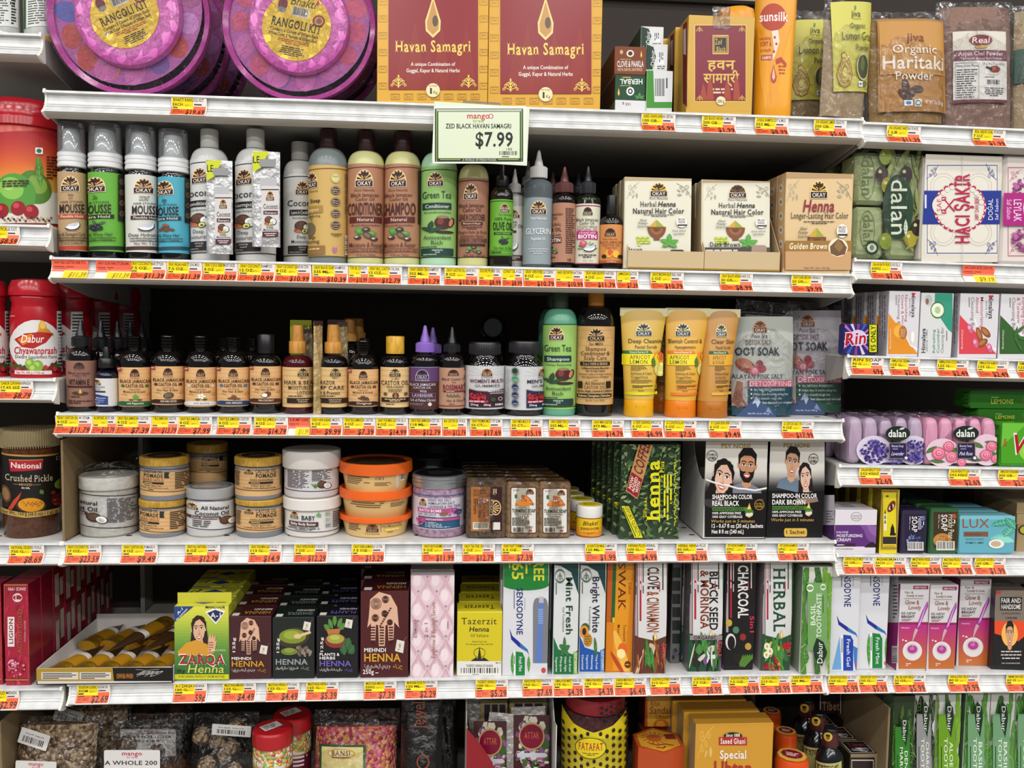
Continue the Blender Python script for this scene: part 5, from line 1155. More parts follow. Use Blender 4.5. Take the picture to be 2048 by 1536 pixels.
def soak(pal):
 def d(A):
  k='#2a3444'
  A.r(pal,0,0,100,60);A.sub(okay,30,4,54,17,'#c98a4a','#4a1a1e','#e8d5c0','#d9a878');A.t('Foot Spa',28,54,18,22,k,'i');A.t('DETOX SALT',18,60,24,29,'#6a3040');A.t('FOOT SOAK',-4,74,32,40,k,'b')
  A.e('#8a4a38',18,51,16,7,rot=15);A.e('#b5735c',16,48,12,5,rot=10);A.e('#b5606c',32,56,9,5);A.e('#d99aa4',32,56,5,2.6);A.e('#a04a54',44,54,7,4);A.e('#8a3a44',40,49,6,4)
  A.t('HIMALAYAN PINK SALT',-20,80,59.5,64,k,'s');A.r('#c06a7c',22,65.5,100,72.5);A.t('DETOXIFYING',24,96,66.6,71.6,'#ecd0d6');
 return d
def soak1(bg):
 def d(A):
  A.r('#b9bdb4' if bg=='#1f4a5a' else '#b4aeb4',-4,0,100,66);A.r(bg,-4,66,100,102);soak('#b9bdb4' if bg=='#1f4a5a' else '#b4aeb4')(A);A.r('#a9a2a0',-4,66,20,92);A.p('#8d5f4c',[(4,66),(13,68),(12,84),(20,92),(4,94),(-4,88)])
  for i,(q,w)in enumerate((('ALL NATURAL INGREDIENTS',84),('Helps relax & soothe aching feet',90),('Helps smooth rough skin',78),('Leaves feet cleansed and refreshed',98))):A.e('#dde6e4',26,75.4+i*4.4,1.5,1,8);A.t(q,30,w,74.2+i*4.4,76.6+i*4.4,'#cfdcdc')
  A.p('#3a4c72',[(0,104),(12,96),(24,88),(34,82),(46,90),(58,94),(70,104)]);A.p('#a9b4c8',[(34,82),(27,90),(33,89),(36,94),(41,88)]);A.p('#7f8cab',[(54,93),(50,98),(58,99),(62,101)]);A.t('Net Wt. 16 oz / 453 gr',20,56,99,100.6,'#d9dde6')
 return d
pouch(S3,'foot_soak_pouch','clear pouch with white and dark teal foot soak print, front one',1456,1586,602,.034,.036,.86,M('#a89c98',.6,0,.3,'mottle'),soak1('#1f4a5a'),(1464,634,1580,826),roll=.075,tilt=.05,inset=.3,cat='pouch')
pouch(S3,'foot_soak_pouch','clear pouch with white and dark green foot soak print, leaning at the right end',1558,1690,606,.074,.036,.84,M('#a89c98',.6,0,.3,'mottle'),soak1('#24503c'),(1560,622,1675,820),roll=.075,tilt=.06,inset=.16)
c=Carton(S3,'sample_card','yellow sample pack card standing behind the wooden spray top','card',580,623,640,.10,.002,[paper('#a8ad24')]);A=Art();A.t('SAMPLE',584,624,651,661,'#22240a','b');A.t('PACK',590,616,664,672,'#22240a','b');c.art(A)
def slat(xl,xr,yt,d,col,lab,yaw,roll=0.):
 c=Carton(S3,'sample_sachet',lab,'sachet',xl,xr,yt,d,.007,[paper(col)],'tan sample sachets',yaw=yaw,skip=True);c.o.rotation_euler.y=roll
 pillow('foil_pack',c.W,c.H,.008,M(col,.35,.2,.5,'foil'),c.o,3,.001,top=.1);V,Fc=boxmesh(-c.W*.49,c.W*.49,-.0012,.0012,c.H*.96,c.H+.002);mesh('seal_strip',V,Fc,M('#3a2018',.5),c.o)
slat(624,648,644,.02,'#b59a68','tan foil sachet standing upright between the red and black spray bottles',.9)
slat(612,640,660,.085,'#8f7f60','greyish tan sachet leaning behind the red bottle',.5,-.1)
slat(684,704,646,.06,'#a8926a','tan sachet leaning to the right behind the razor spray bottle',.5,-.06)
slat(655,690,642,.11,'#5d4a3a','brown sachet upright behind the razor spray top',.2)
for i,x in enumerate((699,716)):
 flask(x-26,x+26,680,684,712,'dim wooden spray top in the back row right of the tan sachets, %s one'%('left','right')[i],None,None,cap=[(15,682),(15,665),(11.5,664),(11,640),(9,637)],capm_=wood,capp='wooden_spray_top',d=.13+.03*i,group='dim wooden spray tops',nw=12)
# left bay: mango tub and red paste jars
red=M('#a81420',.2,0,.5)
b=Round(L2,'pickle_tub','large tub with red lid and green mango picture at the left edge','tub',52,209,.078,[('body',M('#b5382a',.3),[(80,447),(83,444),(85,300),(84,262),(80,258)]),('lid',red,[(86,262),(89,260),(88,245),(85,243),(86,232),(83,228),(84,218),(78,211),(40,209)])],'left bay jars')
A=Aplas()
def mng(A):
 cs=('#a8242c','#b5332a','#c4482a','#d1602a','#d97c30','#d9963c','#cfa860')
 A.grad(cs,-20,0,120,68,24)
 A.r('#d2cfc4',-20,66,120,100);A.e('#4c7c2c',62,61,28,18,rot=12);A.e('#7da042',66,58,16,10,rot=12);A.sub(leaf,56,26,82,62,'#4f8a30','#86b85a',.5,rot=-8);A.e('#4f9434',30,68,34,22,rot=8);A.e('#86bb50',24,62,20,12,rot=8);A.e('#a4cf6c',20,59,9,5)
 for x,y in((8,86),(35,84),(56,88)):A.e('#8f1220',x,y,12,8);A.e('#c2404c',x-3,y-3,5,3)
 for i in range(26):A.e(('#3a2a20','#8a5a3a','#c9a070')[i%3],10+i*3.1,94+(i*7%5),2,1.4,6)
 A.ls('#4a1a14',80,26,104,52,8,.5);A.ls('#3a3418',10,53,58,61,3,.6);A.rr('#e6e6e0',62,18,74,25,1);A.e('#2a6a4a',68,21.5,4,2.4);A.ln('#8a3a1c',[(60,50),(64,38),(72,36),(70,46),(80,52),(86,66)],.8)
A.sub(mng,-6,262,116,446);b.art(A,85,'front_print')
def prash(A):
 w='#d9d5d1'
 A.e(w,50,60,50,34);A.e('#a81420',50,102,60,8);A.p('#d9a02a',[(62,26),(70,32),(72,40),(54,42),(56,32)]);A.e('#e8c05a',64,33,5,5);A.p('#c88a24',[(46,46),(58,38),(74,38),(86,48),(66,44)])
 A.p('#a8201c',[(10,52),(30,44),(60,42),(84,44),(70,56),(46,64),(24,62)]);A.p('#d9782a',[(16,52),(32,46),(44,44),(40,54),(26,60)]);A.t('Dabur',24,66,46,56,'#f3ece4','i');A.t('Chyawanprash',10,90,62,71,'#b01a2c','bi',sh=.1);A.t('Dietary Supplement Paste',12,90,72.5,77,'#2a2426','s')
 for i in range(22):A.e(('#3a5a2a','#8a1c24','#5a3a24','#b0343c')[i%4],4+i*4.3,86+(i*5%9),4.5,3.5,8)
 for x,y,r in((40,84,9),(54,87,10),(46,91,9)):A.e('#7da63a',x,y,r,r*.8);A.e('#a9c860',x-2,y-2,r*.5,r*.35)
 A.r('#e3d3cf',12,93,80,98);A.t('Net Wt. 500 g (17.65 oz)',15,66,94,97.2,'#b01a2c','b');A.ls('#d9a0a0',4,20,22,22,1)
def redjar(xl,xr,yt,d,lab,art=True,turn=None):
 h=(xr-xl)/2;b=Round(L3,'paste_jar',lab,'jar',(xl+xr)/2,yt,d,[('body',red,[(h*.86,755),(h*.93,751),(h*.97,738),(h*.97,640),(h*.9,615),(h*.88,608),(h*.93,600),(h*.93,594),(h*.9,592)]),('lid',M('#b01824',.2),[(h*1.,592),(h*1.01,588),(h*.98,575),(h*.86,562),(h*.5,558.5),(.01,558)])],'red paste jars',turn=turn)
 if art:
  A=Aplas();A.sub(prash,xl,600,xr,752);b.art(A,h*.97,'front_print',eps0=.0012)
  A=Aplas();A.r('#d4d0cc',xr-10,622,xr+60,738);A.ls('#333',xr-8,626,xr+30,735,16,.5,seed=8);b.art(A,h*.985,'side_panel',lim=.999,eps0=.0006)
 return b
j=redjar(18,124,558,.052,'red lidded paste jar facing the aisle with white front panel')
j2=redjar(-86,20,556,.052,'red paste jar cut off by the left edge of the photograph')
for i,(dx,dy)in enumerate(((.012,.09),(.02,.18),(.028,.27))):rep(j.o,dx,dy,'red paste jar %s back in the column behind the front jar'%('one','two','three')[i],'red paste jars',turn=-.9)
# right bay: wrapped soap packs, soap boxes
c=Carton(R2,'soap_pack','wrapped pack of green olive soap bars with dark green oval','soap pack',1710,1848,299,.012,.075,[M('#8c9a66',.4)],skip=True)
W,H=c.W,c.H;m=M('#a3ad82',.4)
for i in range(2):
 for k in range(2):box('soap_bar',-W*.47 if i==0 else.004,-.002 if i==0 else W*.47,.008,.065,.004+k*H*.49,H*.49+k*H*.49,m,c.o,bev=.006)
A=Art();A.mk=lambda q:M(q,.3)
def dal(A):
 d='#6f7d4c'
 A.t('dalan',10,26,12,44,d,'d');A.t('dalan',12,26,62,90,d,'d');A.ring(d,18,28,11,.8,20);A.ring(d,18,76,11,.8,18)
 rnd=random.Random(4)
 for i in range(26):x,y=rnd.uniform(44,98),rnd.uniform(2,96);A.sub(leaf,x-9,y-13,x+9,y+13,('#74803f','#8f9a5a','#5c6a34')[i%3],'#a3ad74',.34,rot=rnd.uniform(-60,60))
 for x,y,cc in((42,10,'#8a9a34'),(37,26,'#341a1c'),(72,26,'#2c1c18'),(45,36,'#a0942c'),(42,86,'#8a9a34'),(78,84,'#a0942c'),(88,74,'#2c201a')):A.e(cc,x,y,9,7.5);A.e('#c9c890',x-3,y-2.5,2.5,1.6)
 A.e('#173a22',60,55,22,29,30);A.t('dalan',50,73,31,80,'#e6eadc','d');A.sub(leaf,66,66,76,82,'#e6eadc','#173a22');A.e('#d6d9c8',22,92,9.5,6.6);A.ring('#173a22',22,92,9.5,2.6,6.6);A.sub(leaf,17,89,27,95,'#2a4a24','#fff')
A.sub(dal,1710,292,1848,514);inv,o,(ex,ez,nf,ey,nl)=c.axes();A.build('wrap_print',c.o,o+nf*-.0072,ex,ez,nf,inv,None,1,(-W*.49,W*.49));pillow('film',W,H,.034,M('#fcfdf8',.1,.01,.5,'film'),c.o,6,.002,14,20,bot=.95,top=.8,y0=.016)
rep(c.o,-.006,.09,'green olive soap pack directly behind the wrapped front pack','green soap packs')
def haci(bl,pk):
 def d(A):
  A.r('#d6cfc0',-2,-2,102,102);A.rr('#ded9cd',3,8,97,95,3);A.fr(bl,5,9.5,96,94,.8)
  for x,y in((26,30),(72,30),(26,74),(72,74)):A.ring('#cbc3b2',x,y,17,1.2,13);A.ring('#cbc3b2',x,y,13,.8,10)
  for x,y,r in((12,16,0),(88,16,90),(12,88,-90),(88,88,180)):A.sub(swirl,x-8,y-7,x+8,y+7,bl,rot=r+180)
  A.r(bl,-2,34,102,66);A.ls('#d6d6ea',1,38,5,64,1,.6,vert=True);A.e('#ded8cc',47,50,34,24,30)
  for i in range(26):
   a=i*.2417
   if abs(math.cos(a))>.25:A.e(pk,47+31*math.cos(a),50+22.5*math.sin(a),3.2,2.2,10);A.e('#ded8cc',47+28.4*math.cos(a),50+20.4*math.sin(a),3.4,2.4,10)
  A.e('#ded8cc',22,48,11,9);A.t('SAF',17,23,42,54,pk,'u');A.ln(pk,[(26,42),(40,54)],1.6);A.ln(pk,[(40,42),(26,54)],1.6);A.fr(pk,23,40,29,44,1.2);A.fr(pk,23,52,29,56,1.2);A.t('HACI ŞAKİR',41,59,18,84,pk,'bu');A.t("1889' DAN BERİ",66,71,40,62,pk,'u');A.t('DOĞAL',83,89,42,62,'#d9dcf0','u');A.t('Saf Sabun',92,96,42,62,'#d9dcf0','u');A.r('#c4bcae',49.6,-2,50.2,30);A.r('#c4bcae',49.6,84,50.2,102)
 return d
hp=Carton(R2,'soap_pack','white wrapped four bar soap pack with blue band and red scalloped ring','soap pack',1846,2001,310,.006,.06,[M('#d6cfc0',.3)],bev=.006);A=Art();A.mk=gloss;A.sub(haci('#28388a','#b32a4a'),1846,310,2001,520);hp.art(A)
ph=Carton(R2,'soap_pack','white wrapped soap pack with magenta band cut off by the right edge','soap pack',2003,2158,308,.006,.06,[M('#d9d0c8',.3)],bev=.006);A=Art();A.mk=gloss
def ley(A):
 A.fr('#c06a7a',8,12,102,94,1);A.sub(swirl,10,14,26,26,'#b85a78');A.sub(swirl,10,80,26,92,'#b85a78');A.sub(bunch,10,20,60,46,'#9a4a82','#b8669a','#7d3a6a',70);A.sub(bunch,8,66,60,92,'#9a4a82','#b8669a','#7d3a6a',70);A.r('#a82a7a',0,36,100,66);A.t('LEYLAK',14,24,42,62,'#ecd5e6','d');A.t('Saf Sabun',5,11,42,60,'#e0b8d4','d');A.e('#e6d9d6',60,50,34,24);A.ring('#b32a4a',60,50,32,3,22)
A.sub(ley,2003,308,2158,526);ph.art(A)
for c,q in((hp,'blue banded'),(ph,'magenta banded')):rep(c.o,0,.066,'soap pack standing behind the %s pack'%q,'wrapped soap packs')
def him(name2,pic,bg,flip=False,tc='#a8324a'):
 def d(A):
  A.r('#d2cfd2',0,0,100,100);A.p(bg,[(0,34),(26,52),(62,78),(96,100),(0,100)]);A.ln('#e8e4e6',[(40,42),(52,66),(72,86),(100,94)],3)
  A.t('Himalaya',76,88,4,42,'#26222a','bd');A.p('#b02a3a',[(76,3),(88,3),(84,9),(78,9)]);A.t('SINCE 1930',68,72,12,40,'#444','d')
  for i,q in enumerate(name2):A.t(q,55-i*12,63-i*12,6,6+4.3*len(q),tc if i<2 else '#7a6a70','d')
  A.ls('#777',24,6,28,40,1,.6,vert=True);pic(A);A.t('Cleansing',6,10,60,92,'#e8e0d8','d')
 return d
def cuc(A):
 A.r('#d0d0ce',0,0,100,100);A.p('#2f8f74',[(46,0),(100,0),(100,66),(86,60),(56,36),(44,20)]);A.e('#c9d6c0',54,28,22,14);A.e('#dfe8cf',54,28,17,11);A.e('#a9c08c',54,28,9,6);A.ring('#3f6a3a',54,28,22,2.4,14);A.e('#b5b8b8',26,12,12,9);A.e('#8a5a4a',22,14,5,5)
 A.t('Himalaya',4,16,58,98,'#26222a','bu');A.t('SINCE 1930',19,23,60,96,'#444','u')
 for i,q in enumerate(('Refreshing','Cucumber','Cleansing Bar')):A.t(q,38+i*13,46+i*13,60-i*2,98,'#2f7f78' if i<2 else '#7a8a88','u')
 A.ls('#666',80,62,84,96,1,.6,vert=True)
def honey(A):A.e('#d98a1c',34,66,26,14,rot=20);A.e('#e8a83a',36,64,18,10);A.e('#a86a3a',48,66,13,11);A.ls('#e0b070',40,60,58,73,4,.4);A.e('#d6cfc8',78,74,9,12);A.e('#efe9e4',79,73,5,9)
def almond(A):
 for x,y,a in((52,68,60),(60,82,-20),(68,64,30)):A.e('#8a4a24',x,y,14,6.5,rot=a);A.e('#b0703c',x-1,y-1,9,3.6,rot=a)
 for x,y in((28,58),(42,82),(78,90)):A.e('#c9648a',x,y,9,6,rot=50);A.e('#e6a0bc',x-2,y-2,4,3)
def neem(A):
 for x,y,a in((40,66,20),(50,60,60),(42,78,-30),(56,74,100),(48,86,140)):A.sub(leaf,x-8,y-14,x+8,y+14,'#2f5a2a','#5a8a44',.4,rot=a)
 A.e('#d9782a',78,78,14,9);A.e('#e89a3a',80,74,9,5)
def soapbox(xl,xr,draw,lab,sd=None,side='',yt=583):
 c=Carton(R3,'soap_box',lab,'box',xl,xr,yt,.004,.03,[paper('#d2cfd2'),paper('#bdb8bd'),paper('#cfcccf')],'upright white soap boxes');A=Art();A.sub(draw,xl,yt,xr,708);c.art(A)
 return c
s1=soapbox(1776,1838,him(('Nourishing','Cream & Honey','Cleansing Bar'),honey,'#d98a1c'),'upright white soap box with orange corner and honey picture',yt=582)
A=Art();A.ls('#7a6a78',1748,590,1772,702,5,.4,vert=True);s1.left(A)
soapbox(1840,1905,cuc,'upright white soap box with teal corner and cucumber slice',yt=586)
s3=soapbox(1918,1996,him(('Moisturizing','Almond','Cleansing Bar'),almond,'#d1404a'),'upright white soap box with red corner and almonds',yt=587);A=Art();A.ls('#7a6a78',1907,592,1916,704,2,.4,vert=True);s3.left(A)
soapbox(1999,2080,him(('Purifying Neem','& Turmeric','Cleansing Bar'),neem,'#2f5a24'),'upright white soap box with dark green corner at the right edge',yt=588)
for i in range(4):rep(s1.o,-.004*i-.003,.0335*(i+1),'dim white soap box %s back from the honey one'%('one','two','three','four')[i],'upright white soap boxes')
rn=Carton(R3,'soap_bar_pack','small purple and blue wrapped bar with red slanted lettering and yellow strip','soap pack',1688,1757,648,-.001,.022,[gloss('#2c2a66')],bev=.003);A=Art();A.mk=gloss
def rin(A):
 for i in range(16):a=i*.3927;A.p(('#8a3a8a','#3a5ab0','#b06ab8','#d9c0e0')[i%4],[(38,48),(38+60*math.cos(a),48+60*math.sin(a)),(38+60*math.cos(a+.16),48+60*math.sin(a+.16))])
 A.e('#cfc0dc',40,48,26,28);A.t('Rin',2,66,26,72,'#efe0e4','bi',rot=-8);A.t('Rin',4,64,29,70,'#b01a24','bi',rot=-8);A.r('#1c1c14',70,0,98,100);A.r('#cfd21f',73,3,94,97);A.t('₹5 ONLY',77,91,6,93,'#16160c','bu')
A.sub(rin,1688,648,1757,706);rn.art(A)
# fourth shelf: jars, tubs, soaps, hair colour
def pot(sh,xl,xr,yt,ylid,yb,lab,body,lid,laby,col,draw,d=None,zoff=0.,group=None,name='cream_jar',lidm2=None,foot=.9,cat='jar',top=None,off=2,ribs=False,turn=None,neck=None,wall=.97):
 """wide jar: lid rows yt..ylid, body to yb"""
 h=(xr-xl)/2;xc=(xl+xr)/2;d=d or h*.00081+.02
 x,y,z,pb,sx,H=spot(sh,xc,yt,d,zoff);el=abs(z+H-CH)/(y-CC[1])*h
 ytc=yt+el*.9
 b=Round(sh,name,lab,cat,xc,ytc,d,[('body',body,[(h*foot,yb),(h*wall,yb-4),(h*wall,ylid+8),(h*(neck or.9),ylid+3),(h*(neck or.9),ylid-2)]),
  ('lid',lid,[(h*.985,ylid),(h,ylid-1.5),(h,ytc+2.5),(h*.97,ytc+.6),(h*.93,ytc),(h*.9,ytc+.4),(.01,ytc+.4)],30,1)],group,zoff=zoff,turn=turn,seg=48)
 if laby:
  b.band('label',M(col,.42,0,.4),laby[0],laby[1],h*wall);A=Aplas();A.sub(draw,xl,laby[0],xr,laby[1]);b.art(A,h*wall,'label_print',parent=b.parts['label'])
 if top:
  A=Aplas();A.tf=None;A.sub(top,-b.sx*h*.9,b.sx*h*.9,b.sx*h*.9,-b.sx*h*.9)
  V=np.vstack(A.V);L3=np.column_stack([V[:,0],V[:,1],np.full(len(V),(b.pb-ytc-.4)*b.k+.0002)+2e-5*np.array(A.Ly)])
  mesh('lid_print',L3,A.F,A.mats,b.parts['lid'],A.mi)
 if ribs:ring_ribs(b,h*.99,(ylid,ytc),lid,70)
 return b
cb=box('cardboard_divider',0,.0035,0,.33,0,.158,M('#8a7554',.8,0,.2,'card'),bev=.0006)
cb.location=(P(124,1000,S4.yf+.006)[0]-.0015,S4.yf+.008,S4.z(0));cb.rotation_euler.z=.02;tag(cb,'upright brown cardboard sheet dividing the pickle jars from the coconut jars','cardboard')
def coil(A,s=0,big=False):
 k='#2a2024'
 A.r(k,-20,0,120,2.5);A.r(k,-20,97.5,120,100)
 A.sub(okay,-14+s,12,14+s,36);A.t('All Natural',18+s,74+s,20,32,k,'b');A.t('Coconut Oil',6+s,74+s,38,51,k,'b');A.r('#4a2f2c',-14+s,54,58+s,64);A.t('Deep Moisturizing',0+s,54+s,56,62,'#dcd2cc')
 A.sub(coco,54+s,52,92+s,90);A.ls(k,2+s,67,44+s,92,4,.45)
def coil_bag(A):coil(A,-44);A.ls('#3a3438',46,8,96,82,17,.5)
cj=pot(S4,158,280,938,975,1079,'wide white coconut oil jar wrapped in a loose clear bag',M('#c2c0b8',.35),M('#d6d4cd',.35),(991,1057),'#cfcdcb',coil_bag,d=.072)
V,Fc=[],[];rnd=random.Random(3);R=cj.prof[1][0]*1.04;Hj=cj.H;n=44
prb=[(R*.98,.0008),(R*1.02,.012),(R*1.0,Hj*.5),(R*1.015,Hj*.86),(R*1.03,Hj*1.0),(R*.97,Hj*1.08),(R*.72,Hj*1.13),(R*.3,Hj*1.16),(.001,Hj*1.15)]
for k,(r,z)in enumerate(prb):
 for i in range(n):a=2*math.pi*i/n;q=r*(1+.022*math.sin(a*7+k*1.7)+.015*math.sin(a*13+k));V.append((q*math.sin(a),-q*math.cos(a),z+(.004*math.sin(a*3+k)if k>3 else 0)))
for k in range(len(prb)-1):
 for i in range(n):j=(i+1)%n;Fc.append((k*n+i,k*n+j,(k+1)*n+j,(k+1)*n+i))
q=len(V)
for j in range(7):
 for i in range(9):V.append((R*.25+R*.12*i+.002*math.sin(j*2+i),R*.1+j*.004,Hj*1.06+j*.008*(.4+i*.1)+.003*math.sin(i*1.9+j)))
for j in range(6):
 for i in range(8):a=q+j*9+i;Fc.append((a,a+1,a+10,a+9))
bg=mesh('clear_bag',V,Fc,M('#fcfcfb',.12,.02,.5,'film'),None,smooth=60);bg.location=cj.o.location;tag(bg,'loose clear plastic bag around the widest white coconut oil jar','bag')
wl=M('#c39a3c',.4,0,.4,'wood');gj=M('#7d7f86',.35)
def pom(kind,s=0):
 def d(A):
  k='#2a1c14';r='#8a3424'
  for i in range(6):A.r('#cba06a',-20,8+i*16,120,10+i*16)
  A.r(k,-20,0,120,2.4);A.r(k,-20,97.6,120,100)
  if kind=='h':
   A.t('CASTOR OIL',6+s,44+s,8,20,k,'s');A.t('POMADE',6+s,44+s,24,39,k,'sb');A.t('HARD HOLD',4+s,46+s,44,55,r,'s');A.r(k,5+s,59,46+s,67);A.ls('#d9bd8a',8+s,60.5,40+s,66,1);A.t('Helps give hair',8+s,42+s,71,77,k);A.t('sleek and defined look.',0+s,56+s,80,86,k);A.p('#2c2a26',[(47+s,14),(57+s,14),(55+s,27),(57+s,40),(47+s,40)]);A.ls(k,68+s,14,104+s,88,10,.5);A.ls(k,16+s,89,36+s,94,1)
  else:
   A.sub(okay,22+s,8,42+s,32,'#d9b27c',k,'#d9b27c','#d3a96f');A.t('CASTOR OIL',46+s,88+s,10,24,k,'s');A.t('POMADE',46+s,88+s,28,44,k,'sb');A.t('THICKENING',34+s,82+s,50,58,k,'s');A.rr(k,32+s,62,82+s,70,3);A.ls('#d9bd8a',36+s,64,78+s,68.6,1);A.t('Helps give hair',37+s,78+s,74,81,k);A.t('a sleek and defined look.',22+s,88+s,84,91,k);A.ls(k,0,20,14,84,12,.5);A.ls(k,94,10,108,88,13,.5)
 return d
def lidart(A):A.ring('#2a1c14',50,50,46,1.6,n=36);A.e('#2a2018',50,50,40,40,30);A.e('#4a3620',50,50,24);A.t('POMADE',30,70,44,56,'#b8924a','f')
def pomade(x,yt,yl,yb,ly,kind,lab,s,below=None,top=None):
 return pot(S4,x[0],x[1],yt,yl,yb,lab,gj,wl,ly,'#d2a872',pom(kind,s),d=.062,zoff=below or 0.,group='wooden lidded pomade jars',foot=.93,top=top,name='pomade_jar',neck=.94,turn=None)
p0=pomade((278,374),985,1009,1075,(1016,1065),'h','lower pomade jar of the hard hold stack with wooden lid',-4)
pomade((279,380),903,926,994,(938,984),'h','upper pomade jar of the hard hold stack with wooden lid',2,p0.H+.0003,lidart)
p1=pomade((471,568),984,1005,1074,(1014,1061),'t','lower pomade jar of the thickening stack with wooden lid',-4)
pomade((469,565),903,926,990,(934,982),'t','upper pomade jar of the thickening stack with wooden lid',-2,p1.H+.0003,lidart)
pd=pomade((345,433),978,1000,1048,(1008,1046),'h','dim pomade jar in the row behind, lower one',30);pd.o.location.y+=.075
q=pomade((345,433),892,912,970,(922,962),'h','dim pomade jar in the row behind between the two wooden lidded stacks',30,pd.H+.0003);q.o.location.y+=.075
clr=M('#c6c6c6',.1,.1,.5,'clear')
pot(S4,372,471,962,993,1076,'clear lidded coconut oil jar between the two pomade stacks',M('#b9b9b6',.2),M('#a9aaab',.15,.1),(1001,1060),'#c9c8c6',lambda A:coil(A,12),d=.066,top=lambda A:(A.ring('#6a6a6c',50,50,46,4,n=36),A.ring('#8a8a8c',50,50,30,3,n=30)))
wj=M('#d2cdc8',.35);wl2=M('#dcd8d2',.35)
def afr(A):
 k='#3a2c30'
 A.r('#4a2a30',-20,0,120,3);A.r('#4a2a30',-20,96,120,99);A.ls(k,8,14,46,88,15,.5);A.ls(k,50,10,86,56,9,.5,seed=2);A.sub(coco,58,52,84,94);
 for i in range(5):A.ln('#4a7a34',[(56,84),(50+i*3,66+i%2*5)],2)
 A.ls(k,-6,10,4,90,14,.5)
def baby(A):
 k='#2a2426'
 A.r('#4a2a30',-20,0,120,2);A.r('#4a2a30',-20,97,120,100);A.sub(okay,12,10,27,46);A.t('BABY',32,55,28,47,'#2a3a34','b');A.sub(mint,56,10,66,34,'#6a9a54','#a9c88a');A.r('#4a2c2a',12,54,60,74);A.t('Baby Body Butter',15,56,58,69,'#e5dcd6','b');A.ls(k,8,77,64,92,3,.5,'c')
 for i,c in enumerate(('#5a8a4a','#8aa86a','#2a3a54')):A.fr(c,72,12+i*25,79,30+i*25,1);A.sub(leaf,73,14+i*25,78,28+i*25,c,'#dde')
 A.ls(k,83,12,100,84,9,.5);A.ls(k,-4,24,6,70,7,.5)
w0=pot(S4,566,683,978,1014,1076,'lower white jar of the pair, lettered BABY body butter',wj,wl2,(1019,1065),'#d3d0ce',baby,d=.068,foot=.86,wall=.93,neck=.9,group='white body butter jars')
pot(S4,565,682,889,931,990,'upper white jar of the pair with large plain white lid and small print',wj,wl2,(936,984),'#c9c6c6',afr,d=.068,zoff=w0.H+.0003,foot=.86,wall=.93,neck=.9,group='white body butter jars')
org=plas('#e8641a')
def otub(yt,yl,yb,zoff,lab,draw,ly,tl=None):
 h=73;xc=752;d=.075;x,y,z,pb,sx,H=spot(S4,xc,yt,d,zoff);el=abs(z+H-CH)/(y-CC[1])*h*.9;ytc=yt+el
 b=Round(S4,'butter_tub',lab,'tub',xc,ytc,d,[('body',M('#d9b878',.3,0,.5),[(h*.80,yb),(h*.83,yb-2),(h*.92,yl-2),(h*.92,yl-6)]),('lid',org,[(h*.955,yl+1),(h,yl),(h*1.01,yl-4),(h,ytc+1),(h*.97,ytc),(h*.93,ytc+.6),(h*.9,ytc+5),(.01,ytc+5)],35,1)],'orange lidded tubs',zoff=zoff,seg=56)
 A=Aplas();A.sub(draw,679,ly[0],825,ly[1]);inv,m=inv_of(b.o);q3=m.to_3x3();r0,r1=h*.81*b.sx,h*.925*b.sx;zt=(b.pb-yl)*b.k
 def cv(U,hh):
  R=r0+(r1-r0)*np.clip(U[:,1]/zt,0,1)+.0004+hh;return np.stack([U[:,0],-np.sqrt(np.maximum(R*R-U[:,0]**2,1e-8)),U[:,1]],1)
 A.build('side_print',b.o,np.array(b.o.location)+np.array(q3@Vector((0,-(r0+r1)/2,0))),*[np.array(q3@Vector(v))for v in((1,0,0),(0,0,1),(0,-1,0))],inv,cv,12,(-r0*.95,r0*.95))
 if tl:
  zz=(b.pb-ytc-5)*b.k;R=h*.88*b.sx;A=Aplas();A.sub(tl,-R,R,R,-R);V=np.vstack(A.V);mesh('lid_print',np.column_stack([V,np.full(len(V),zz+.0002)+2e-5*np.array(A.Ly)]),A.F,A.mats,b.parts['lid'],A.mi)
 return b
def ot1(A):k='#6a4a2a';A.ls(k,8,14,44,76,6,.4);A.ring(k,52,36,3,1,8,8);A.ring(k,58,36,3,1,8,8);A.ls(k,48,56,74,80,3,.4);A.r('#d9cdb8',77,4,82,96);A.bar(84,8,95,60,'#e8e4dc','#222')
def ot2(A):k='#6a4a2a';A.ls(k,12,16,66,84,5,.4,'c');A.ring(k,74,34,3,1,8,8);A.ring(k,80,34,3,1,8,8);A.ls(k,70,50,92,80,3,.4);A.e('#e0b04a',6,50,4,14)
def ot3(A):k='#5a3a24';A.sub(okay,36,24,54,80,'#b98a54','#4a2018','#e0c49a','#a8743c');A.t('Pure Naturals',35,55,84,92,k);A.ls(k,12,10,30,80,6,.4);A.t('Shea & Mango',60,86,16,30,k);A.t('Ultra Moisturizing',58,86,36,48,k);A.r('#e6c02a',62,55,84,74);A.t('BODY BUTTER',64,82,60,70,'#f4ead0','b');A.ls(k,66,78,82,84,1);A.r('#5a3a24',56.5,12,57,76)
o0=otub(1008,1035,1077,0,'lowest orange lidded tub of three, lettered shea and mango',ot3,(1038,1072));o1=otub(958,988,1028,o0.H-.004,'middle orange lidded tub of three',ot2,(990,1022))
otub(908,943,983,o0.H-.004+o1.H-.004,'topmost orange lidded tub of three with barcode',ot1,(944,980),lambda A:(A.e('#4a3422',50,50,48,48,40),A.t('BODY BUTTER',24,76,44,58,'#8a6a3a','f')))
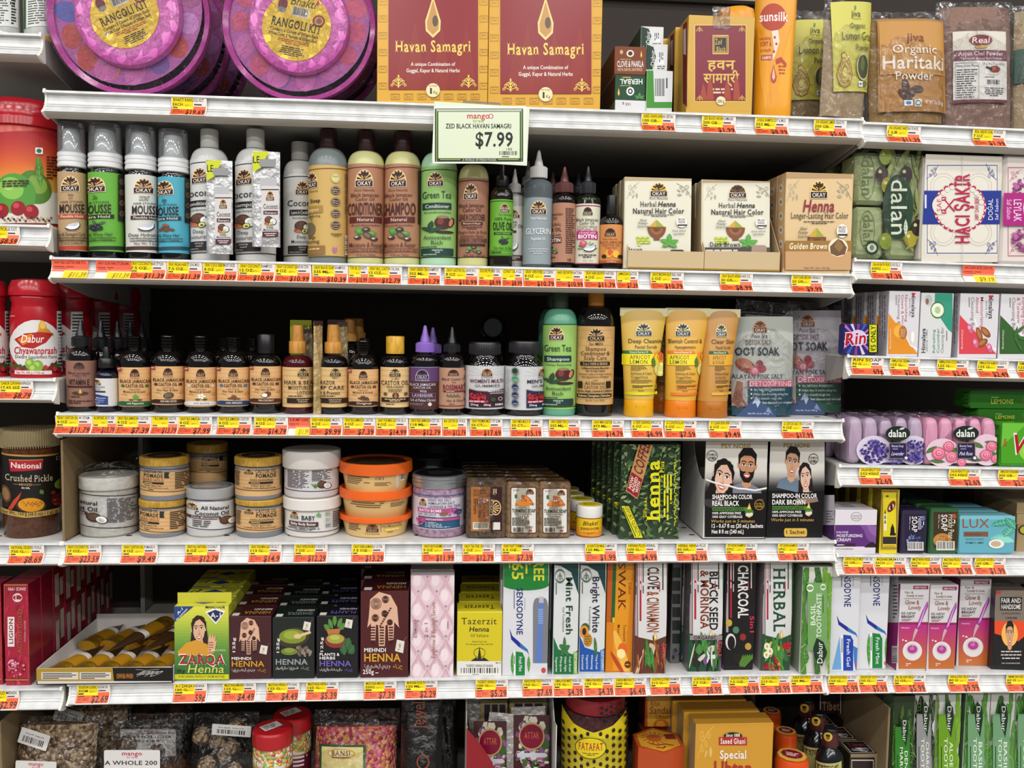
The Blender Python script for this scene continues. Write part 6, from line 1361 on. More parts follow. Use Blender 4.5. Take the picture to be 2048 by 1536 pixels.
def bath(A):
 k='#2a2638';pk='#a8507a'
 A.r('#3a5a8a',-20,0,120,2.5);A.r('#2a5474',12,66,88,97);A.r('#2a5474',-20,97,120,99.5);A.sub(okay,13,10,27,34);A.t('DEAD SEA SALT',30,72,10,17,k,'s');A.t('HIMALAYAN SALT',30,78,20,27,k,'s');A.t('LAVENDER & TEA TREE',30,88,30,37,k,'s');A.r(pk,11,39,82,52);A.t('BATH BOMB',14,54,42,50,'#eed8e4','b');A.t('Soft, Silky Skin &',12,44,54.5,60,k);A.t('Soothing Aroma',12,44,62,67,k);A.r(pk,12,68,88,76);A.t('DETOXIFYING',26,56,69.5,74.5,'#f0dce8')
 A.sub(bunch,66,40,80,64,'#c85a9a','#d97ab0','#b0488a',14,2,16);A.sub(bunch,76,42,90,62,'#4a3a6a','#5d4a82','#3a2c58',18,3,13);A.e('#8a5a44',58,55,8,5);A.sub(bunch,8,70,24,90,'#b5508a','#c86a9c','#9a4078',12,5,18)
 for i in range(4):A.r('#c9d4dc',26,79+i*4.4,28,81+i*4.4);A.ls('#c9d4dc',30,78.5+i*4.4,62+(i%2)*16,81.5+i*4.4,1,.6,seed=i)
 A.ls(k,92,6,110,80,12,.5);A.ls(k,-8,6,6,80,12,.5)
sal=M('#a98aa0',.4,0,.4,'mottle')
bb=pot(S4,824,933,936,971,1077,'clear jar of pink bath salts with silver screw lid',sal,M('#b9bcc0',.22,.85),(991,1058),'#cfc8d4',bath,d=.066,ribs=False,neck=.95,top=lambda A:(A.e('#101012',50,50,48,48,36),A.ls('#4a4a4c',24,30,76,70,7,.4,'c')),name='bath_salt_jar')
for k,z in enumerate((.982,.962)):
 R=(933-824)/2*bb.sx*1.02;zz=bb.H*(.93-.055*k);V,Fc=lathe([(R*.98,zz),(R,zz+.001),(R*.98,zz+.002)],48,close=False);mesh('lid_ridge',V,Fc,M('#b9bcc0',.22,.85),bb.parts['lid'],smooth=60)
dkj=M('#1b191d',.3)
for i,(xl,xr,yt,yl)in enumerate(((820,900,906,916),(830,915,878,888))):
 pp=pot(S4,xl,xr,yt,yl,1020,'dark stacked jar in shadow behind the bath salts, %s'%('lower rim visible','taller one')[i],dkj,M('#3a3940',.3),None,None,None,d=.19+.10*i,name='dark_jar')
def tumer(A):
 k='#2a2622'
 A.rr('#4a2a1c',0,0,100,100,5);A.rr('#d6d3cb',3,2,97,98,4);A.ls(k,10,5,40,9,2,.4);A.sub(okay,60,4,90,16,'#b5672a','#3a1a14','#e8d0b0','#8a4a24')
 A.sub(leaf,12,14,30,26,'#2f5a2a','#5a8a4a',rot=-70)
 for x,y,rx,ry,r in((50,28,13,6,60),(66,26,18,5.5,20),(74,33,17,4.5,15),(34,34,16,5,-10)):A.e('#b5622a',x,y,rx,ry,16,r);A.e('#d98a44',x-2,y-1.5,rx*.6,ry*.4,10,r)
 A.e('#cf7a2a',50,36,26,5);A.t('NATURAL',30,62,42.5,45,k);A.t('TURMERIC SOAP',6,96,47,54.5,k,'b');A.t('Good on Everything',14,82,56,59,k);A.t('Face & Body',26,70,60.5,63.5,k);A.ls(k,6,65,80,83,6,.5);A.bar(8,86,50,97,None,k,digits=False);A.ls(k,56,84,92,89,2);A.r('#b03a3a',70,91,82,96);A.r('#3a4a7a',70,91,76,93.5)
sp=M('#86694a',.3,0,.5,'mottle');sp2=M('#5d4a38',.25,0,.5,'mottle')
def soapk(xl,xr,yt,lab,m,draw,box_,n,dx,dz,grp):
 c=Carton(S4,'soap_bar',lab,'soap',xl,xr,yt,.022,.026,[m],grp,bev=.003);A=Art();A.mk=gloss;A.sub(draw,*box_);c.art(A,'label')
 pillow('film',c.W*1.01,c.H*1.005,.0285,M('#eeeae2',.1,.05,.5,'film'),c.o,xl,.0006,10,14,bot=.98,top=.95,y0=.013)
 for i in range(n):rep(c.o,dx*(i+1),.031*(i+1),'%s, %s back'%(lab.replace(' front',''),('second','third','fourth','fifth','sixth')[i]),grp,turn=.02*(-1)**i)
def afs(A):
 k='#2a1a10'
 A.r('#a86a34',0,0,62,100);A.r('#33191c',62,0,100,100);A.fr('#8a5426',4,4,58,22,1.5);A.ls('#4a2a14',8,6,54,20,4,.5);A.t('African',38,50,26,68,'#7a2a1c','d');A.t('Black Soap',26,35,28,70,k,'d');A.t('Pure Naturals',54,58,30,66,k,'d');A.ls(k,8,26,22,66,3,.5,vert=True);A.bar(6,80,58,96,'#ddd8cc','#1d1a16')
 A.ls('#c9a878',70,4,84,20,3,.5,vert=True);A.e('#e0b878',80,47,17,17,24);A.e('#33191c',80,47,14,14.5,24)
 for i in range(7):a=math.radians(-80+i*26);A.p('#e0b878',[(66,47),(66+26*math.cos(a),47+14*math.sin(a)),(66+26*math.cos(a+.22),47+14*math.sin(a+.22))])
 A.r('#e0b878',58,31,72,63);A.r('#33191c',60,32.5,70,61.5);A.t('OKAY',61.5,68.5,35,59,'#f0e4d0','d');A.r('#d6d0c6',70,80,94,97)
soapk(933,1013,956,'dark brown wrapped black soap bar with orange label, front',sp2,afs,(942,974,1004,1062),5,-.0015,0,'dark soap bars in a row')
soapk(1013,1078,964,'tan turmeric soap bar with white label in front, left of two',sp,tumer,(1021,974,1073,1067),5,-.0035,0,'turmeric soap bars, left row')
soapk(1078,1141,964,'tan turmeric soap bar with white label in front, right of two',sp,tumer,(1085,976,1135,1067),5,-.005,0,'turmeric soap bars, right row')
def sind(A):A.r('#d98a1c',-20,70,120,100);A.r('#e0a01c',-20,60,120,82);A.t('Bhakti',28,82,22,44,'#3a2410','i');A.t('SINDOOR',18,86,56,68,'#2a1a10','sb');A.ls('#7a4a14',22,80,80,90,2,.5,'c')
sd=pot(S4,1152,1205,1003,1033,1075,'small orange powder jar with white lid and yellow label, front one',M('#b54a14',.2),M('#dcdad4',.3),(1035,1072),'#e0b81c',sind,d=.046,name='powder_jar',group='small sindoor jars',top=lambda A:(A.e('#d9c21c',50,50,46,46,30),A.t('Bhakti',26,74,36,54,'#5a4a10','i'),A.ls('#5a4a10',24,60,76,74,2)))
for i,(dx,dy)in enumerate(((-.006,.045),(-.016,.095),(-.018,.14))):rep(sd.o,dx,dy,'small white lidded powder jar %s back behind the front one'%('one','two','three')[i],'small sindoor jars')
def hplus(A):
 A.r('#2c3f28',0,0,100,100);rnd=random.Random(5)
 for i in range(330):x,y=rnd.uniform(-2,102),rnd.uniform(-2,102);q=rnd.uniform(4,8);A.p(('#3f5a36','#55703f','#6d8452','#2a3a26','#8a9a6a')[i%5],(lambda a:[(x-q*math.cos(a),y-q*.6*math.sin(a)),(x+q*.4*math.sin(a),y-q*.25*math.cos(a)),(x+q*math.cos(a),y+q*.6*math.sin(a)),(x-q*.4*math.sin(a),y+q*.25*math.cos(a))])(rnd.uniform(0,3.14)))
 y='#d9d21c'
 A.sub(lambda B:(B.r('#b08a54',0,0,100,100),B.r('#8e1c2a',2,4,36,96),B.t('NOW',8,30,12,34,'#e8d8c8','b'),B.t('ADDED',6,33,40,62,'#e8d8c8','b'),B.t('WITH',9,29,68,90,'#e8d8c8','b'),B.t('COFFEE',40,96,14,82,'#7a1c20','b')),-2,14,62,36,rot=-66)
 A.t('henna',42,64,17,82,y,'usB');A.t('+ Plus',65,72,18,36,y,'usb');A.r(y,63,35,65,83);A.t('Reem',36,38.5,70,78,y,'u');A.t('HERBAL',39,43,56,78,y,'us');A.ls(y,70,32,86,84,3,.5,vert=True)
 for i in range(18):A.ln(y,[(90,16+i*4),(95-(i%3)*3,18+i*4),(89,19.5+i*4)],1)
 A.p(y,[(0,66),(12,66),(36,100),(22,100)]);A.p('#1d1d10',[(1.5,67.5),(3,67.5),(25,99),(23.5,99)]);A.t('EXPORT QUALITY',-1,39,79.5,85,'#1d1d10',rot=54)
h1=Carton(S4,'henna_box','dark green leafy henna box with yellow vertical lettering, front one','box',1241,1359,888,.016,.028,[M('#33452c',.2),M('#232b18',.3),M('#3a4a30',.3)],'leafy henna boxes');A=Art();A.mk=lambda q:M(q,.2);A.sub(hplus,1241,888,1359,1073);h1.art(A)
for i in range(5):rep(h1.o,-.006-.004*i,.031*(i+1),'leafy henna box %s back behind the front one'%('one','two','three','four','five')[i],'leafy henna boxes')
def psy(l2,couple,badge_,foot):
 def d(A):
  gs=('#cfcac2','#b9b4ae','#8f8b88','#5f5c5c','#3a3838','#1b191a')
  A.r('#d6d1c8',0,0,100,46)
  A.grad(('#d6d1c8','#b9b4ae','#7f7b78','#3a3838','#1b191a'),0,30,100,54,16)
  A.r('#121011',0,53,100,100);A.t('PSY NONI',27,73,2.5,7,'#a8893a','b')
  bx=12 if badge_ else 80;A.ring('#3a3634',bx,15 if badge_ else 19,9,.8,5.8);A.t('FOR MEN &',bx-7,bx+7,12.5+(0 if badge_ else 4),15+(0 if badge_ else 4),'#3a3634');A.t('WOMEN',bx-6,bx+6,16+(0 if badge_ else 4),19+(0 if badge_ else 4),'#3a3634','b');couple(A);A.r('#121011',-1,54,101,60)
  A.t('SHAMPOO-IN COLOR',12 if badge_ else 6,76 if badge_ else 86,55.5,60,'#eeeae6','b');A.t(l2,12 if badge_ else 6,55 if badge_ else 65,62,67,'#eeeae6','b');A.p('#4a7a34',[(12 if badge_ else 6,68.5),(68,68.5),(72,70.5),(68,72.5),(12 if badge_ else 6,72.5)]);A.t('WITH NONI PLANT ESSENCE',13 if badge_ else 7,62,69.3,71.8,'#16240f','b');A.t('100% AMMONIA FREE',12 if badge_ else 6,58,73.6,76,'#e0dcd8','b');A.t('100% GRAY COVERAGE',12 if badge_ else 6,60,77.4,79.8,'#e0dcd8','b');A.t('Works just in 5 minutes',10 if badge_ else 4,80,81.5,84.6,'#c9a25a','i')
  A.sub(drop,62,64,80,80,'#d9a53c','#f0d07a');A.e('#4a7a34',71,74,7,3.4);A.e('#d6d3c4',69,76.5,4,2);A.e('#d6d3c4',74,76,3,1.8);foot(A)
 return d
def cp1(A):A.sub(head,45,7,91,47,'#c08a68','#17110f','m',True,'#77788a',rot=4);A.sub(head,4,17,54,60,'#dbb09a','#17110f','f',False,'#3a3438',rot=14)
def cp2(A):A.sub(head,22,6,62,42,'#c99a7c','#1d1512','m',False,'#66788a',rot=8);A.sub(head,48,22,82,56,'#e0b8a2','#221816','f',False,'#8a7468',rot=-6)
def ft1(A):A.t('12 - 0.67 fl oz (20 mL) Sachets',11,93,86,90,'#e8e4e0','b');A.t('Net 8 fl oz (240 mL)',11,62,92,96,'#e8e4e0','b');A.ring('#b08a3a',87,66,8,.8,5.6);A.t('FOR MEN &',81,93,64,66,'#b08a3a');A.t('WOMEN',81,93,66.6,69,'#b08a3a','b')
def ft2(A):A.rr('#d0a848',27,92,68,101,3);A.t('1 Sachet',31,64,94,98,'#221a10','b')
pd1=Carton(S4,'hair_color_display','torn open white display carton with couple portrait, black lower half, real black','box',1409,1534,883,.016,.14,[paper('#121011')],skip=True)
W,H,D=pd1.W/2,pd1.H,pd1.D;wm=M('#c9c6c0',.5);t=.0012
V,Fc=[],[]
def add(a):
 q=len(V);V.extend(a[0]);Fc.extend(tuple(i+q for i in f)for f in a[1])
for a in(boxmesh(-W,W,0,D,0,t),boxmesh(-W,W,0,t,0,H),boxmesh(-W,W,D-t,D,0,H),boxmesh(W-t,W,0,D,0,H)):add(a)
mesh('carton',V,Fc,wm,pd1.o)
pr=[(t,0),(D,0),(D,H),(.075,H),(.06,H*.8),(.04,H*.66),(.02,H*.6),(t,H*.61)];extrude('torn_side',pr,-W,-W+t,wm,pd1.o,None)
A=Art();A.mk=gloss;A.sub(psy('REAL BLACK',cp1,True,ft1),1409,883,1534,1074);pd1.art(A)
V,Fc=[],[];pts=[(-.98,.61),(-.6,.57),(-.2,.545),(.05,.52),(.3,.515),(.6,.5),(.98,.525)]
for x,q in pts:V+=[(x*W,-.0012,q*H-.0016),(x*W,-.002,q*H),(x*W,-.0012,q*H+.0016)]
for i in range(len(pts)-1):Fc+=[(3*i,3*i+3,3*i+4,3*i+1),(3*i+1,3*i+4,3*i+5,3*i+2)]
mesh('torn_edge',V,Fc,M('#dddad4',.6),pd1.o)
pd2=Carton(S4,'hair_color_box','black and white hair colour box with couple portrait, dark brown, gold sachet tab','box',1537,1649,882,.024,.03,[paper('#121011'),paper('#1d1b1c'),paper('#cfcac2')],'couple portrait boxes');A=Art();A.mk=gloss;A.sub(psy('DARK BROWN',cp2,False,ft2),1537,882,1649,1071);pd2.art(A)
for i in range(4):rep(pd2.o,-.001*(i+1),.033*(i+1),'couple portrait hair colour box %s back behind the dark brown one'%('one','two','three','four')[i],'couple portrait boxes')
# left bay: pickle jar
def pick(A):
 g='#b08a4a';w='#e0d8cc'
 A.r('#14110f',-20,0,120,100);A.r(g,-20,0,120,3);A.p('#a81c2c',[(12,10),(70,8),(68,25),(15,30)]);A.ln(g,[(12,10),(70,8)],1.4);A.t('National',16,66,14,23,w,'b');A.t('Crushed Pickle',6,86,35,46,'#c9b89a','s');A.t('MIXED',30,52,49.5,53,g,'b');A.r(g,20,51,29,51.6);A.r(g,53,51,66,51.6);A.t('IN OIL',34,48,55.5,58.5,w,'b');A.fr(w,92,6,98,12,.8)
 A.e('#5d3a20',7,70,9,15,rot=-12);A.e('#8a6a44',7,70,6,11,rot=-12);A.p('#b5402a',[(34,64),(30,76),(18,96),(10,98),(20,80)]);A.e('#3a2a1a',50,88,25,14);A.e('#cf8a1c',50,86,22,12)
 for i in range(14):A.ln('#8a4a14',[(34+i*2.4,82+(i%4)*2.4),(38+i*2.4,80+(i%3)*3)],1)
 A.sub(leaf,58,60,76,68,'#4a6a2c','#8aa85a',rot=60);A.e('#7a1c1c',86,67,4,3.4);A.e('#7d9a2c',100,54,12,9);A.e('#4a1418',100,80,18,13);A.sub(bunch,84,70,116,92,'#7a1c24','#9a2a30','#5a1418',40,6,12)
 A.p('#b0904a',[(0,95),(40,99),(96,94),(96,103),(40,108),(0,104)]);A.t('Net Wt.: 750 g (26.5 oz) / 1.65 lb',3,92,97.5,103.5,'#2a2010','b')
pj=pot(L4,3,122,850,889,1079,'tall pickle jar with ribbed gold lid and black label at the left edge',M('#5a3218',.15,0,.5,'mottle'),M('#8a7c58',.45),(910,1026),'#14110f',pick,d=.066,ribs=True,name='pickle_jar',neck=.88,group='pickle jars',foot=.92)
rep(pj.o,-.102,.01,'pickle jar mostly outside the left edge of the photograph','pickle jars')
# right bay: shrink wrapped soaps
def wrapsoap(sh,xl,xr,yt,d,zoff,col,lab,draw,ab,grp,top=True):
 c=Carton(sh,'soap_multipack',lab,'soap pack',xl,xr,yt,d,.06,[paper(col)],grp,zoff=zoff,skip=True);W,H=c.W,c.H;n=5;w=W/n
 for i in range(n):
  V,Fc=[],[];m=20
  for y,s in((.002,.82),(.006,.97),(.012,1),(.046,1),(.054,.95),(.058,.8)):
   for j in range(m):
    a=2*math.pi*j/m;ca,sa=math.cos(a),math.sin(a);q=.55
    V.append((-W/2+w*(i+.5)+w*.49*s*math.copysign(abs(ca)**q,ca),y,H/2+H*.495*s*math.copysign(abs(sa)**q,sa)))
  for k in range(5):
   for j in range(m):e=(j+1)%m;Fc.append((k*m+j,k*m+e,(k+1)*m+e,(k+1)*m+j))
  Fc+=[tuple(reversed(range(m))),tuple(range(5*m,6*m))];mesh('soap_bar',V,[f[::-1]for f in Fc],plas(col),c.o,smooth=50)
 if draw:A=Art();A.mk=gloss;A.sub(draw,*ab);c.art(A,'wrap_print')
 pillow('film',W*1.01,H*1.02,.058,M('#f4f0f4',.1,.05,.5,'film'),c.o,xl,.0015,14,12,bot=.96,top=.85,y0=.03);return c
def lavd(A):
 A.e('#d2c8d8',22,72,26,34);A.e('#d2c8d8',80,72,24,34);A.r('#d2c8d8',20,60,80,100);A.sub(bunch,0,44,46,104,'#4a3a82','#6a58a8','#3a2c68',130,2,5);A.sub(bunch,60,44,100,104,'#4a3a82','#6a58a8','#3a2c68',130,3,5);A.sub(bunch,34,84,70,104,'#5a48a0','#7a68b8','#3a2c68',40,4,7)
def soapmark(A,nm,bg):A.e('#1d2a20',54,32,18,17,24,-8);A.t('dalan',40,66,24,40,'#e6e8e2','b');A.sub(leaf,56,16,64,26,'#e6e8e2','#1d2a20',rot=60);A.r('#8a7a5a',41,53,67,90);A.r(bg,42,54.5,66,88.5);A.t('Beauty Soap',45,62,58,63,'#d6d0e0');A.ls('#b8b0c8',46,66,62,69,1);A.t(nm,45,63,74,82,'#e0dcea','i');A.e('#3a3440',66,88,4,5.5);A.e('#d9d6e0',66,88,2.4,3.6)
lv=wrapsoap(R4,1697,1848,835,.012,0,'#a892a8','lilac soap multipack with lavender print, front',lambda A:(lavd(A),soapmark(A,'Lavender','#2a2450')),(1718,838,1854,925),'lilac and pink soap packs')
def rosep(A):
 A.e('#dcc0cc',22,76,24,32);A.e('#dcc0cc',84,70,22,36);A.r('#dcc0cc',20,68,84,100)
 for x,y in((6,70),(14,96),(40,70),(66,92),(92,54),(70,58),(98,84)):A.sub(leaf,x-6,y-12,x+6,y+12,'#4a6a3a','#7a9a5a',.7,rot=x*7)
 for x,y,r in((16,78,14),(30,62,11),(34,86,12),(48,98,9),(82,82,12),(90,62,11),(96,90,9)):A.sub(rose,x-r*.75,y-r*1.2,x+r*.75,y+r*1.2,('#c8607c','#d97a92')[int(x)%2])
wrapsoap(R4,1850,1994,836,.008,0,'#c88aa4','pink soap multipack with rose print, front',lambda A:(rosep(A),soapmark(A,'Pink Rose','#2a2448')),(1854,838,1996,926),'lilac and pink soap packs')
for i,(dx,dy,q)in enumerate(((-.012,.066,'lilac soap multipack behind the lavender printed one'),(.115,.068,'lilac soap multipack further right in the second row'))):rep(lv.o,dx,dy,q,'lilac and pink soap packs')
def vim(A):A.r('#4a9a24',0,0,100,100);A.p('#6ab83a',[(0,0),(60,0),(0,60)]);A.e('#8ac84a',66,66,26,30);A.e('#c9dc8a',66,70,15,18);A.t('Vim',22,110,26,78,'#e8e4d8','bi');A.t('Vim',25,108,30,75,'#a81c24','bi');A.t('Vim',4,13,40,60,'#a81c24','ub')
def vim2(A):A.r('#2f7a1c',0,0,100,100);A.ls('#a8c87a',30,30,52,40,1);A.t('LEMONS',30,62,46,70,'#c9cf4a','b');A.e('#3a8a24',84,46,10,34);A.t('Vim',76,94,26,70,'#b01c24','bi')
def dishbar(xl,xr,yt,d,zoff,lab,draw,yb,D=.05):
 c=Carton(R4,'dish_bar',lab,'bar',xl,xr,yt,d,D,[M('#3a8a1f',.2)],'green wrapped bars',zoff=zoff,bev=.004);A=Art();A.mk=lambda q:M(q,.18);A.sub(draw,xl,yt,xr,yb);c.art(A)
 V,Fc=[],[]
 for i in range(10):V+=[(-c.W/2-.004*(i%2)-.001,.012+.002*(i%3),i/9*c.H*.92+.001),(-c.W/2+.001,.004,i/9*c.H*.92+.001)]
 for i in range(9):Fc.append((2*i,2*i+2,2*i+3,2*i+1))
 mesh('crimped_end',V,Fc,M('#2f7a1c',.2),c.o);return c
g0=dishbar(2002,2090,846,.006,0,'bright green wrapped dish bar standing upright at the right edge',vim,926,.03)
g1=dishbar(1940,2090,862,.06,0,'green wrapped bar lying at the bottom of the stack behind',vim2,905)
g2=dishbar(1955,2075,818,.06,g1.H+.0005,'green wrapped bar lying in the middle of the stack behind',vim2,846)
dishbar(1940,2080,782,.06,g1.H+g2.H+.001,'green wrapped bar lettered LEMONS on top of the stack behind',vim2,818)
# right bay: cream box, kajal box, soaps
def carton(sh,nm,lab,cat,x0,x1,yt,yb,d,D,mats,draw,grp=None,n=0,dx=0.,dy=None,top=None,blab='',rough=.3,ab=None,**k):
 c=Carton(sh,nm,lab,cat,x0,x1,yt,d,D,[M(m,rough)if isinstance(m,str)else m for m in mats],grp,**k)
 if draw:A=Art();A.mk=lambda q:M(q,rough);A.sub(draw,*(ab or(x0,yt,x1,yb)));c.art(A)
 if top:
  A=Art();A.mk=lambda q:M(q,rough);A.sub(top,-c.W/2,c.D,c.W/2,0);V=np.vstack(A.V)
  mesh('top_print',np.column_stack([V,np.full(len(V),c.H+.0002)+2e-5*np.array(A.Ly)]),A.F,A.mats,c.o,A.mi)
 for i in range(n):rep(c.o,dx*(i+1),(dy or D+.002)*(i+1),'%s, %s back in its column'%(blab,('one','two','three','four','five','six')[i]),grp)
 return c
def kal(A):
 w='#e4dfe6'
 A.r('#d8d2d8',0,0,100,100);A.r('#5a2a72',0,36,100,88);A.p('#76488c',[(60,36),(100,36),(100,88),(78,70),(70,50)]);A.p('#8a5fa0',[(76,36),(100,40),(100,66),(84,54)])
 A.e('#4a4a44',52,16,13,11);A.e('#d8d2d8',52,16,12,10);A.t('GREEN',42,62,12,16,'#3a3a34');A.t('VALLEY',42,62,17.5,22,'#3a3a34');A.t('KALONJI',5,32,51,55.5,w);A.t('MOISTURIZING',5,66,58.5,65,w,'b');A.t('CREAM',5,38,68,75,w,'b');A.r('#3a1c34',3,80,50,88);A.ls(w,5,82,44,86,1);A.p('#241620',[(70,90),(82,80),(90,76),(100,84),(100,90)]);A.t('SOFT & NOURISHING',4,44,92,95.5,'#6a6068')
kb=carton(R5,'cream_box','square purple and pale cream box at the left end of its row','box',1669,1753,1020,1103,.004,.066,['#d4ced4','#4a2a5c','#d9d3d6'],kal,top=lambda A:(A.t('GREEN',36,64,30,44,'#4a4a44'),A.t('VALLEY',34,66,50,66,'#4a4a44')))
A=Art();A.r('#d4ced4',1640,990,1669,1050);A.r('#4a2a5c',1640,1050,1669,1092);A.ls('#8a8090',1652,1020,1668,1046,5);kb.left(A)
def surma(A):
 A.r('#b5922c',0,0,100,100);A.r('#3a2a14',6,3,94,97);A.fr('#c9a83a',9,4,91,96,3);A.r('#d9c81f',14,6,86,94);A.ls('#5a4a14',30,8,60,14,1);A.e('#7a2a1c',60,28,24,8,rot=-14);A.e('#e0c8a0',60,29,15,4,rot=-10);A.e('#1c1210',60,29,7,5);A.p('#16120e',[(66,56),(76,64),(78,72),(54,72),(56,64)]);A.r('#14110f',52,72,84,76);A.r('#2c2622',14,78,86,90);A.r('#b5922c',18,92,80,94)
 for y in(44,52,60):A.r('#e6dfae',18,y-4,34,y+8);A.p('#4a3a20',[(20,y-4),(25,y-12),(30,y-4)])
sm=carton(R5,'kajal_box','tall yellow box with eye picture and dark patterned border','box',1761,1797,979,1100,.008,.03,['#d9c81f','#7a641c','#8a7020'],surma,'tall yellow eye boxes',4,-.004,.034,blab='tall yellow eye picture box')
def sbar(x0,x1,yt,col,t1,t2,art,tc_,lab,q,d=.008):
 def dr(A):
  A.r(col,0,0,100,100);A.r(('#1f1a34','#3a2c14')[q],12,8,96,92);A.sub(art,14,56,78,92);A.t(t1,64,84,14,46 if q==0 else 70,tc_,'d');A.t(t2,40,60,14,52,'#ddd8d4','db');A.ls('#a8a0b0',28,14,36,52,2,.5,vert=True);A.e(('#5a6a9a','#b0482a')[q],86,18,6,6);A.ls(tc_,82,26,90,44,1,vert=True);A.bar(22,76,86,97,'#d6d3ce','#1c1a1a')
 return carton(R5,'soap_bar',lab,'soap',x0,x1,yt,1103,d,.036,[M(col,.25)],dr,'dark wrapped soap bars',3,-.004,.038,blab=('dark violet wrapped soap','green wrapped prickly soap')[q],bev=.003)
sbar(1803,1853,1021,'#2c2440','Nigella','SOAP',lambda A:A.sub(bunch,0,0,100,100,'#4a5088','#8a90c0','#23263c',60,6,9),'#c9c3e0','dark violet wrapped soap bar with vertical white lettering',0)
sbar(1860,1917,1017,'#2f5a34','Prickly Pear','SOAP',lambda A:(A.e('#b5803a',46,50,50,46),A.e('#9a6428',46,50,34,30),A.ls('#d9a860',14,26,74,76,5,.4)),'#d9d2b8','green wrapped soap bar with brown fruit panel',1)
def lux(A):
 A.r('#62a8b8',0,0,100,100);A.r('#7ab8c4',0,0,100,10);A.t('LUX',6,54,8,33,'#8a4e34','');A.r('#7a5240',8,44,52,58);A.t('Fresh Glow',12,40,48,54,'#3a2a2c');A.t('WATER LILY SCENT',11,44,63,68,'#1d4a5a');A.t('VITAMIN C + MINT',11,44,73,78,'#162a34','b')
 for x,y,a,c in((72,60,80,'#6fc0b4'),(82,66,110,'#8ad4c4'),(88,44,30,'#4aa08a'),(74,20,70,'#3a9478'),(92,20,-30,'#3a9478')):A.sub(leaf,x-14,y-18,x+14,y+18,c,'#a9e0d2',.6,rot=a)
 A.e('#dfe6e2',66,78,14,13);A.e('#c9a888',65,78,9,8)
carton(R5,'soap_box','light blue soap bar box with green leaves and copper lettering','box',1918,2030,1032,1103,.006,.036,['#62a8b8','#4a8a9a','#7ab8c4'],lux,'light blue soap boxes',2,-.003,.04,blab='light blue soap box',bev=.004)
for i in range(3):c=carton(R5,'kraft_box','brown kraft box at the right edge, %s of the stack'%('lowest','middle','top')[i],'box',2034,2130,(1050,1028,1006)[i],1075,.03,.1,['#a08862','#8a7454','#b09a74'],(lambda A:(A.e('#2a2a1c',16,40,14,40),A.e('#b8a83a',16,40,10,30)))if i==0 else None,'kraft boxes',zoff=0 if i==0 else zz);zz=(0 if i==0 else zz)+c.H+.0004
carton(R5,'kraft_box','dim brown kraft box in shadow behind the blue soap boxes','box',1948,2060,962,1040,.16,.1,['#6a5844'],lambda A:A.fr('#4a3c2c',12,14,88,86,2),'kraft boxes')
# left bay: red perfume boxes
def lig(A):
 A.r('#a01834',0,0,100,100);rnd=random.Random(2)
 for i in range(34):x,y=rnd.uniform(0,100),rnd.uniform(0,100);A.p(('#b32240','#8a122a','#c03050')[i%3],[(x,y),(x+rnd.uniform(8,22),y+rnd.uniform(-5,5)),(x+rnd.uniform(-4,14),y+rnd.uniform(5,12))])
 A.t('SINCE 1995',16,88,3.5,6.5,'#e0c8c8','bf');A.ring('#e0c8c8',54,14,20,2,4.6);A.t('L',46,62,11.5,16.5,'#e0c8c8');A.r('#e0d6d2',14,34,42,65);A.t('LIGION',20,36,36,62,'#7a1424','ub');A.t('ACTIVE GOLD',56,72,26,72,'#8a6a2a','u');A.t('SYNTHETIC COLOGNE',82,88,38,60,'#d9b0b0','u');A.sub(rose,8,76,60,92,'#8a1230');A.sub(bunch,10,78,90,98,'#c05a70','#7a0f22','#d98a9a',26,3,6);A.fr('#a8853a',0,0,100,100,1.2)
lg=carton(L5,'perfume_box','tall crimson perfume box with white vertical strip and gold edge, front row','box',9,58,1168,1360,.012,.04,['#a01834','#7a1026','#86142c'],lig,'crimson perfume boxes',rough=.22)
A=Art();A.ls('#5a0a1a',62,1190,76,1330,2,.6,vert=True);lg.left(A)
V,Fc=[],[]
for y0,z0,w,h in((.005,.095,.016,.055),(.024,.11,.012,.03),(.006,.02,.013,.05),(.024,.035,.013,.05)):q=len(V);x=lg.W/2+.0003;V+=[(x,y0,z0),(x,y0+w,z0),(x,y0+w,z0+h),(x,y0,z0+h)];Fc.append((q,q+1,q+2,q+3))
pq=[]
for i in range(7):
 q=rep(lg.o,.0,.042*(i+1),'crimson perfume box with white side panels, %s behind the strip fronted one'%('first','second','third','fourth','fifth','sixth','seventh')[i],'crimson perfume boxes')
 if i>0:mesh('side_panel',V,Fc,M('#a89c94',.5),q)
rep(lg.o,-.043,.004,'crimson perfume box cut off by the left edge of the photograph','crimson perfume boxes')
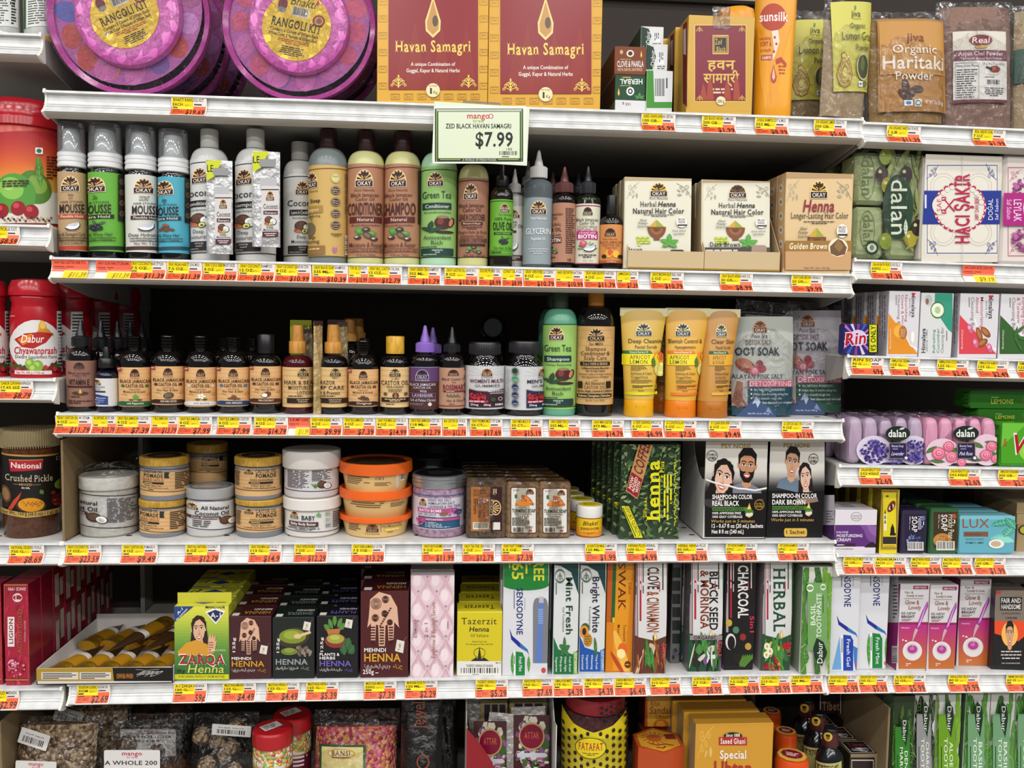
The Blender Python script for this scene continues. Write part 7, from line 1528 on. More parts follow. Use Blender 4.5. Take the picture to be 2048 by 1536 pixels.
# fifth shelf: tray of cones, henna boxes, toothpaste
X0,X1=P(69,1345,S5.yf-.01)[0],P(343,1345,S5.yf-.01)[0];W=X1-X0;D=.23;H=.026;t=.0013
o=root('cone_tray','low open white cardboard tray of gold henna cones with black and gold front','tray',(X0,S5.yf-.004,S5.z(0)+.0002));V,Fc=[],[]
for a in(boxmesh(0,W,0,D,0,t),boxmesh(0,W,0,t,0,H),boxmesh(0,W,D-t,D,0,H*1.3),boxmesh(0,t,0,D,0,H),boxmesh(W-t,W,0,D,0,H)):q=len(V);V+=a[0];Fc+=[tuple(i+q for i in f)for f in a[1]]
mesh('tray_body',V,Fc,M('#cfcac6',.6),o)
A=Art()
def gol(A):
 A.r('#a8852c',0,0,60,100);A.p('#16130f',[(57,0),(104,0),(104,100),(58,100)]);A.fr('#d8d2c4',5,34,32,88,.4);A.r('#cfc9bc',5,34,32,88);A.r('#cfc9bc',33,34,56,88);A.ls('#2a2620',6,38,31,86,4,.5);A.ls('#2a2620',34,38,55,86,4,.5);A.t('HENNA MEHANDI',60,72,46,80,'#b5702a','bf');A.t('Golecha',75,91,26,66,'#c9c6c0','fi');A.ln('#c9c6c0',[(74,14),(82,20),(91,12)],1.6)
A.sub(gol,69,1335,343,1362);inv,m=inv_of(o);A.build('front_print',o,np.array(o.location),np.array((1.,0,0)),np.array((0,0,1.)),np.array((0,-1.,0)),inv,None,1,(0,W),vlim=(0,H))
gold=M('#c9992c',.22,.75,.5,'foil');gold2=M('#c08a1c',.35,.3);brn=M('#3a2410',.4)
def cone(x,y,z,ang,lab,L=.115,pitch=.02):
 r=root('henna_cone',lab,'cone',(x,y,z),ang,'gold henna cones',rx=pitch)
 def part(nm,pr,m):V,Fc=lathe(pr,20,.55);mesh(nm,[(a,c,b+.011)for a,b,c in V],[f[::-1]for f in Fc],m,r,smooth=50)
 part('foil_end',[(.0165,0),(.0175,.006),(.0168,.016),(.0172,.026)],gold);part('yellow_wrap',[(.0173,.026),(.0145,.058)],gold2);part('white_band',[(.0146,.058),(.0138,.068)],M('#d6d2ca',.4));part('tip',[(.0138,.068),(.004,L*.9),(.001,L)],brn);return r
rnd=random.Random(11)
NT=('first','second','third','fourth','fifth','sixth')
for i in range(5):cone(X0+.022+i*.036,S5.yf+.006,S5.z(0)+.003,-.3+rnd.uniform(-.03,.03),'gold foil henna cone lying in the front row of the tray, %s from the left'%NT[i])
for i in range(5):cone(X0+.024+i*.036,S5.yf+.122,S5.z(0)+.003,-.26+rnd.uniform(-.03,.03),'gold foil henna cone lying in the back row of the tray, %s from the left'%NT[i],.1)
for i,x in enumerate((.175,.23)):cone(X0+x-.03,S5.yf+.165,S5.z(0)+.03,math.pi-.42,'dark henna cone lying reversed across the others, %s one'%('left','right')[i],.135,-.05)
def zarqa(A):
 gs=('#d6d24a','#c4ca44','#a3b840','#7fa33a','#5f9038','#4a8036','#3c7034','#336430')
 A.grad(gs,0,0,100,100,24)
 A.p('#22407a',[(0,0),(36,0),(0,22)]);A.t('A-1',4,16,5,9,'#e3e3dc','b',rot=-38);A.t('for everyone',1,26,9.5,12.5,'#e3e3dc','b',rot=-38);A.p('#e8e6da',[(56,8),(75,2),(94,7),(76,25)]);A.p('#1d2c5a',[(60,9.5),(75,5),(90,9),(76,22)]);A.t('A-1',66,85,9,16,'#e3d8c8','b');A.t('MANZOOR',57,93,-1.5,3,'#2a2a1c','b')
 A.sub(head,24,12,66,54,'#d9ab86','#2b1a14','f',False,'#c98a2c',rot=-4);A.p('#cf9430',[(6,62),(22,50),(40,46),(58,52),(66,64),(60,68),(8,68)]);A.p('#d9ab86',[(62,62),(62,46),(66,36),(68,44),(71,35),(72,44),(76,38),(75,48),(78,46),(74,62)]);A.ls('#8a5a40',63,48,73,61,4,.4)
 A.t('PRODUCE OF PAKISTAN',68,94,59,61.5,'#d9dcc0');A.t('ZARQA',7,95,65.5,80,'#e6e0d8','sb');A.t('ZARQA',9,93,66.8,78.8,'#a81c2c','sb');A.t('Henna',26,92,80,91,'#d6d45a','i');A.t('100 gr',5,20,86,91,'#1c2c14','b');A.r('#cfc81f',0,93,100,100);A.t('PURE HERBAL PRODUCT FROM NATURE',8,92,94.6,97.6,'#3a5a1c','bs')
zq=carton(S5,'henna_packet','green and yellow henna packet with woman portrait, front of its column','packet',349,458,1212,1358,.004,.046,['#6a9a3a','#b5b034','#cfc83c'],zarqa,'green yellow henna packets',3,-.001,.052,top=lambda A:(A.p('#22407a',[(30,60),(50,30),(70,60),(50,80)]),A.ls('#3a4a1c',72,30,96,70,3),A.ln('#16160c',[(6,60),(12,40),(18,60),(24,30)],5)),blab='green yellow henna packet')
V,Fc=boxmesh(-zq.W/2,zq.W/2,.018,.0195,zq.H,zq.H+.016);mesh('top_fold',V,Fc,M('#c9c43c',.35),zq.o)
def tag_(A):A.p('#d9d3cc',[(20,0),(100,14),(84,100),(0,84)]);A.e('#b5a25a',50,44,12,18);A.ls('#7a6a5a',28,66,70,78,1);A.ln('#8a7a6a',[(88,12),(120,-20)],3)
AR=('حناء','مهندي الطبيعية')
def hen(pic,l1,l2,c2,bg,wt='125g',arab='ةيعيبطلا يدنهم',y=0,tagp=(72,46)):
 def d(A):
  A.r(bg,0,0,100,100);pic(A);A.sub(tag_,tagp[0],tagp[1],tagp[0]+20,tagp[1]+16)
  if wt=='125g':A.t('125g',10,16,34,58,'#e3dcd6','ub')
  else:A.t('250g',5,28,91,96,'#e3dcd6','b');A.ls('#c9b8b0',31,93.5,44,96,1)
  for i,q in enumerate(l1):A.t(q,8,8+min(48,7.5*len(q)),66+i*6-6*(len(l1)-1)+y,70.5+i*6-6*(len(l1)-1)+y,'#ece6e0','b')
  A.t('HENNA',8,84,72.5+y,81.5+y,c2,'b');A.t(arab,8,62,84.5+y,88.5+y,'#d9d0ca');A.t('ءانح',68,88,84.5+y,88.5+y,c2)
 return d
mtop=lambda c,tx:(lambda A:(A.r('#d6d0c8',6,66,22,92),A.t(tx,30,92,50,74,c,'bf'),A.t('MEHNDI',50,92,24,40,'#d9d0ca','bf')))
hm1=carton(S5,'henna_box','small maroon henna box with patterned hand, front of its column','box',457,543,1233,1355,.006,.05,['#3f1a1e','#32151a','#3a181c'],hen(lambda A:A.sub(hennahand,20,2,76,62),('MEHNDI',),'HENNA','#c8902c','#3f1a1e'),'small maroon henna boxes',3,-.002,.055,top=mtop('#b5822c','HENNA'),blab='small maroon henna box',bev=.0012)
def ghas(A):A.e('#3a3020',50,33,38,16,30,-6);A.e('#7a8a2c',48,31,32,12,28);A.e('#95a53a',46,29,20,7);A.p('#d9b88a',[(62,28),(90,22),(92,26),(66,32)]);A.e('#d9b88a',60,31,9,4);A.e('#6d7d2c',40,56,20,6);A.e('#86963a',40,54,12,4);[A.e('#6a5c50' if i%2 else '#8a7c6c',62+(i*7%30),50+(i*5%11),6,3,8,i*31)for i in range(14)]
carton(S5,'henna_box','small black green henna box with powder bowl picture, front of its column','box',545,629,1235,1356,.006,.05,['#141c18','#10150f','#182019'],hen(ghas,(),'HENNA','#8f969a','#141c18',arab='لوساغلاب ةيعيبط',y=-4,tagp=(72,6)),'small black henna boxes',3,-.004,.055,top=mtop('#7a8286','GHASSOUL'),blab='small black green henna box',bev=.0012)
def plant(A):
 for x,y,a in((34,12,-30),(44,6,0),(56,10,35),(26,18,-60),(62,16,60)):A.sub(leaf,x-8,y-9,x+8,y+11,'#4a7a34','#86a85a',.6,rot=a)
 A.p('#b5703a',[(24,22),(58,20),(54,32),(30,33)]);A.e('#8a2f2a',46,40,26,12);A.e('#9aa040',46,37,21,8);A.e('#b5b554',44,35,12,4)
 for x,y,a in((76,44,20),(66,54,-10),(84,54,50)):A.sub(leaf,x-11,y-10,x+11,y+10,'#2f5a34','#5a8a54',.8,rot=a)
carton(S5,'henna_box','small black henna box with purple lettering and potted plants','box',633,716,1232,1354,.006,.05,['#0f0f12','#4a3f7a','#16161a'],hen(plant,('PLANTS &','HERBS'),'HENNA','#6a5aa8','#0f0f12',arab='باشعلأاو تاتابنلاب',tagp=(68,4)),'small black purple henna boxes',3,-.006,.055,top=mtop('#6a5aa8','PLANTS'),blab='small black henna box with purple edge',bev=.0012)
carton(S5,'henna_box','large maroon henna box with big patterned hand','box',721,817,1182,1354,.006,.058,['#4a1418','#3a1014','#42141a'],hen(lambda A:A.sub(hennahand,8,1,84,64),('MEHNDI',),'HENNA','#cf9a2c','#4a1418','250g',tagp=(72,56)),'large maroon henna boxes',3,-.006,.062,top=mtop('#b5822c','HENNA'),blab='large maroon henna box')
def hemani(A):
 A.r('#d6b0bc',0,0,100,100)
 for i in range(7):
  for j in range(-1,3):
   x,y=18+j*42+(i%2)*21,8+i*14.5;A.p('#e0c6cd',[(x,y-12),(x+17,y),(x,y+12),(x-17,y)]);A.e('#e9d8da',x-3,y-3,9,6)
 for i in range(8):
  for j in range(-1,4):
   x,y=-3+j*42+(i%2)*21,1+i*14.5
   A.ln('#ecdadd',[(x,y),(x+9,y+8),(x+21,y+14.5)],.9);A.ln('#ecdadd',[(x,y),(x-9,y+8),(x-21,y+14.5)],.9)
   if 0<x<100:A.e('#8a6a7a',x,y,2.4,1.2,8);A.e('#d6c6ce',x-.5,y-.3,1,.5,6)
 A.fr('#8a5a6a',7,43,15,60,.8);A.t('HEMANI',9,13,45,58,'#7a4a5a','u');A.t('2 in 1',32,40,46,60,'#9a5a4a','ui');A.t('Eyebrow & Eyelash Serum',48,57,26,80,'#9a5a4a','ui');A.ls('#8a5a6a',84,44,88,60,1,.5,vert=True)
carton(S5,'serum_box','pale pink quilted serum box under clear plastic','box',821,908,1150,1355,.006,.03,['#d2b0b8','#c9c3c3','#cfcac8'],hemani,'pink quilted boxes',1,-.002,.034,blab='pink quilted serum box')
def taz(A):
 k='#2a2412'
 A.r('#cfbe1c',0,0,100,100);A.ln('#e0d24a',[(0,1),(100,1)],1.4);A.t('Tazerzit',10,88,10,20,k,'s');A.t('Henna',28,72,24,31.5,k,'bi');A.t('Of Sahara',30,70,35.5,40,k,'s');A.t('Natural hair dye',34,66,46,48.5,k);A.t('For all types of hair and skin',20,80,50,52.6,k);A.ring(k,50,65,13,1,8);A.p(k,[(50,55),(53,68),(54,78),(46,78),(47,68)]);A.p(k,[(30,78),(42,72),(50,76),(60,72),(72,78)])
 A.rr('#dedcd6',0,78,101,101,2);A.t('TAZERZIT HENNA OF SAHARA',20,80,83.5,87,k,'b');A.bar(3,88,96,97.5,None,'#16140f',digits=False);A.ls(k,34,98,64,99.6,1);A.t('80 G',86,97,79.6,82,k,'b')
carton(S5,'henna_box','yellow henna box with white barcode sticker at its foot','box',914,1004,1223,1350,.008,.045,['#cfbe1c','#b5a51c','#c9ba24'],taz,'yellow henna boxes',3,.003,.052,top=lambda A:A.t('Tazerzit',16,84,30,72,'#2a2412','sf'),blab='yellow henna box')
def tp(lab,xl,xr,yb,draw,mats,yt=1100,d=.008,D=.036,n=2,grp=None,dx=-.002,roll=0.,ab=None,sh=S5,yaw=0.):
 grp=grp or 'upright toothpaste boxes'
 x,y,z,pb,sx,Hh=spot(sh,(xl+xr)/2,yt,d);b=Carton(sh,'toothpaste_box',lab,'box',xl,xr,yt,d,D,[gloss(m)for m in mats],grp,yaw=yaw)
 A=Art();A.mk=gloss;A.sub(draw,*(ab or(xl,yt,xr,yb)));b.art(A)
 for i in range(n):rep(b.o,dx*(i+1),(D+.003)*(i+1),'spare box, %s back of the %s'%(('one','two')[i],' '.join(lab.split()[:8])),grp)
 return b
def sens(mint_,brush):
 def d(A):
  w='#d2d2d6';bl='#1d2a6a'
  A.r(w,0,0,100,100);X=lambda x:x*.6 if brush else x
  if brush:A.r('#1f7a34',0,0,100,27);A.e('#1f7a34',50,26,52,5);A.t('FREE',68,90,1,23,'#d6d63a','db');A.t('65',20,44,8,22,'#d6d63a','db');A.ls('#d6d63a',48,2,62,20,2,.6,vert=True);A.ls('#d6d63a',12,4,17,22,1,.6,vert=True)
  y0=29 if brush else 2
  A.t('SENSODYNE',X(50),X(72),y0,y0+38,bl,'db');A.ls('#6a6a80',X(38),y0+2,X(44),y0+36,1,.6,vert=True);A.ls('#9a9aa8',X(78),y0+8,X(82),y0+30,1,.6,vert=True)
  s0=62 if brush else 48;q=(lambda a,b:(X(a),s0+b))
  A.p('#1d2a8a',[q(24,0),q(34,6),q(60,11),q(90,17),q(96,22),q(88,19),q(58,15),q(30,9)]);A.p('#2f6aaa',[q(60,11),q(90,17),q(96,22),q(88,19),q(64,16)])
  e0=s0+18;mc='#1a7a38' if mint_ else '#1c3fa0'
  if mint_:A.sub(leaf,X(22),e0+1,X(48),100,'#3a8a2c','#8ac05a',.5);A.sub(leaf,X(84),e0+4,X(104),98,'#3a8a2c','#8ac05a',.5)
  else:A.p('#6aa0d0',[(8,100),(34,e0+2),(40,100)]);A.p('#3a78b8',[(88,100),(72,e0+10),(98,e0+14),(98,100)])
  A.p('#e3e3e6',[(X(38),e0),(X(78),e0+2),(X(84),101),(X(40),101)]);A.p(mc,[(X(46),e0+.5),(X(72),e0+1.5),(X(80),e0+6),(X(80),101),(X(46),101)]);A.t('Fresh Mint' if mint_ else 'Fresh Gel',X(58),X(70),e0+5,97,'#e6ece8','d');A.ls('#3a3a44',X(40),e0+4,X(44),98,1,.6,vert=True);A.e('#c0483c',92 if not brush else 89,96,5,2.2)
  if brush:A.rr('#77787e',66,37,99,90,8);A.r('#77787e',66,70,99,90);A.p('#5a78b8',[(78,40),(89,40),(87,60),(86,90),(71,90),(76,60)]);A.r('#b0b2b8',79,36,89,41);[A.r('#8aa6d6',77,46+i*1.8,88,47+i*1.8)for i in range(7)]
 return d
tp('white box with toothbrush window, green top and blue lettering',1006,1097,1350,sens(True,True),['#d2d2d6','#b9b9c0','#d2d2d6'],n=1,yt=1105)
def hima(nm,sub,col,foot,tx):
 def d(A):
  A.r('#cfd2d0',0,0,100,100);A.p('#173f40',[(0,0),(100,0),(100,36),(70,18),(30,13),(0,12)]);A.t('Himalaya',50,68,-6,11,'#d9dfdc','db');A.ls('#d9dfdc',34,2,40,11,1,.6,vert=True);A.ring('#5a6a5a',26,21,21,2,6);A.sub(lotus,14,17,38,25,'#4a5a4a');A.t(nm,50,76,22,68,'#26402c' if tx==0 else '#2a2a3a','dbi');A.t(sub,36,44,46,66,'#5a5a5a','di');A.ls('#555',8,26,14,46,1,.6,vert=True)
  A.p(col,[(0,70),(20,80),(76,84),(100,80),(100,100),(0,100)]);A.r('#8ab05a' if tx==0 else '#5a7ab0',80,82,97,100);A.t('GUM EXPERT',84,93,83,99,'#e3e8d8','d')
  for i,q in enumerate(foot):A.t(q,62-i*18,70-i*18,86,98,'#e3eee0','d')
  if tx==0:A.sub(mint,22,69,66,86,'#2f6a3a','#5a9a5a')
  else:A.e('#3a5a2a',22,64,16,4);A.e('#d98a3a',18,67,17,5);A.e('#2a2420',18,67,8,3);A.e('#b5822a',32,74,17,5.4);A.ls('#6a4a1a',20,70,44,78,4,.4);A.sub(leaf,44,74,78,86,'#3a6a2a','#6a9a4a',rot=60)
 return d
tp('white and dark green toothpaste box lettered mint fresh with leaf picture',1107,1157,1348,hima('Mint Fresh','Gel Toothpaste','#1c6a3a',('Fresh Breath','Helps Fight','Plaque','Vegetarian'),0),['#cfd2d0','#173f40','#173f40'])
tp('white and blue toothpaste box with pineapple picture',1159,1211,1343,hima('Bright White','Toothpaste','#1c4fa0',('Minty Fresh','Whitening','Vegetarian','Chemical'),1),['#cfd2d0','#173f40','#173f40'],d=.013)
def mes(A):
 A.r('#cf7a14',0,0,100,100);A.p('#d98f1c',[(40,0),(100,0),(80,60),(60,100),(20,100)]);A.r('#b8541a',0,0,24,100);A.r('#cf7a14',0,60,24,100);A.p('#1d5a2c',[(26,0),(38,0),(30,60),(16,60)]);A.r('#d6b83a',22,56,30,60);A.t('MESWAK',44,70,-8,50,'#5a1c10','ds');A.t('Dabur',82,92,27,37,'#4a1c10','di');A.t('Toothpaste',62,72,62,76,'#5a2a14','di');A.t('Miswak Ext',40,50,62,78,'#5a2a14','di');A.e('#e8b04a',56,86,36,9,20,30);A.e('#d9641c',60,82,18,5);A.e('#f0dc9a',54,86,16,4);A.e('#b5401c',40,94,28,3,14,20);A.ring('#6a2a14',78,95,12,2.6,3)
tp('orange toothpaste box with maroon vertical lettering',1213,1267,1341,mes,['#cf7a14','#a85a14','#b8541a'],d=.016)
def alr(word,col,bgw,band,pics,extra=None,dark=False):
 def d(A):
  w='#d0cfcd' if not dark else '#151314';k='#2a2226' if not dark else '#cfc9c4'
  A.r(band,0,0,100,100);A.p(w,[(10,4),(99,3),(99,70),(60,74),(10,71)]);A.r('#a8949a',0,3,8,70);A.ls('#4a3438',1,6,6,68,1,.6,vert=True);A.r('#a81c34',14,8,20,58);A.ls('#f0dce0',15,9,19,57,1,.7,vert=True);A.ls(k,23,6,28,66,1,.6,vert=True)
  word(A);A.ls(k,84,8,90,60,1,.6,vert=True);A.ls('#a8323c',74,26,79,42,1,.6,vert=True);pics(A);A.t('5in1',82,96,76 if not dark else 56,88 if not dark else 70,'#c0304a','db')
 return d
def w1(a,b,c1,c2,y):return lambda A:(A.t(a,40,74,y,32,c1,'dB'),A.t(b,38,74,34,67,c2,'dB'))
def herbs(cs,seed=1):
 def d(A):
  rnd=random.Random(seed)
  for i in range(26):x,y=rnd.uniform(4,92),rnd.uniform(79,98);A.e(cs[i%len(cs)],x,y,rnd.uniform(6,16),rnd.uniform(1.5,3.6),10,rnd.uniform(0,180))
  for i in range(5):x,y=rnd.uniform(20,80),rnd.uniform(76,94);A.sub(leaf,x-14,y-5,x+14,y+5,'#3a7a34','#7aa85a',.8,rot=rnd.uniform(0,180))
  A.sub(drop,54,66,72,74,'#c9a03a','#efe0a0')
 return d
tp('white and brown toothpaste box lettered clove and cinnamon',1270,1334,1345,alr(w1('CLOVE','& CINNAMON','#4a2418','#8a4424',14),0,0,'#5a3424',herbs(('#8a4a24','#6a2a2a','#a86a3a','#c9b090','#4a2018'),3)),['#5a3424','#8a7c7c','#4a2a20'])
bsd=lambda A:(A.t('BLACK SEED',60,84,18,67,'#1a1516','dB'),A.t('& MORINGA',33,57,17,66,'#7a3424','dB'))
tp('white and green toothpaste box lettered black seed',1379,1446,1339,alr(bsd,0,0,'#1f4a30',lambda A:(herbs(('#1c1816','#7a4a8a','#c9c4b4','#3a6a3a','#2a2420'),5)(A),A.r('#8a8280',0,71,100,75),A.t('ORGANIC',12,80,71.5,74.6,'#2a2426','b'),[A.e('#d6d3d6',62+9*math.cos(j*1.257),89+2.8*math.sin(j*1.257),6,2,8,j*72)for j in range(5)])),['#1f4a30','#5a5a5a','#2a2426'],d=.014)
chw=lambda A:A.t('CHARCOAL',42,76,13,58,'#dcd8d4','dB')
tp('black toothpaste box lettered charcoal with bean pictures',1452,1510,1335,alr(chw,0,0,'#151314',lambda A:(A.e('#d0cfcd',16,78,18,7),A.e('#16120f',18,79,13,6),[A.e(c,x,y,11,3)for x,y,c in((10,62,'#b8a03a'),(34,68,'#4a7a5a'),(58,74,'#8a2a2a'),(76,82,'#b5903a'))],[A.ln('#4f7a2c',[(46+i*4,98),(60+i*8,90)],4)for i in range(5)],[A.e('#1c1a14',30+i*8,90+i%2*3,8,4)for i in range(3)]),dark=True),['#151314','#6a6668','#151314'],d=.018)
hrw=lambda A:A.t('HERBAL',38,76,15,68,'#1c4a34','dsb')
tp('white and green toothpaste box lettered herbal with daisies',1525,1584,1340,alr(hrw,0,0,'#2a4a30',lambda A:(herbs(('#4f8a34','#6a9a44','#a81c2c','#c9b83a','#2f6a34'),8)(A),[(A.e('#e3e1d6',x,y,10,3),A.e('#c9a83a',x,y,4,1.4))for x,y in((14,80),(24,84),(12,87))],A.sub(bunch,4,94,60,101,'#a81c2c','#8a1424','#c0303c',20,3,9))),['#2a4a30','#8a8084','#2a4a30'],d=.014)
def basil(up,col='#6f9c5c',lines=('BASIL','TOOTHPASTE'),bgc='#cfcfc4',lf=('#3f7a2c','#6a9a34','#2f5a2c'),seed=2):
 def d(A):
  A.r(bgc,0,0,100,100);rnd=random.Random(seed)
  for i in range(30):x,y=(8,92,50)[i%3]+rnd.uniform(-12,12),i*3.5;A.sub(leaf,x-20,y-9,x+20,y+9,lf[i%3],'#8ab85a',.75,rot=rnd.uniform(-80,80))
  if up:
   A.r(col,18,14,84,78);A.ring('#e8e8dc',26,19,12,1.6,3.6);A.ring('#dfe6d4',70,18,9,1.4,3);A.t(lines[0],28,44,34,54,'#e6ecdc','u');A.t(lines[1],48,64,24,66,'#e6ecdc','u');A.ls('#2a4a24',68,26,72,64,1,.6,vert=True);A.p('#16301f',[(48,66),(72,70),(84,80),(66,93),(44,86),(36,76)]);A.t('Dabur',50,68,70,90,'#e6ecdc','u')
  else:
   A.r(col,14,14,82,100);A.p('#16301f',[(52,2),(72,8),(76,18),(64,36),(46,24),(40,10)]);A.t('Dabur',50,66,7,30,'#e6ecdc','d');A.t(lines[0],58,72,40,40+min(60,len(lines[0])*5.4),'#e6ecdc','d');A.t(lines[1],36,50,36,36+6.4*len(lines[1]),'#e6ecdc','d');A.ls('#22401c',22,44,28,96,1,.6,vert=True)
 return d
tp('pale green leafy toothpaste box with dark leaf logo at the bay joint',1602,1661,1345,basil(True),['#cfcfc4','#7a8a74','#cfcfc4'],d=.002,yt=1134)
for i,(xl,xr,nm)in enumerate(((1343,1362,'left'),(1363,1378,'right'))):
 tp('dim grey toothpaste box side printed with a grid, %s of two in the gap'%nm,xl,xr,1320,lambda A:[A.r('#1f2422',8,4+j*12,92,13+j*12)for j in range(7)]and A.sub(bunch,0,88,100,100,'#3a5a34','#6a4a7a','#2a2420',14,2,20),['#6a6a6a','#555','#444'],d=.05+.01*i,n=0)
# right bay: upright toothpaste, serum, cream
tp('white and blue toothpaste box with fresh gel foot beside the leafy green one',1659,1718,1339,sens(False,False),['#d0d0d6','#b0b0ba','#d0d0d6'],sh=R6,d=.008,yt=1130)
tp('white toothpaste box with green fresh mint foot and leaves, tilted slightly',1717,1776,1334,sens(True,False),['#d0d0d6','#b0b0ba','#d0d0d6'],sh=R6,d=.016,yt=1130)
def glow(A):
 A.r('#cdc9ca',0,0,100,46);A.r('#8a2050',0,45,100,49)
 A.grad(('#b02a78','#b53a68','#b84858','#bc6038','#bd6a2c'),0,48,100,100,16)
 A.r('#8a1f4a',50,2,100,6);A.t('NEW PACK',54,94,3,5.2,'#eed8e0','b');A.t('Fair &',22,50,8.5,11,'#6a4a44','i');A.t('Lovely is now',28,84,12,15,'#6a4a44','i');A.r('#6a4a44',18,17,84,17.4);A.t('Glow &',22,70,19,24,'#8a4a34','i');A.t('Lovely',34,76,25,30,'#8a4a34','i');A.t('RE-NEW',10,58,33,36,'#5a5054');A.t('BRIGHT',10,54,37,40,'#3a3034','b');A.ls('#8a4a5a',10,41,50,44,2);A.t('VITA B.C.E',8,36,51,52.5,'#eed8e0','b')
 A.p('#9a3a9a',[(80,32),(98,20),(100,26),(68,52),(56,54)]);A.p('#d9a0d0',[(84,32),(97,22),(72,48),(62,52)]);A.p('#c9a0a8',[(56,52),(66,54),(56,61),(50,66),(46,66),(50,58)]);A.e('#ddd6d4',46,79,33,11.5);A.e('#cfc3c0',46,77,22,7);A.e('#a83a8a',46,77,17,5);A.e('#c86aa8',45,76,8,2);A.ln('#d6b8c8',[(47,65),(48,74)],2);A.e('#f0e0e4',14,66,3,.9);A.e('#f0e0e4',24,67,4,1);A.ls('#f0d8dc',24,93,44,97,2)
gl=carton(R6,'serum_box','pink and white serum cream box with dropper picture, left of three','box',1797,1856,1168,1337,.01,.034,['#cdc9ca','#8a2a68','#d0cccd'],glow,'pink serum cream boxes')
A=Art();A.r('#cdc9ca',1775,1150,1797,1245);A.ls('#6a646a',1786,1168,1796,1238,10);A.bar(1784,1292,1796,1326,'#d6cfd2','#333',vert=True);gl.left(A)
carton(R6,'serum_box','pink and white serum cream box with dropper picture, middle of three','box',1857,1913,1170,1337,.008,.034,['#cdc9ca','#8a2a68','#d0cccd'],glow,'pink serum cream boxes')
carton(R6,'serum_box','pink and white serum cream box set back and taller looking, right of three','box',1917,1979,1158,1330,.03,.034,['#cdc9ca','#8a2a68','#d0cccd'],glow,'pink serum cream boxes')
for i in range(2):rep(gl.o,.002+i*.064,.045+.03*i,'pink serum cream box in the row behind, %s one'%('left','right')[i],'pink serum cream boxes')
def fah(A):
 A.r('#7a6e62',0,0,100,40);A.r('#e0481c',0,40,100,70);A.r('#151314',0,68,100,100);A.p('#151314',[(0,68),(0,56),(30,72),(50,76),(76,66),(100,58),(100,70)]);A.e('#efb45a',48,57,26,16);A.sub(head,28,40,68,76,'#cf9a72','#1a1210','m',False,'#151314');A.r('#151314',18,9,86,26);A.t('FAIR AND',21,83,10.5,16.5,'#dcd6d0','b');A.t('HANDSOME',21,83,18.5,24.5,'#dcd6d0','b');A.t('LONGLASTING',22,82,29,31,'#3a302a');A.t('CREAM',34,70,34.5,37,'#3a302a');A.rr('#c02a3a',2,1,20,5,2);A.ls('#cfc8c2',16,77,88,90,3,.35,'c');A.t('FOR TOUGH MALE SKIN',22,80,93.5,95,'#e0dcd8')
fh=carton(R6,'cream_box','black and orange cream box with man portrait at the right edge','box',1989,2052,1180,1335,.012,.036,['#151314','#2a2626','#6a6058'],fah,'black orange cream boxes',1,0,.04,blab='black orange cream box',yaw=-.12)
rep(fh.o,.066,.0,'black orange cream box cut off by the right edge','black orange cream boxes')
# base shelf, seen from above behind the lowest rail
def sticker(c,x0,x1,y0,y1,txt,hd=True,rot=0,off=.003):
 A=Art()
 def d(A):
  A.rr('#d2cfca',0,0,100,100,4)
  if hd:A.t('mango',32,68,3,12,'#a82a40','b');A.t('tree',40,60,13.5,18,'#a82a40')
  for i,q in enumerate(txt):A.tc(q,50,24+i*16,33+i*16,'#221f1e','b',1.1)
  if not hd:A.bar(8,42,90,92,None,'#222')
 A.sub(d,x0,y0,x1,y1,rot=rot);inv,o,(ex,ez,nf,ey,nl)=c.axes();A.build('paper_label',c.o,o+nf*(c.t*.62+off),ex,ez,nf,inv)
def nuts(c,n,r,m,seed,z0,z1):
 rnd=random.Random(seed)
 for i in range(n):V,Fc=lathe([(r*math.sin(math.pi*k/8),r-r*.92*math.cos(math.pi*k/8))for k in range(9)],16);q=mesh('nut',V,Fc,m,c.o,smooth=60);q.location=(rnd.uniform(-.42,.42)*c.W,rnd.uniform(-.3,.2)*c.t,z0+(z1-z0)*i/n)
nb=M('#6a4a34',.5,0,.4,'mottle');straw=M('#5a4636,#8a7258,#a08a6c,#6d563f,#b5a080,#4a382a',.6,0,.3,'candy')
b1=pouch(S6,'nut_bag','clear bag of chopped pale brown nuts at the lower left corner',8,186,1452,.03,.05,.94,straw,tilt=.22,seed=3,inset=.1);sticker(b1,30,112,1522,1600,('NUT/JEERA CUT',),rot=2);sticker(b1,38,98,1462,1494,('CUT NUT',),False,18,-.004)
rep(b1.o,.02,.08,'clear bag of chopped nuts lying further back in the shade','bags of puja nuts')
b2=pouch(S6,'nut_bag','clear bag with white card lettered $14.69 and whole round nuts',198,345,1462,.02,.05,0,None,tilt=.3,seed=8);nuts(b2,9,.019,nb,4,.0,b2.H*.55);sticker(b2,208,320,1500,1590,('PUJA WHOLE 200 GR','$14.69'))
b3=pouch(S6,'nut_bag','clear bag behind with tilted card and two round nuts showing',232,372,1444,.10,.05,0,None,tilt=.25,seed=9);nuts(b3,9,.018,nb,5,.02,b3.H*.7);sticker(b3,240,352,1458,1512,('PUJA WHOLE 200 GR','$14.69'),off=-.02)
b4=pouch(S6,'nut_bag','clear bag of round brown nuts just under the rail',240,384,1402,.22,.05,0,None,tilt=.2,seed=10);nuts(b4,10,.02,nb,6,.02,b4.H*.8)
b5=pouch(S6,'nut_bag','clear bag of wrinkled whole nuts with a barcode sticker',372,506,1444,.05,.06,.5,straw,tilt=.25,seed=12);nuts(b5,14,.017,M('#8a735a,#5a4636,#a89478',.6,0,.3,'candy'),9,.01,b5.H*.85);sticker(b5,424,502,1450,1472,('PUJA NUT',),False,4)
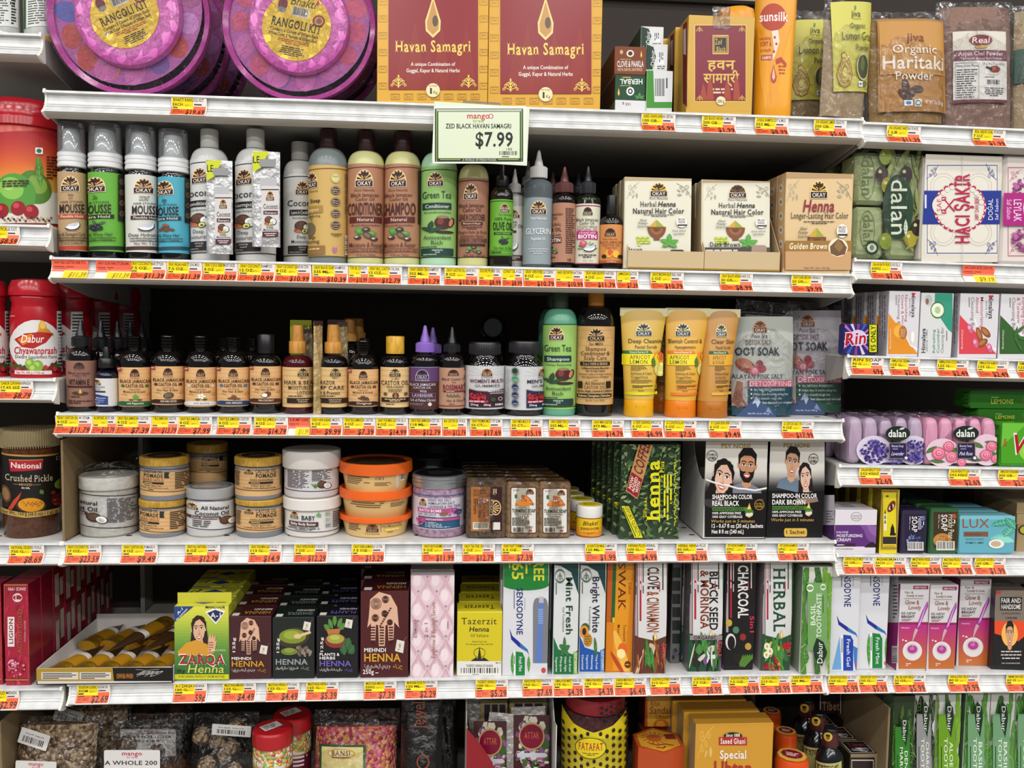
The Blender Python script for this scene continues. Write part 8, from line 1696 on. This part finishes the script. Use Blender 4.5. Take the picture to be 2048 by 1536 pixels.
candy=M('#d8cdb0,#c85a4a,#d9b84a,#8aa85a,#e6dfd0,#cf8a5a,#b8c48a',.3,0,.5,'candy')
def candyjar(xl,xr,yt,d,lab):
 h=(xr-xl)/2;x,y,z,pb,sx,H=spot(S6,(xl+xr)/2,yt,d);el=abs(z+H-CH)/(y-CC[1])*h;yc=yt+el*.9
 b=Round(S6,'candy_jar',lab,'jar',(xl+xr)/2,yc,d,[('body',candy,[(h*.93,pb),(h*.97,pb-4),(h*.97,yc+40),(h*.9,yc+30)]),('lid',M('#a8141c',.3),[(h*.99,yc+29),(h,yc+26),(h*.98,yc+3),(h*.9,yc),(.01,yc-1)],30)],'red lidded candy jars')
 b.band('label',M('#5a1424',.4),yc+70,yc+200,h*.97);b.band('gold_line',M('#a8854a',.4),yc+63,yc+70,h*.97)
 A=Aplas();A.ls('#d8c8c8',xl+h,yc+78,xr-4,yc+110,4);A.t('TYME',xl+4,xl+22,yc+74,yc+86,'#e0d8d0','b');b.art(A,h*.97)
 A=Art();A.sub(lambda A:(A.r('#cfcac4',24,30,72,60),A.ls('#333',28,34,68,56,4)),-h*sx,h*sx,h*sx,-h*sx,rot=30);V=np.vstack(A.V);mesh('lid_sticker',np.column_stack([V,np.full(len(V),(b.pb-yc+1)*b.k+.0004)+2e-5*np.array(A.Ly)]),A.F,A.mats,b.parts['lid'],A.mi)
candyjar(505,587,1437,.05,'red lidded jar of colourful candied seeds in front');candyjar(546,624,1410,.125,'red lidded candy jar standing behind the front one')
def bansi(A):A.r('#1d4a2c',0,0,100,100);A.r('#cfbf7a',5,4,95,100);A.e('#b5822a',48,16,30,9);A.e('#cfbf7a',48,16,27,7);A.t('BANSI',28,68,11,20,'#5a2a1c','sb');A.r('#7a1c1c',28,22,66,24);A.t('Sugar Coated Fennel Seeds',10,88,44,51,'#16241a','b');A.ls('#3a3018',14,54,84,58,1)
pb_=pouch(S6,'candy_bag','clear bag of pink candied fennel with cream and green label',618,795,1440,.03,.06,.86,M('#c0404a,#d9785a,#cf5a7a,#d9a05a,#a8324a,#d98a8a',.35,0,.5,'candy'),bansi,(642,1484,734,1590),tilt=.3,seed=15)
blackf=M('#0d0b0b',.15,0,.6,'foil')
for i,(x0,x1,y,d)in enumerate(((800,884,1398,.06),(860,915,1405,.14))):
 c=Carton(S6,'black_bag','black glossy bag with copper script lettering, %s'%('in front','folded behind it')[i],'bag',x0,x1,y,d,.04,[paper('#111')],'black glossy bags',tilt=.12,skip=True);pillow('bag_body',c.W,c.H,.05,blackf,c.o,20+i,.004);c.t=.05
 if i==0:A=Art();A.mk=lambda q:M(q,.3,.3);A.t('Jewel',822,850,1404,1458,'#8a4a34','ui');A.t('EAR',848,854,1424,1444,'#8a5a44','u');A.ring('#8a4a34',846,1524,13,3,15);inv,o,(ex,ez,nf,ey,nl)=c.axes();A.build('lettering',c.o,o+nf*.028,ex,ez,nf,inv)
c=Carton(S6,'sachet_carton','torn open white and gold carton holding flower printed sachets','carton',932,1112,1448,.02,.12,[paper('#ccc')],skip=True);W,H,t,D=c.W/2,c.H,.0015,.13;V,Fc=[],[]
for a in(boxmesh(-W,W,0,D,0,t),boxmesh(-W,W,D-t,D,0,H*1.1),boxmesh(-W,W,0,t,0,H*.62)):q=len(V);V+=a[0];Fc+=[tuple(i+q for i in f)for f in a[1]]
mesh('carton',V,Fc,M('#b59a54',.5),c.o);gm=M('#cfcac2',.5)
for x in(-W,W-t):extrude('torn_side',[(t,0),(D,0),(D,H*1.1),(.06,H*1.08),(.03,H*.95),(t,H*.98)],x,x+t,gm,c.o,None)
V=[(-W,-.001,H*.6),(-W*.35,-.001,H*.6),(-W*.42,-.002,H*.72),(-W*.7,-.002,H*.86),(-W,-.001,H*.98)];mesh('red_flap',V,[(0,1,2,3,4)],M('#8a1420',.4),c.o)
def att(A):A.r('#4a2a2c',0,0,100,100);A.sub(bunch,0,0,100,100,'#8a4a82','#c9c0b0','#3a5a2a',70,4,9);A.sub(bunch,0,60,100,100,'#d9d0d0','#4a6a34','#b56a9a',40,5,8);A.e('#b5905a',50,38,36,25,30);A.e('#7a1030',50,38,32,22,30);A.t('ATTAR',30,70,30,42,'#b5603a');A.r('#c9cdd0',10,68,90,76)
for i,(x0,x1,y,d,rl)in enumerate(((948,1012,1440,.045,.12),(1028,1098,1428,.05,-.02),(962,1014,1398,.09,-.12),(1020,1090,1396,.095,.03))):
 k=Carton(S6,'flower_sachet','flower printed sachet with crimson disc, %s in the torn carton'%('lower left','lower right','upper left','upper right')[i],'sachet',x0,x1,y,d,.006,[paper('#ccc')],'flower printed sachets',tilt=.15,skip=True,zoff=.004);k.o.rotation_euler.y=rl;pillow('foil_pack',k.W,k.H,.009,M('#b5b0aa',.25,.3,.5,'foil'),k.o,i,.0008)
 A=Art();A.mk=gloss;A.sub(att if i<2 else(lambda A:(A.r('#a8986c',0,0,100,100),[A.r('#3a3440',14+j*28,8,36+j*28,40)for j in range(3)],A.ls('#4a3a20',10,56,90,90,4))),x0-1,y+2,x1+1,y+112);inv,o,(ex,ez,nf,ey,nl)=k.axes();A.build('foil_print',k.o,o+nf*.0062,ex,ez,nf,inv)
b=Round(S6,'spotted_jar','clear jar with yellow black spotted band round its front','jar',1187,1400,.09,[('body',M('#4a2a2a',.1,0,.5,'mottle'),[(62,1640),(66,1632),(66,1420),(60,1408)]),('cap',M('#8a1420',.3),[(58,1407),(60,1404),(60,1380),(.01,1378)])]);A=Aplas()
def fata(A):
 A.p('#d9c41c',[(0,16),(20,34),(50,44),(80,36),(100,22),(100,130),(0,130)])
 for i in range(11):
  for j in range(7):
   x,y=3+i*9.6,40+j*12+(i%2)*6-(6-abs(i-5))*-1.2
   if(x-46)**2/24**2+(y-68)**2/17**2>1.15:A.e('#1c1a0c',x,y,2.6,3.4,10)
 A.e('#1c1a0c',46,68,23,17);A.e('#d9c41c',46,68,22,16);A.t('FATAFAT',28,64,60,71,'#a8321c','sb');A.ls('#5a4a10',32,75,60,80,2,.5,'c')
 for i in range(6):
  for j in range(3):A.e('#16110f',62+i*7,4+j*9+(i%2)*4,2.6,2.8,10)
A.sub(fata,1121,1410,1253,1536);b.art(A,66,'band_print',eps0=.001);V,Fc=lathe([(67.5*b.sx,.002),(68*b.sx,b.H*.82),(63*b.sx,b.H*.9)],40,close=False);mesh('shrink_film',V,Fc,M('#fafafa',.1,.03,.5,'film'),b.o,smooth=60)
def san(A):A.r('#a8401c',0,0,100,100);A.r('#cf9a2c',8,4,92,96);A.r('#b5501c',26,8,74,16);A.t('Khas',20,50,24,36,'#7a1c14','i');A.t('Sandal',16,84,38,54,'#7a1c14','i');A.t('Ubtan',36,80,56,66,'#7a1c14','i');A.e('#b5601c',54,80,26,14);A.e('#cf8a2c',52,78,15,8)
sb=carton(S6,'ubtan_box','orange sandal box standing in shadow just below the rail','box',1290,1350,1380,1468,.13,.05,['#a8401c','#8a3416','#a8401c'],san,zoff=.165)
carton(S6,'ubtan_box','plain orange box under the standing sandal box','box',1286,1354,1470,1640,.13,.05,['#a8401c','#8a3416','#a8401c'],None)
o=root('ubtan_box','hexagonal orange box with golden top lettered in script','box',(P(1318,1520,S6.yf+.06)[0],S6.yf+.07,S6.z(0)),group='orange sandal boxes');V,Fc=lathe([(.046,0),(.046,.17)],6);mesh('carton',V,Fc,M('#b5481c',.35),o);A=Art();A.mk=gloss
def hx(A):A.p('#cf962c',[(50+43*math.sin(i*1.0472),50+43*math.cos(i*1.0472))for i in range(6)]);A.e('#a8501c',44,42,14);[A.p('#b5601c',[(44,42),(44+24*math.cos(i*.45),42+24*math.sin(i*.45)),(44+24*math.cos(i*.45+.16),42+24*math.sin(i*.45+.16))])for i in range(14)];A.r('#7a1c1c',66,28,86,48);A.ln('#7a1c14',[(30,62),(44,70),(60,66),(74,72)],3);A.ln('#7a1c14',[(40,78),(52,82),(58,74)],3)
A.sub(hx,-.046,.046,.046,-.046);V=np.vstack(A.V);mesh('lid_print',np.column_stack([V,.1702+2e-5*np.array(A.Ly)]),A.F,A.mats,o,A.mi)
def ubt(A):A.r('#c9922c',0,0,100,100);A.sub(scroll,4,2,26,40,'#d9b04a');A.sub(scroll,4,46,30,90,'#d9b04a');A.e('#1c1410',50,13.5,12,4);A.t('Since 1888',41,59,11,14.5,'#e6dcc8','b');A.r('#a8202c',32,15,68,24);A.t('Saeed Ghani',34,66,16.5,22.5,'#ece0d0','sb');A.t('Special',33,67,30,39,'#ece4d8','b');A.t('Ubtan',26,74,42,57,'#a8281c','b');A.sub(bunch,70,52,104,90,'#4a8a4a','#86b06a','#d9e0c8',60,5,7)
u=carton(S6,'ubtan_box','yellow ubtan box with white and red lettering, front of its row','box',1388,1543,1447,1625,.025,.04,['#c9922c','#9a8a6a','#b8842c'],ubt,'yellow ubtan boxes')
for i in range(4):rep(u.o,-.008*(i+1),.045*(i+1),'yellow ubtan box %s back behind the front one'%('one','two','three','four')[i],'yellow ubtan boxes')
for i,(x0,x1,y,d)in enumerate(((1546,1615,1492,.045),(1545,1592,1450,.12),(1520,1560,1412,.2))):
 h=(x1-x0)/2;X_,Y_,Z_,pb,sx,H=spot(S6,(x0+x1)/2,y,d);yc=y+abs(Z_+H-CH)/(Y_-CC[1])*h
 b=Round(S6,'balm_jar','orange lidded balm jar, %s from the front'%('first','second','third')[i],'jar',(x0+x1)/2,yc,d,[('body',M('#b5501c',.3),[(h*.9,pb),(h*.95,yc+34)]),('lid',M('#cf4a14',.3),[(h,yc+33),(h*1.0,yc+10),(h*.9,yc+2),(h*.6,yc),(.01,yc)])],'orange balm jars')
 A=Art();A.sub(lambda A:(A.e('#c9a040',50,50,40,40,10),A.e('#7a1424',50,46,30,26,10),A.ls('#e0c8b0',30,36,70,58,3,.5,'c')),-h*sx,h*sx,h*sx,-h*sx);V=np.vstack(A.V);mesh('lid_print',np.column_stack([V,np.full(len(V),(b.pb-yc)*b.k+.0003)+2e-5*np.array(A.Ly)]),A.F,A.mats,b.parts['lid'],A.mi)
dk2=M('#14181c',.12,0,.6)
for i,(xc,y,d)in enumerate(((1657,1455,.06),(1633,1424,.12),(1610,1398,.18))):
 b=Round(S6,'hair_oil_bottle','dark hair oil bottle with round portrait neck label, %s from the front'%('first','second','third')[i],'bottle',xc,y,d,[('body',dk2,[(28,y+190),(29,y+184),(29,y+60),(26,y+46),(17,y+36),(14,y+30)]),('neck_label',M('#4a1c1c',.4),[(15,y+32),(18,y+26),(15.5,y+10),(14.5,y+6)]),('cap',plas('#17171a'),[(14,y+6),(14.5,y+2),(13,y),(.01,y)])],'dark hair oil bottles')
 A=Aplas();A.e('#c9a83a',xc-1,y+19,9,9);A.e('#d9b84a',xc-1,y+19,7.4);A.e('#8a5a34',xc-1,y+20,4,5);A.e('#1c1410',xc-1,y+16.5,4.4,2.6);b.art(A,17.4,'portrait_disc')
 A=Aplas();A.r('#b5b06a',xc-26,y+72,xc+26,y+190);A.t('মহাভৃঙ্গ',xc-24,xc+20,y+76,y+88,'#3a2a1c','b');b.art(A,29)
def tib(A):A.r('#8a7a5a',0,0,100,100);A.r('#241414',5,6,95,100);A.fr('#cfc8bc',9,10,91,104,2);A.sub(head,26,24,76,84,'#cfb08a','#16100e','f',False,'#3a1c1c')
tb=carton(S6,'boxed_bottle','dark box with gold edge and portrait, front of its row','box',1698,1752,1508,1620,.07,.05,['#8a7a5a','#2c2a1c','#241414'],tib,'dark portrait boxes',2,-.012,.054,top=lambda A:(A.fr('#cfc8bc',6,8,94,92,3),A.sub(bunch,20,54,80,88,'#8a8a8e','#5a5a60','#c9c9cc',24,3,16),A.t('Tibet',18,82,24,46,'#8a3a34','sb')),blab='dark portrait box')
carton(S6,'boxed_bottle','dark box with white frame lettered in tan just under the rail','box',1638,1684,1388,1440,.2,.04,['#241414','#1c1010','#2a1a1a'],lambda A:(A.fr('#b8b2a8',4,-6,96,96,4),A.t('Tibet',14,88,30,62,'#9a7a5a','sb')),'dark portrait boxes',zoff=.15)
carton(S6,'boxed_bottle','plain dark box underneath the white framed dark box','box',1638,1684,1440,1600,.2,.04,['#241414','#1c1010','#2a1a1a'],None,'dark portrait boxes')
for x,y0,lab,r in((1768,1400,'tall brown cardboard sheet beside the leafy cartons at lower right',.0),(4,1392,'brown cardboard sheet at the lower left edge',.0)):
 X=P(x,1480,S6.yf+.05)[0];w=box('cardboard_divider',0,.004,0,.32,0,.235,M('#8a7658',.8,0,.2,'card'),bev=.0006);w.location=(X,S6.yf+.04,S6.z(0));tag(w,lab,'cardboard')
gr=('#2f7a24','#8f8f8f','#6a9a1c','#6f9c72','#6f9c72','#6f9c72')
for i,(x0,x1,y,l,bg,lf,q)in enumerate(((1781,1824,1392,('DENTIFRICE','MARGOUSIER'),'#2c3a20',('#3a5a24','#24401c','#4a6a2c'),'dark green margosa'),(1824,1866,1390,('CHARCOAL','TOOTHPASTE'),'#cfcfcb',('#1c1a1a','#2a2828','#141212'),'grey and black charcoal'),(1867,1916,1388,('ALOE VERA','TOOTHPASTE'),'#cfcfcb',('#5a8a1c','#7aa82c','#3a6a1c'),'lime green aloe'),
  (1925,1974,1386,('BASIL','TOOTHPASTE'),'#cfcfc8',('#3a7a2c','#4f8a34','#2f6a2a'),'sage green basil, first of three'),(1975,2024,1386,('BASIL','TOOTHPASTE'),'#cfcfc8',('#3a7a2c','#4f8a34','#2f6a2a'),'sage green basil, second of three'),(2025,2074,1386,('BASIL','TOOTHPASTE'),'#cfcfc8',('#3a7a2c','#4f8a34','#2f6a2a'),'sage green basil, third and cut off'))):
 tp('%s toothpaste carton'%q+' standing at lower right',x0,x1,1600,basil(False,gr[i],l,bg,lf,3+i),[bg,'#5a7a5a',bg],sh=S6,yt=y,d=.05,n=0,ab=(x0,1395+(30 if i<1 else 0),x1,1610))
# shelf-edge price tickets
TP=[(.0010,-.0036),(.0026,-.0165),(.0004,-.0222),(-.0075,-.0308)]
def ticket(sh,xl,xr,title,size,pr,tail,k):
 ym=proj((sh.x0,sh.yf,sh.z(sh.x0)-.018))[1]
 xa,xb=P(xl,ym,sh.yf)[0],P(xr,ym,sh.yf)[0];ym=proj(((xa+xb)/2,sh.yf,sh.z((xa+xb)/2)-.018))[1];xa,xb=P(xl,ym,sh.yf)[0],P(xr,ym,sh.yf)[0];w=xb-xa
 rev=pr[0]=='!';pr=pr.lstrip('!')
 A=Art();A.mk=lambda c:M(c,.35,0,.4);price(A,title,size,pr,rev);V=np.vstack(A.V);Ly=np.concatenate([A.Ly])
 bm=bmesh.new();lay=bm.verts.layers.float.new('l');vs=[]
 for(u,v),l in zip(V,Ly):q=bm.verts.new((min(max(u,0),100)/100*w,-v/100,0));q[lay]=l;vs.append(q)
 for f,m in zip(A.F,A.mi):
  try:bm.faces.new([vs[i]for i in f]).material_index=m
  except ValueError:pass
 for t in(.22,.44,.55,.66,.83):bmesh.ops.bisect_plane(bm,geom=bm.verts[:]+bm.edges[:]+bm.faces[:],plane_co=(0,-t,0),plane_no=(0,1,0))
 for v in bm.verts:
  t=-v.co.y;y=np.interp(t,(0,.44,.66,1),[p[0]for p in TP]);z=np.interp(t,(0,.44,.66,1),[p[1]for p in TP]);h=v[lay]*2e-5+.0004*(k%2)
  v.co=(v.co.x,y-h,z-h*.3)
 bm.normal_update();fl=[f for f in bm.faces if f.normal.y>0];bmesh.ops.reverse_faces(bm,faces=fl)
 me=bpy.data.meshes.new('price_ticket');bm.to_mesh(me);bm.free();o=mkobj('price_ticket',me,A.mats)
 o.location=(xa,sh.yf,sh.z(xa));o.rotation_euler.y=math.atan(sh.sl)
 tag(o,('faded orange and yellow' if rev else 'orange and yellow')+' price ticket reading %s under the %s'%(pr,tail),'price tag','price tickets along the shelf edges')
TK="""S1|342|413|BHAKTI RANGOLI KIT|EACH|$19.69|left pink tub
S1|1283|1351|SAEED GHANI SAFRAN UBTAN|100 GR|$5.99|stacked carton ends
S1|1404|1472|ZED BLACK HAVAN SAMAGRI|200 GR|$1.99|small maroon incense box
S1|1510|1577|SUNSILK SHAMPOO SOFT & SMOO|352 ML|$8.99|tall yellow bottle
S1|1628|1694|JIVA ORGANIC LEMON GRASS PO|200 GR|$5.69|lemon grass pouch
R1|1774|1842|JIVA ORGANIC HARITAKI POWDE|1 LB|$11.39|orange brown pouch
R1|1946|2012|REAL ARJUN CHAL POWDER|7 OZ|$1.99|pinkish brown powder pouch
L2|-28|39|MANGO PICKLE CUT|2 LB|$8.59|mango tub
S2|103|176|OKAY BLK CASTOR HAIR STYL||!$11.39|tan pump bottle
S2|191|262|OKAY OLIVE HAIR STYLING MO||!$11.39|green pump bottle
S2|258|332|OKAY COCONUT HAIR STYLIN|7.5 OZ|$11.39|white pump bottle
S2|333|404|OKAY ARGAN HAIR STYLING MOU|7.5 OZ|$11.39|blue pump bottle
S2|405|475|OKAY COCO DEEP MOISTURIZE|8 OZ|$10.99|left white bottle
S2|476|550|OKAY COCONUT SHAMPOO|12 OZ|$10.99|right white shampoo bottle
S2|549|622|OKAY COCONUT LEAVE IN CON|8 OZ|$10.99|small white leave-in bottle
S2|624|696|OKAY BLACK SOAP SHAMPOO|335 ML|$10.39|clear grey bottle
S2|697|736|TOR OIL CONDITI||$10.99|cream conditioner bottle
S2|735|804|OKAY BLK J CASTOR OIL SHA|12 OZ|$12.79|cream shampoo bottle
S2|816|882|OKAY GREEN TEA SHAMPOO|355 ML|$11.79|pale green conditioner bottle
S2|889|957|OKAY CASTOR OIL LEAVE IN C|8 OZ|$10.99|cream leave-in bottle
S2|957|1004|OLIVE PURE OIL||$8.99|olive spray bottle
S2|1004|1046|CONUT OIL 4 OZ||$8.99|white nozzled coconut bottle
S2|1047|1111|OKAY 100% PURE GLYCERIN|8 OZ|$10.79|clear glycerin bottle
S2|1111|1168|HAIR GROWTH NATURA||$10.99|brown nozzle bottle
S2|1168|1233|OKAY HAIR GROWTH NATURA|4 OZ|$11.79|white and magenta label bottle
S2|1234|1277|JAMAICAN CASTOR||$7.39|small orange label bottle
S2|1301|1368|OKAY BROWN NATURAL HAIR|2 OZ|$10.79|left display tray
S2|1440|1506|OKAY BLACK HENNA HAIR COL|50 GR|$8.99|right display tray
S2|1583|1646|OKAY DARK BROWN HENNA H|50 GR|$9.99|golden brown box
R2|1742|1805|DALAN BATH PUR OLIVE OIL 6|600G|$7.39|green soap pack
R2|1926|1990|HACI SAKIR NATRL SOAP OPL||!$9.19|blue banded soap pack
L3|-2|66|DABUR CHYAWANPRASH|17.65 OZ|$8.79|red paste jar
R3|1703|1768|RIN SOAP|90 G|69¢|purple and blue bar
R3|1780|1840|HIMALAYAN CREAM&HONEY S|125 G|$2.49|honey soap box
R3|1875|1938|HIMALAYAN CUCUMBER SOA|125 G|$2.49|cucumber soap box
R3|1955|2018|HIMALAYAN ALMOND SOAP N|125 G|$2.49|almond soap box
R3|2036|2100|HIMALAYAN NEEM SOAP|125 G|$2.49|dark green cornered soap box
S3|110|184|OKAY CASTOR OIL W/ VITAM|4 OZ|$11.79|vitamin bottle
S3|184|232|ALURONIC ACID SER||$13.79|dropper bottle
S3|231|302|OKAY BLK JAMAICAN CASTOR|4 OZ|$7.39|peppermint bottle
S3|302|356|Y BLK JAMAICAN CASTOR||$13.79|dark footed castor bottle
S3|356|424|OKAY BLK JAMAICAN CASTOR|4 OZ|$7.99|jasmine bottle
S3|434|503|OKAY BLK JAMAICAN CASTOR|4 OZ|$7.99|argan bottle
S3|508|576|OKAY BLK JAMAICAN CASTR|4 OZ|$14.79|black capped coconut bottle
S3|577|619|R BUMP CARE||!$11.99|red spray bottle
S3|620|685|OKAY HAIR & BEARD MOISTU|4 OZ|$9.99|razor spray bottle
S3|686|751|OKAY BLK JAMAICAN CASTOR|4 OZ|$7.39|seed heap bottle
S3|752|816|OKAY FOR MEN CASTOR OIL H|4 OZ|$14.99|yellow wood capped bottle
S3|818|884|OKAY BLK JAMAICAN CST OIL|118 ML|$12.79|purple nozzle bottle
S3|885|934|BLK CASTOR OIL W ROS||$12.79|rosemary bottle
S3|940|1005|OKAY WOMEN MULTI VIT GUM|50 CT|$17.69|plum panelled gummy jar
S3|1021|1085|OKAY MEN MULTI VIT GUMMIES|50 CT|$15.19|gummy jar with badges
S3|1098|1161|OKAY GREEN TEA CONDITIONE|355 ML|$11.79|mint green shampoo bottle
S3|1184|1248|OKAY MEN CASTOR OIL 3-IN-1|473 ML|$14.79|amber capped bottle
S3|1263|1327|O. DEEP CLEANING APRICOT LE|6 OZ|$6.99|yellow capped tube
S3|1329|1393|O CONTROL/HYPERPIGM|6 OZ|$7.59|orange capped tube
S3|1418|1483|O. CLEAR SKIN APRICOT/SUG|6 OZ|$9.49|brown capped tube
S3|1564|1628|O. DETOX SALT FOOT SOAK|9 OZ|$17.99|foot soak pouches
R4|1719|1786|DALAN BEAUTY SOAP LAVEND|5X2.47OZ|$2.69|lilac soap pack
R4|1898|1962|DALAN BEAUTY SOAP PINK RO|5X2.47OZ|$2.69|pink soap pack
R4|1997|2060|VIM DISH WASHBAR WITH L|300 GR|$2.79|green dish bar
L4|18|88|NATIONAL CRUSHED PICKLE|750 G|$8.69|pickle jar
S4|131|202|OKAY COCONUT OIL SKIN Y H|17 OZ|$23.59|bagged white jar
S4|243|315|OKAY CASTOR OIL POMADE H|4 OZ|$9.49|hard hold pomade stack
S4|370|440|OKAY ALL NATURAL COCONUT|8 OZ|$12.79|clear lidded coconut jar
S4|498|563|OKAY FOR MEN CASTOR OIL T|113 G|$14.9|thickening pomade stack
S4|588|655|OKAY AFRICAN BODY BODY B|7 OZ|$12.29|white body butter jars
S4|703|770|OKAY SHEA & MANGO ULTRA|7.5 OZ|$13.29|orange lidded tubs
S4|844|911|OKAY BATH BOMB DETOXIFYI|9 OZ|$11.99|bath salts jar
S4|925|990|OKAY TEA TREE 100% PURE OI|1 OZ|$12.79|dark soap bar
S4|1003|1068|OKAY NAT TURMERIC SOAP|5.5 OZ|$7.39|turmeric soap bars
S4|1170|1234|JAI SANTOSHI MAA CAMPHOR|125 ML|$1.99|small orange powder jar
S4|1253|1316|HENNA PLUS HERBAL|100 G|$4.99|leafy henna box
S4|1353|1416|HERBAL HENNA PLUS|83 GR|$2.99|gap beside the leafy henna box
S4|1452|1515|PSY NONI SHAMPOO REAL BLA|1PC|$3.99|torn couple display carton
S4|1556|1618|PSY NONI SHAMPOO DARK BR|1PC|$3.99|dark brown couple box
R5|1687|1750|GREEN VALLEY MOISTURE CRE|50 GR|$5.99|purple cream box
R5|1750|1813|MAZAHARI JAM JAM & ROSE|EACH|$7.39|tall yellow eye box
R5|1822|1884|MAZYANA NIGELLA SOAP|EACH|$3.99|violet soap bar
R5|1885|1945|MAZYANA PRICKLY PEAR SOA|EACH|$3.99|prickly green soap bar
R5|1950|2012|LUX SOAP WATER LILY SCENT|120 GR|$1.99|light blue soap box
L5|-30|38|TIVE GOLD MENDI|100 ML|$2.99|crimson perfume boxes
S5|153|220|GOLECHA CLASSIC GULNA SN|35GM|$2.69|tray of henna cones
S5|347|414|A-1 ZARQA HENNA|100 G|59¢|green yellow henna packet
S5|445|512|MAZYANA MEHNDI HENNA|125 G|$4.49|small maroon henna box
S5|533|599|MAZYANA HENNA WITH GHAS|125 G|$4.49|black green henna box
S5|612|677|MAZYANA HENNA HERBS|125 G|$5.39|black purple henna box
S5|728|793|MAZYANA MEHNDI HENNA|250G|$7.39|large maroon henna box
S5|810|875|MARHABA ROSE WATER SPRA|120 ML|$2.29|pink quilted box
S5|951|1016|TAZERZIT HENNA OF SAHARA|100 G|$5.29|yellow henna box
S5|1045|1107|SENSODYNE TOOTHPASTE FR|150 G|$7.69|white toothbrush window box
S5|1107|1168|HIMALAYAN MINT FRESH GEL|175 G|$4.39|mint fresh box
S5|1168|1229|HIMALAYAN BRIGHT WHT TO|175 G|$4.39|pineapple toothpaste box
S5|1229|1293|DABUR MESWAK TOOTHPAST|200 G|$6.49|orange toothpaste box
S5|1301|1362|AL-RIYAN CLOVE&CINNAMON|213 G|$8.99|clove box
S5|1384|1445|AL-RIYAN BLK SEED/MRGA TO|7.5 OZ|$8.99|black seed box
S5|1458|1520|AL-RIYAN CHARCOAL TOOTHP|7.5 OZ|$8.99|charcoal box
S5|1520|1582|AL-RIYAN HERBAL TOOTHPAST|213 G|$8.99|herbal daisy box
S5|1582|1646|DABUR DENTIFRICE BDY HERB|100 ML|$7.59|leafy green toothpaste box
R6|1657|1718|SENSODYNE FRESH GEL TOOT|150 G|$5.99|fresh gel box
R6|1718|1776|SENSODYNE TOOTHPASTE MT|150 G|$5.99|fresh mint footed box
R6|1788|1852|F&L RE-NEW BRIGHT SERUM|50 GR|$5.99|left pink serum box
R6|1897|1960|FAIR & LOVELY RE-NEW BRIGH|80 G|$9.99|right pink serum box
R6|2013|2075|EMAMI FAIR AND HANDSOME|60 G|$9.99|man portrait cream box"""
for k,l in enumerate(TK.split('\n')):
 a=l.split('|');ticket(globals()[a[0]],int(a[1]),int(a[2]),a[3],a[4],a[5],a[6],k)
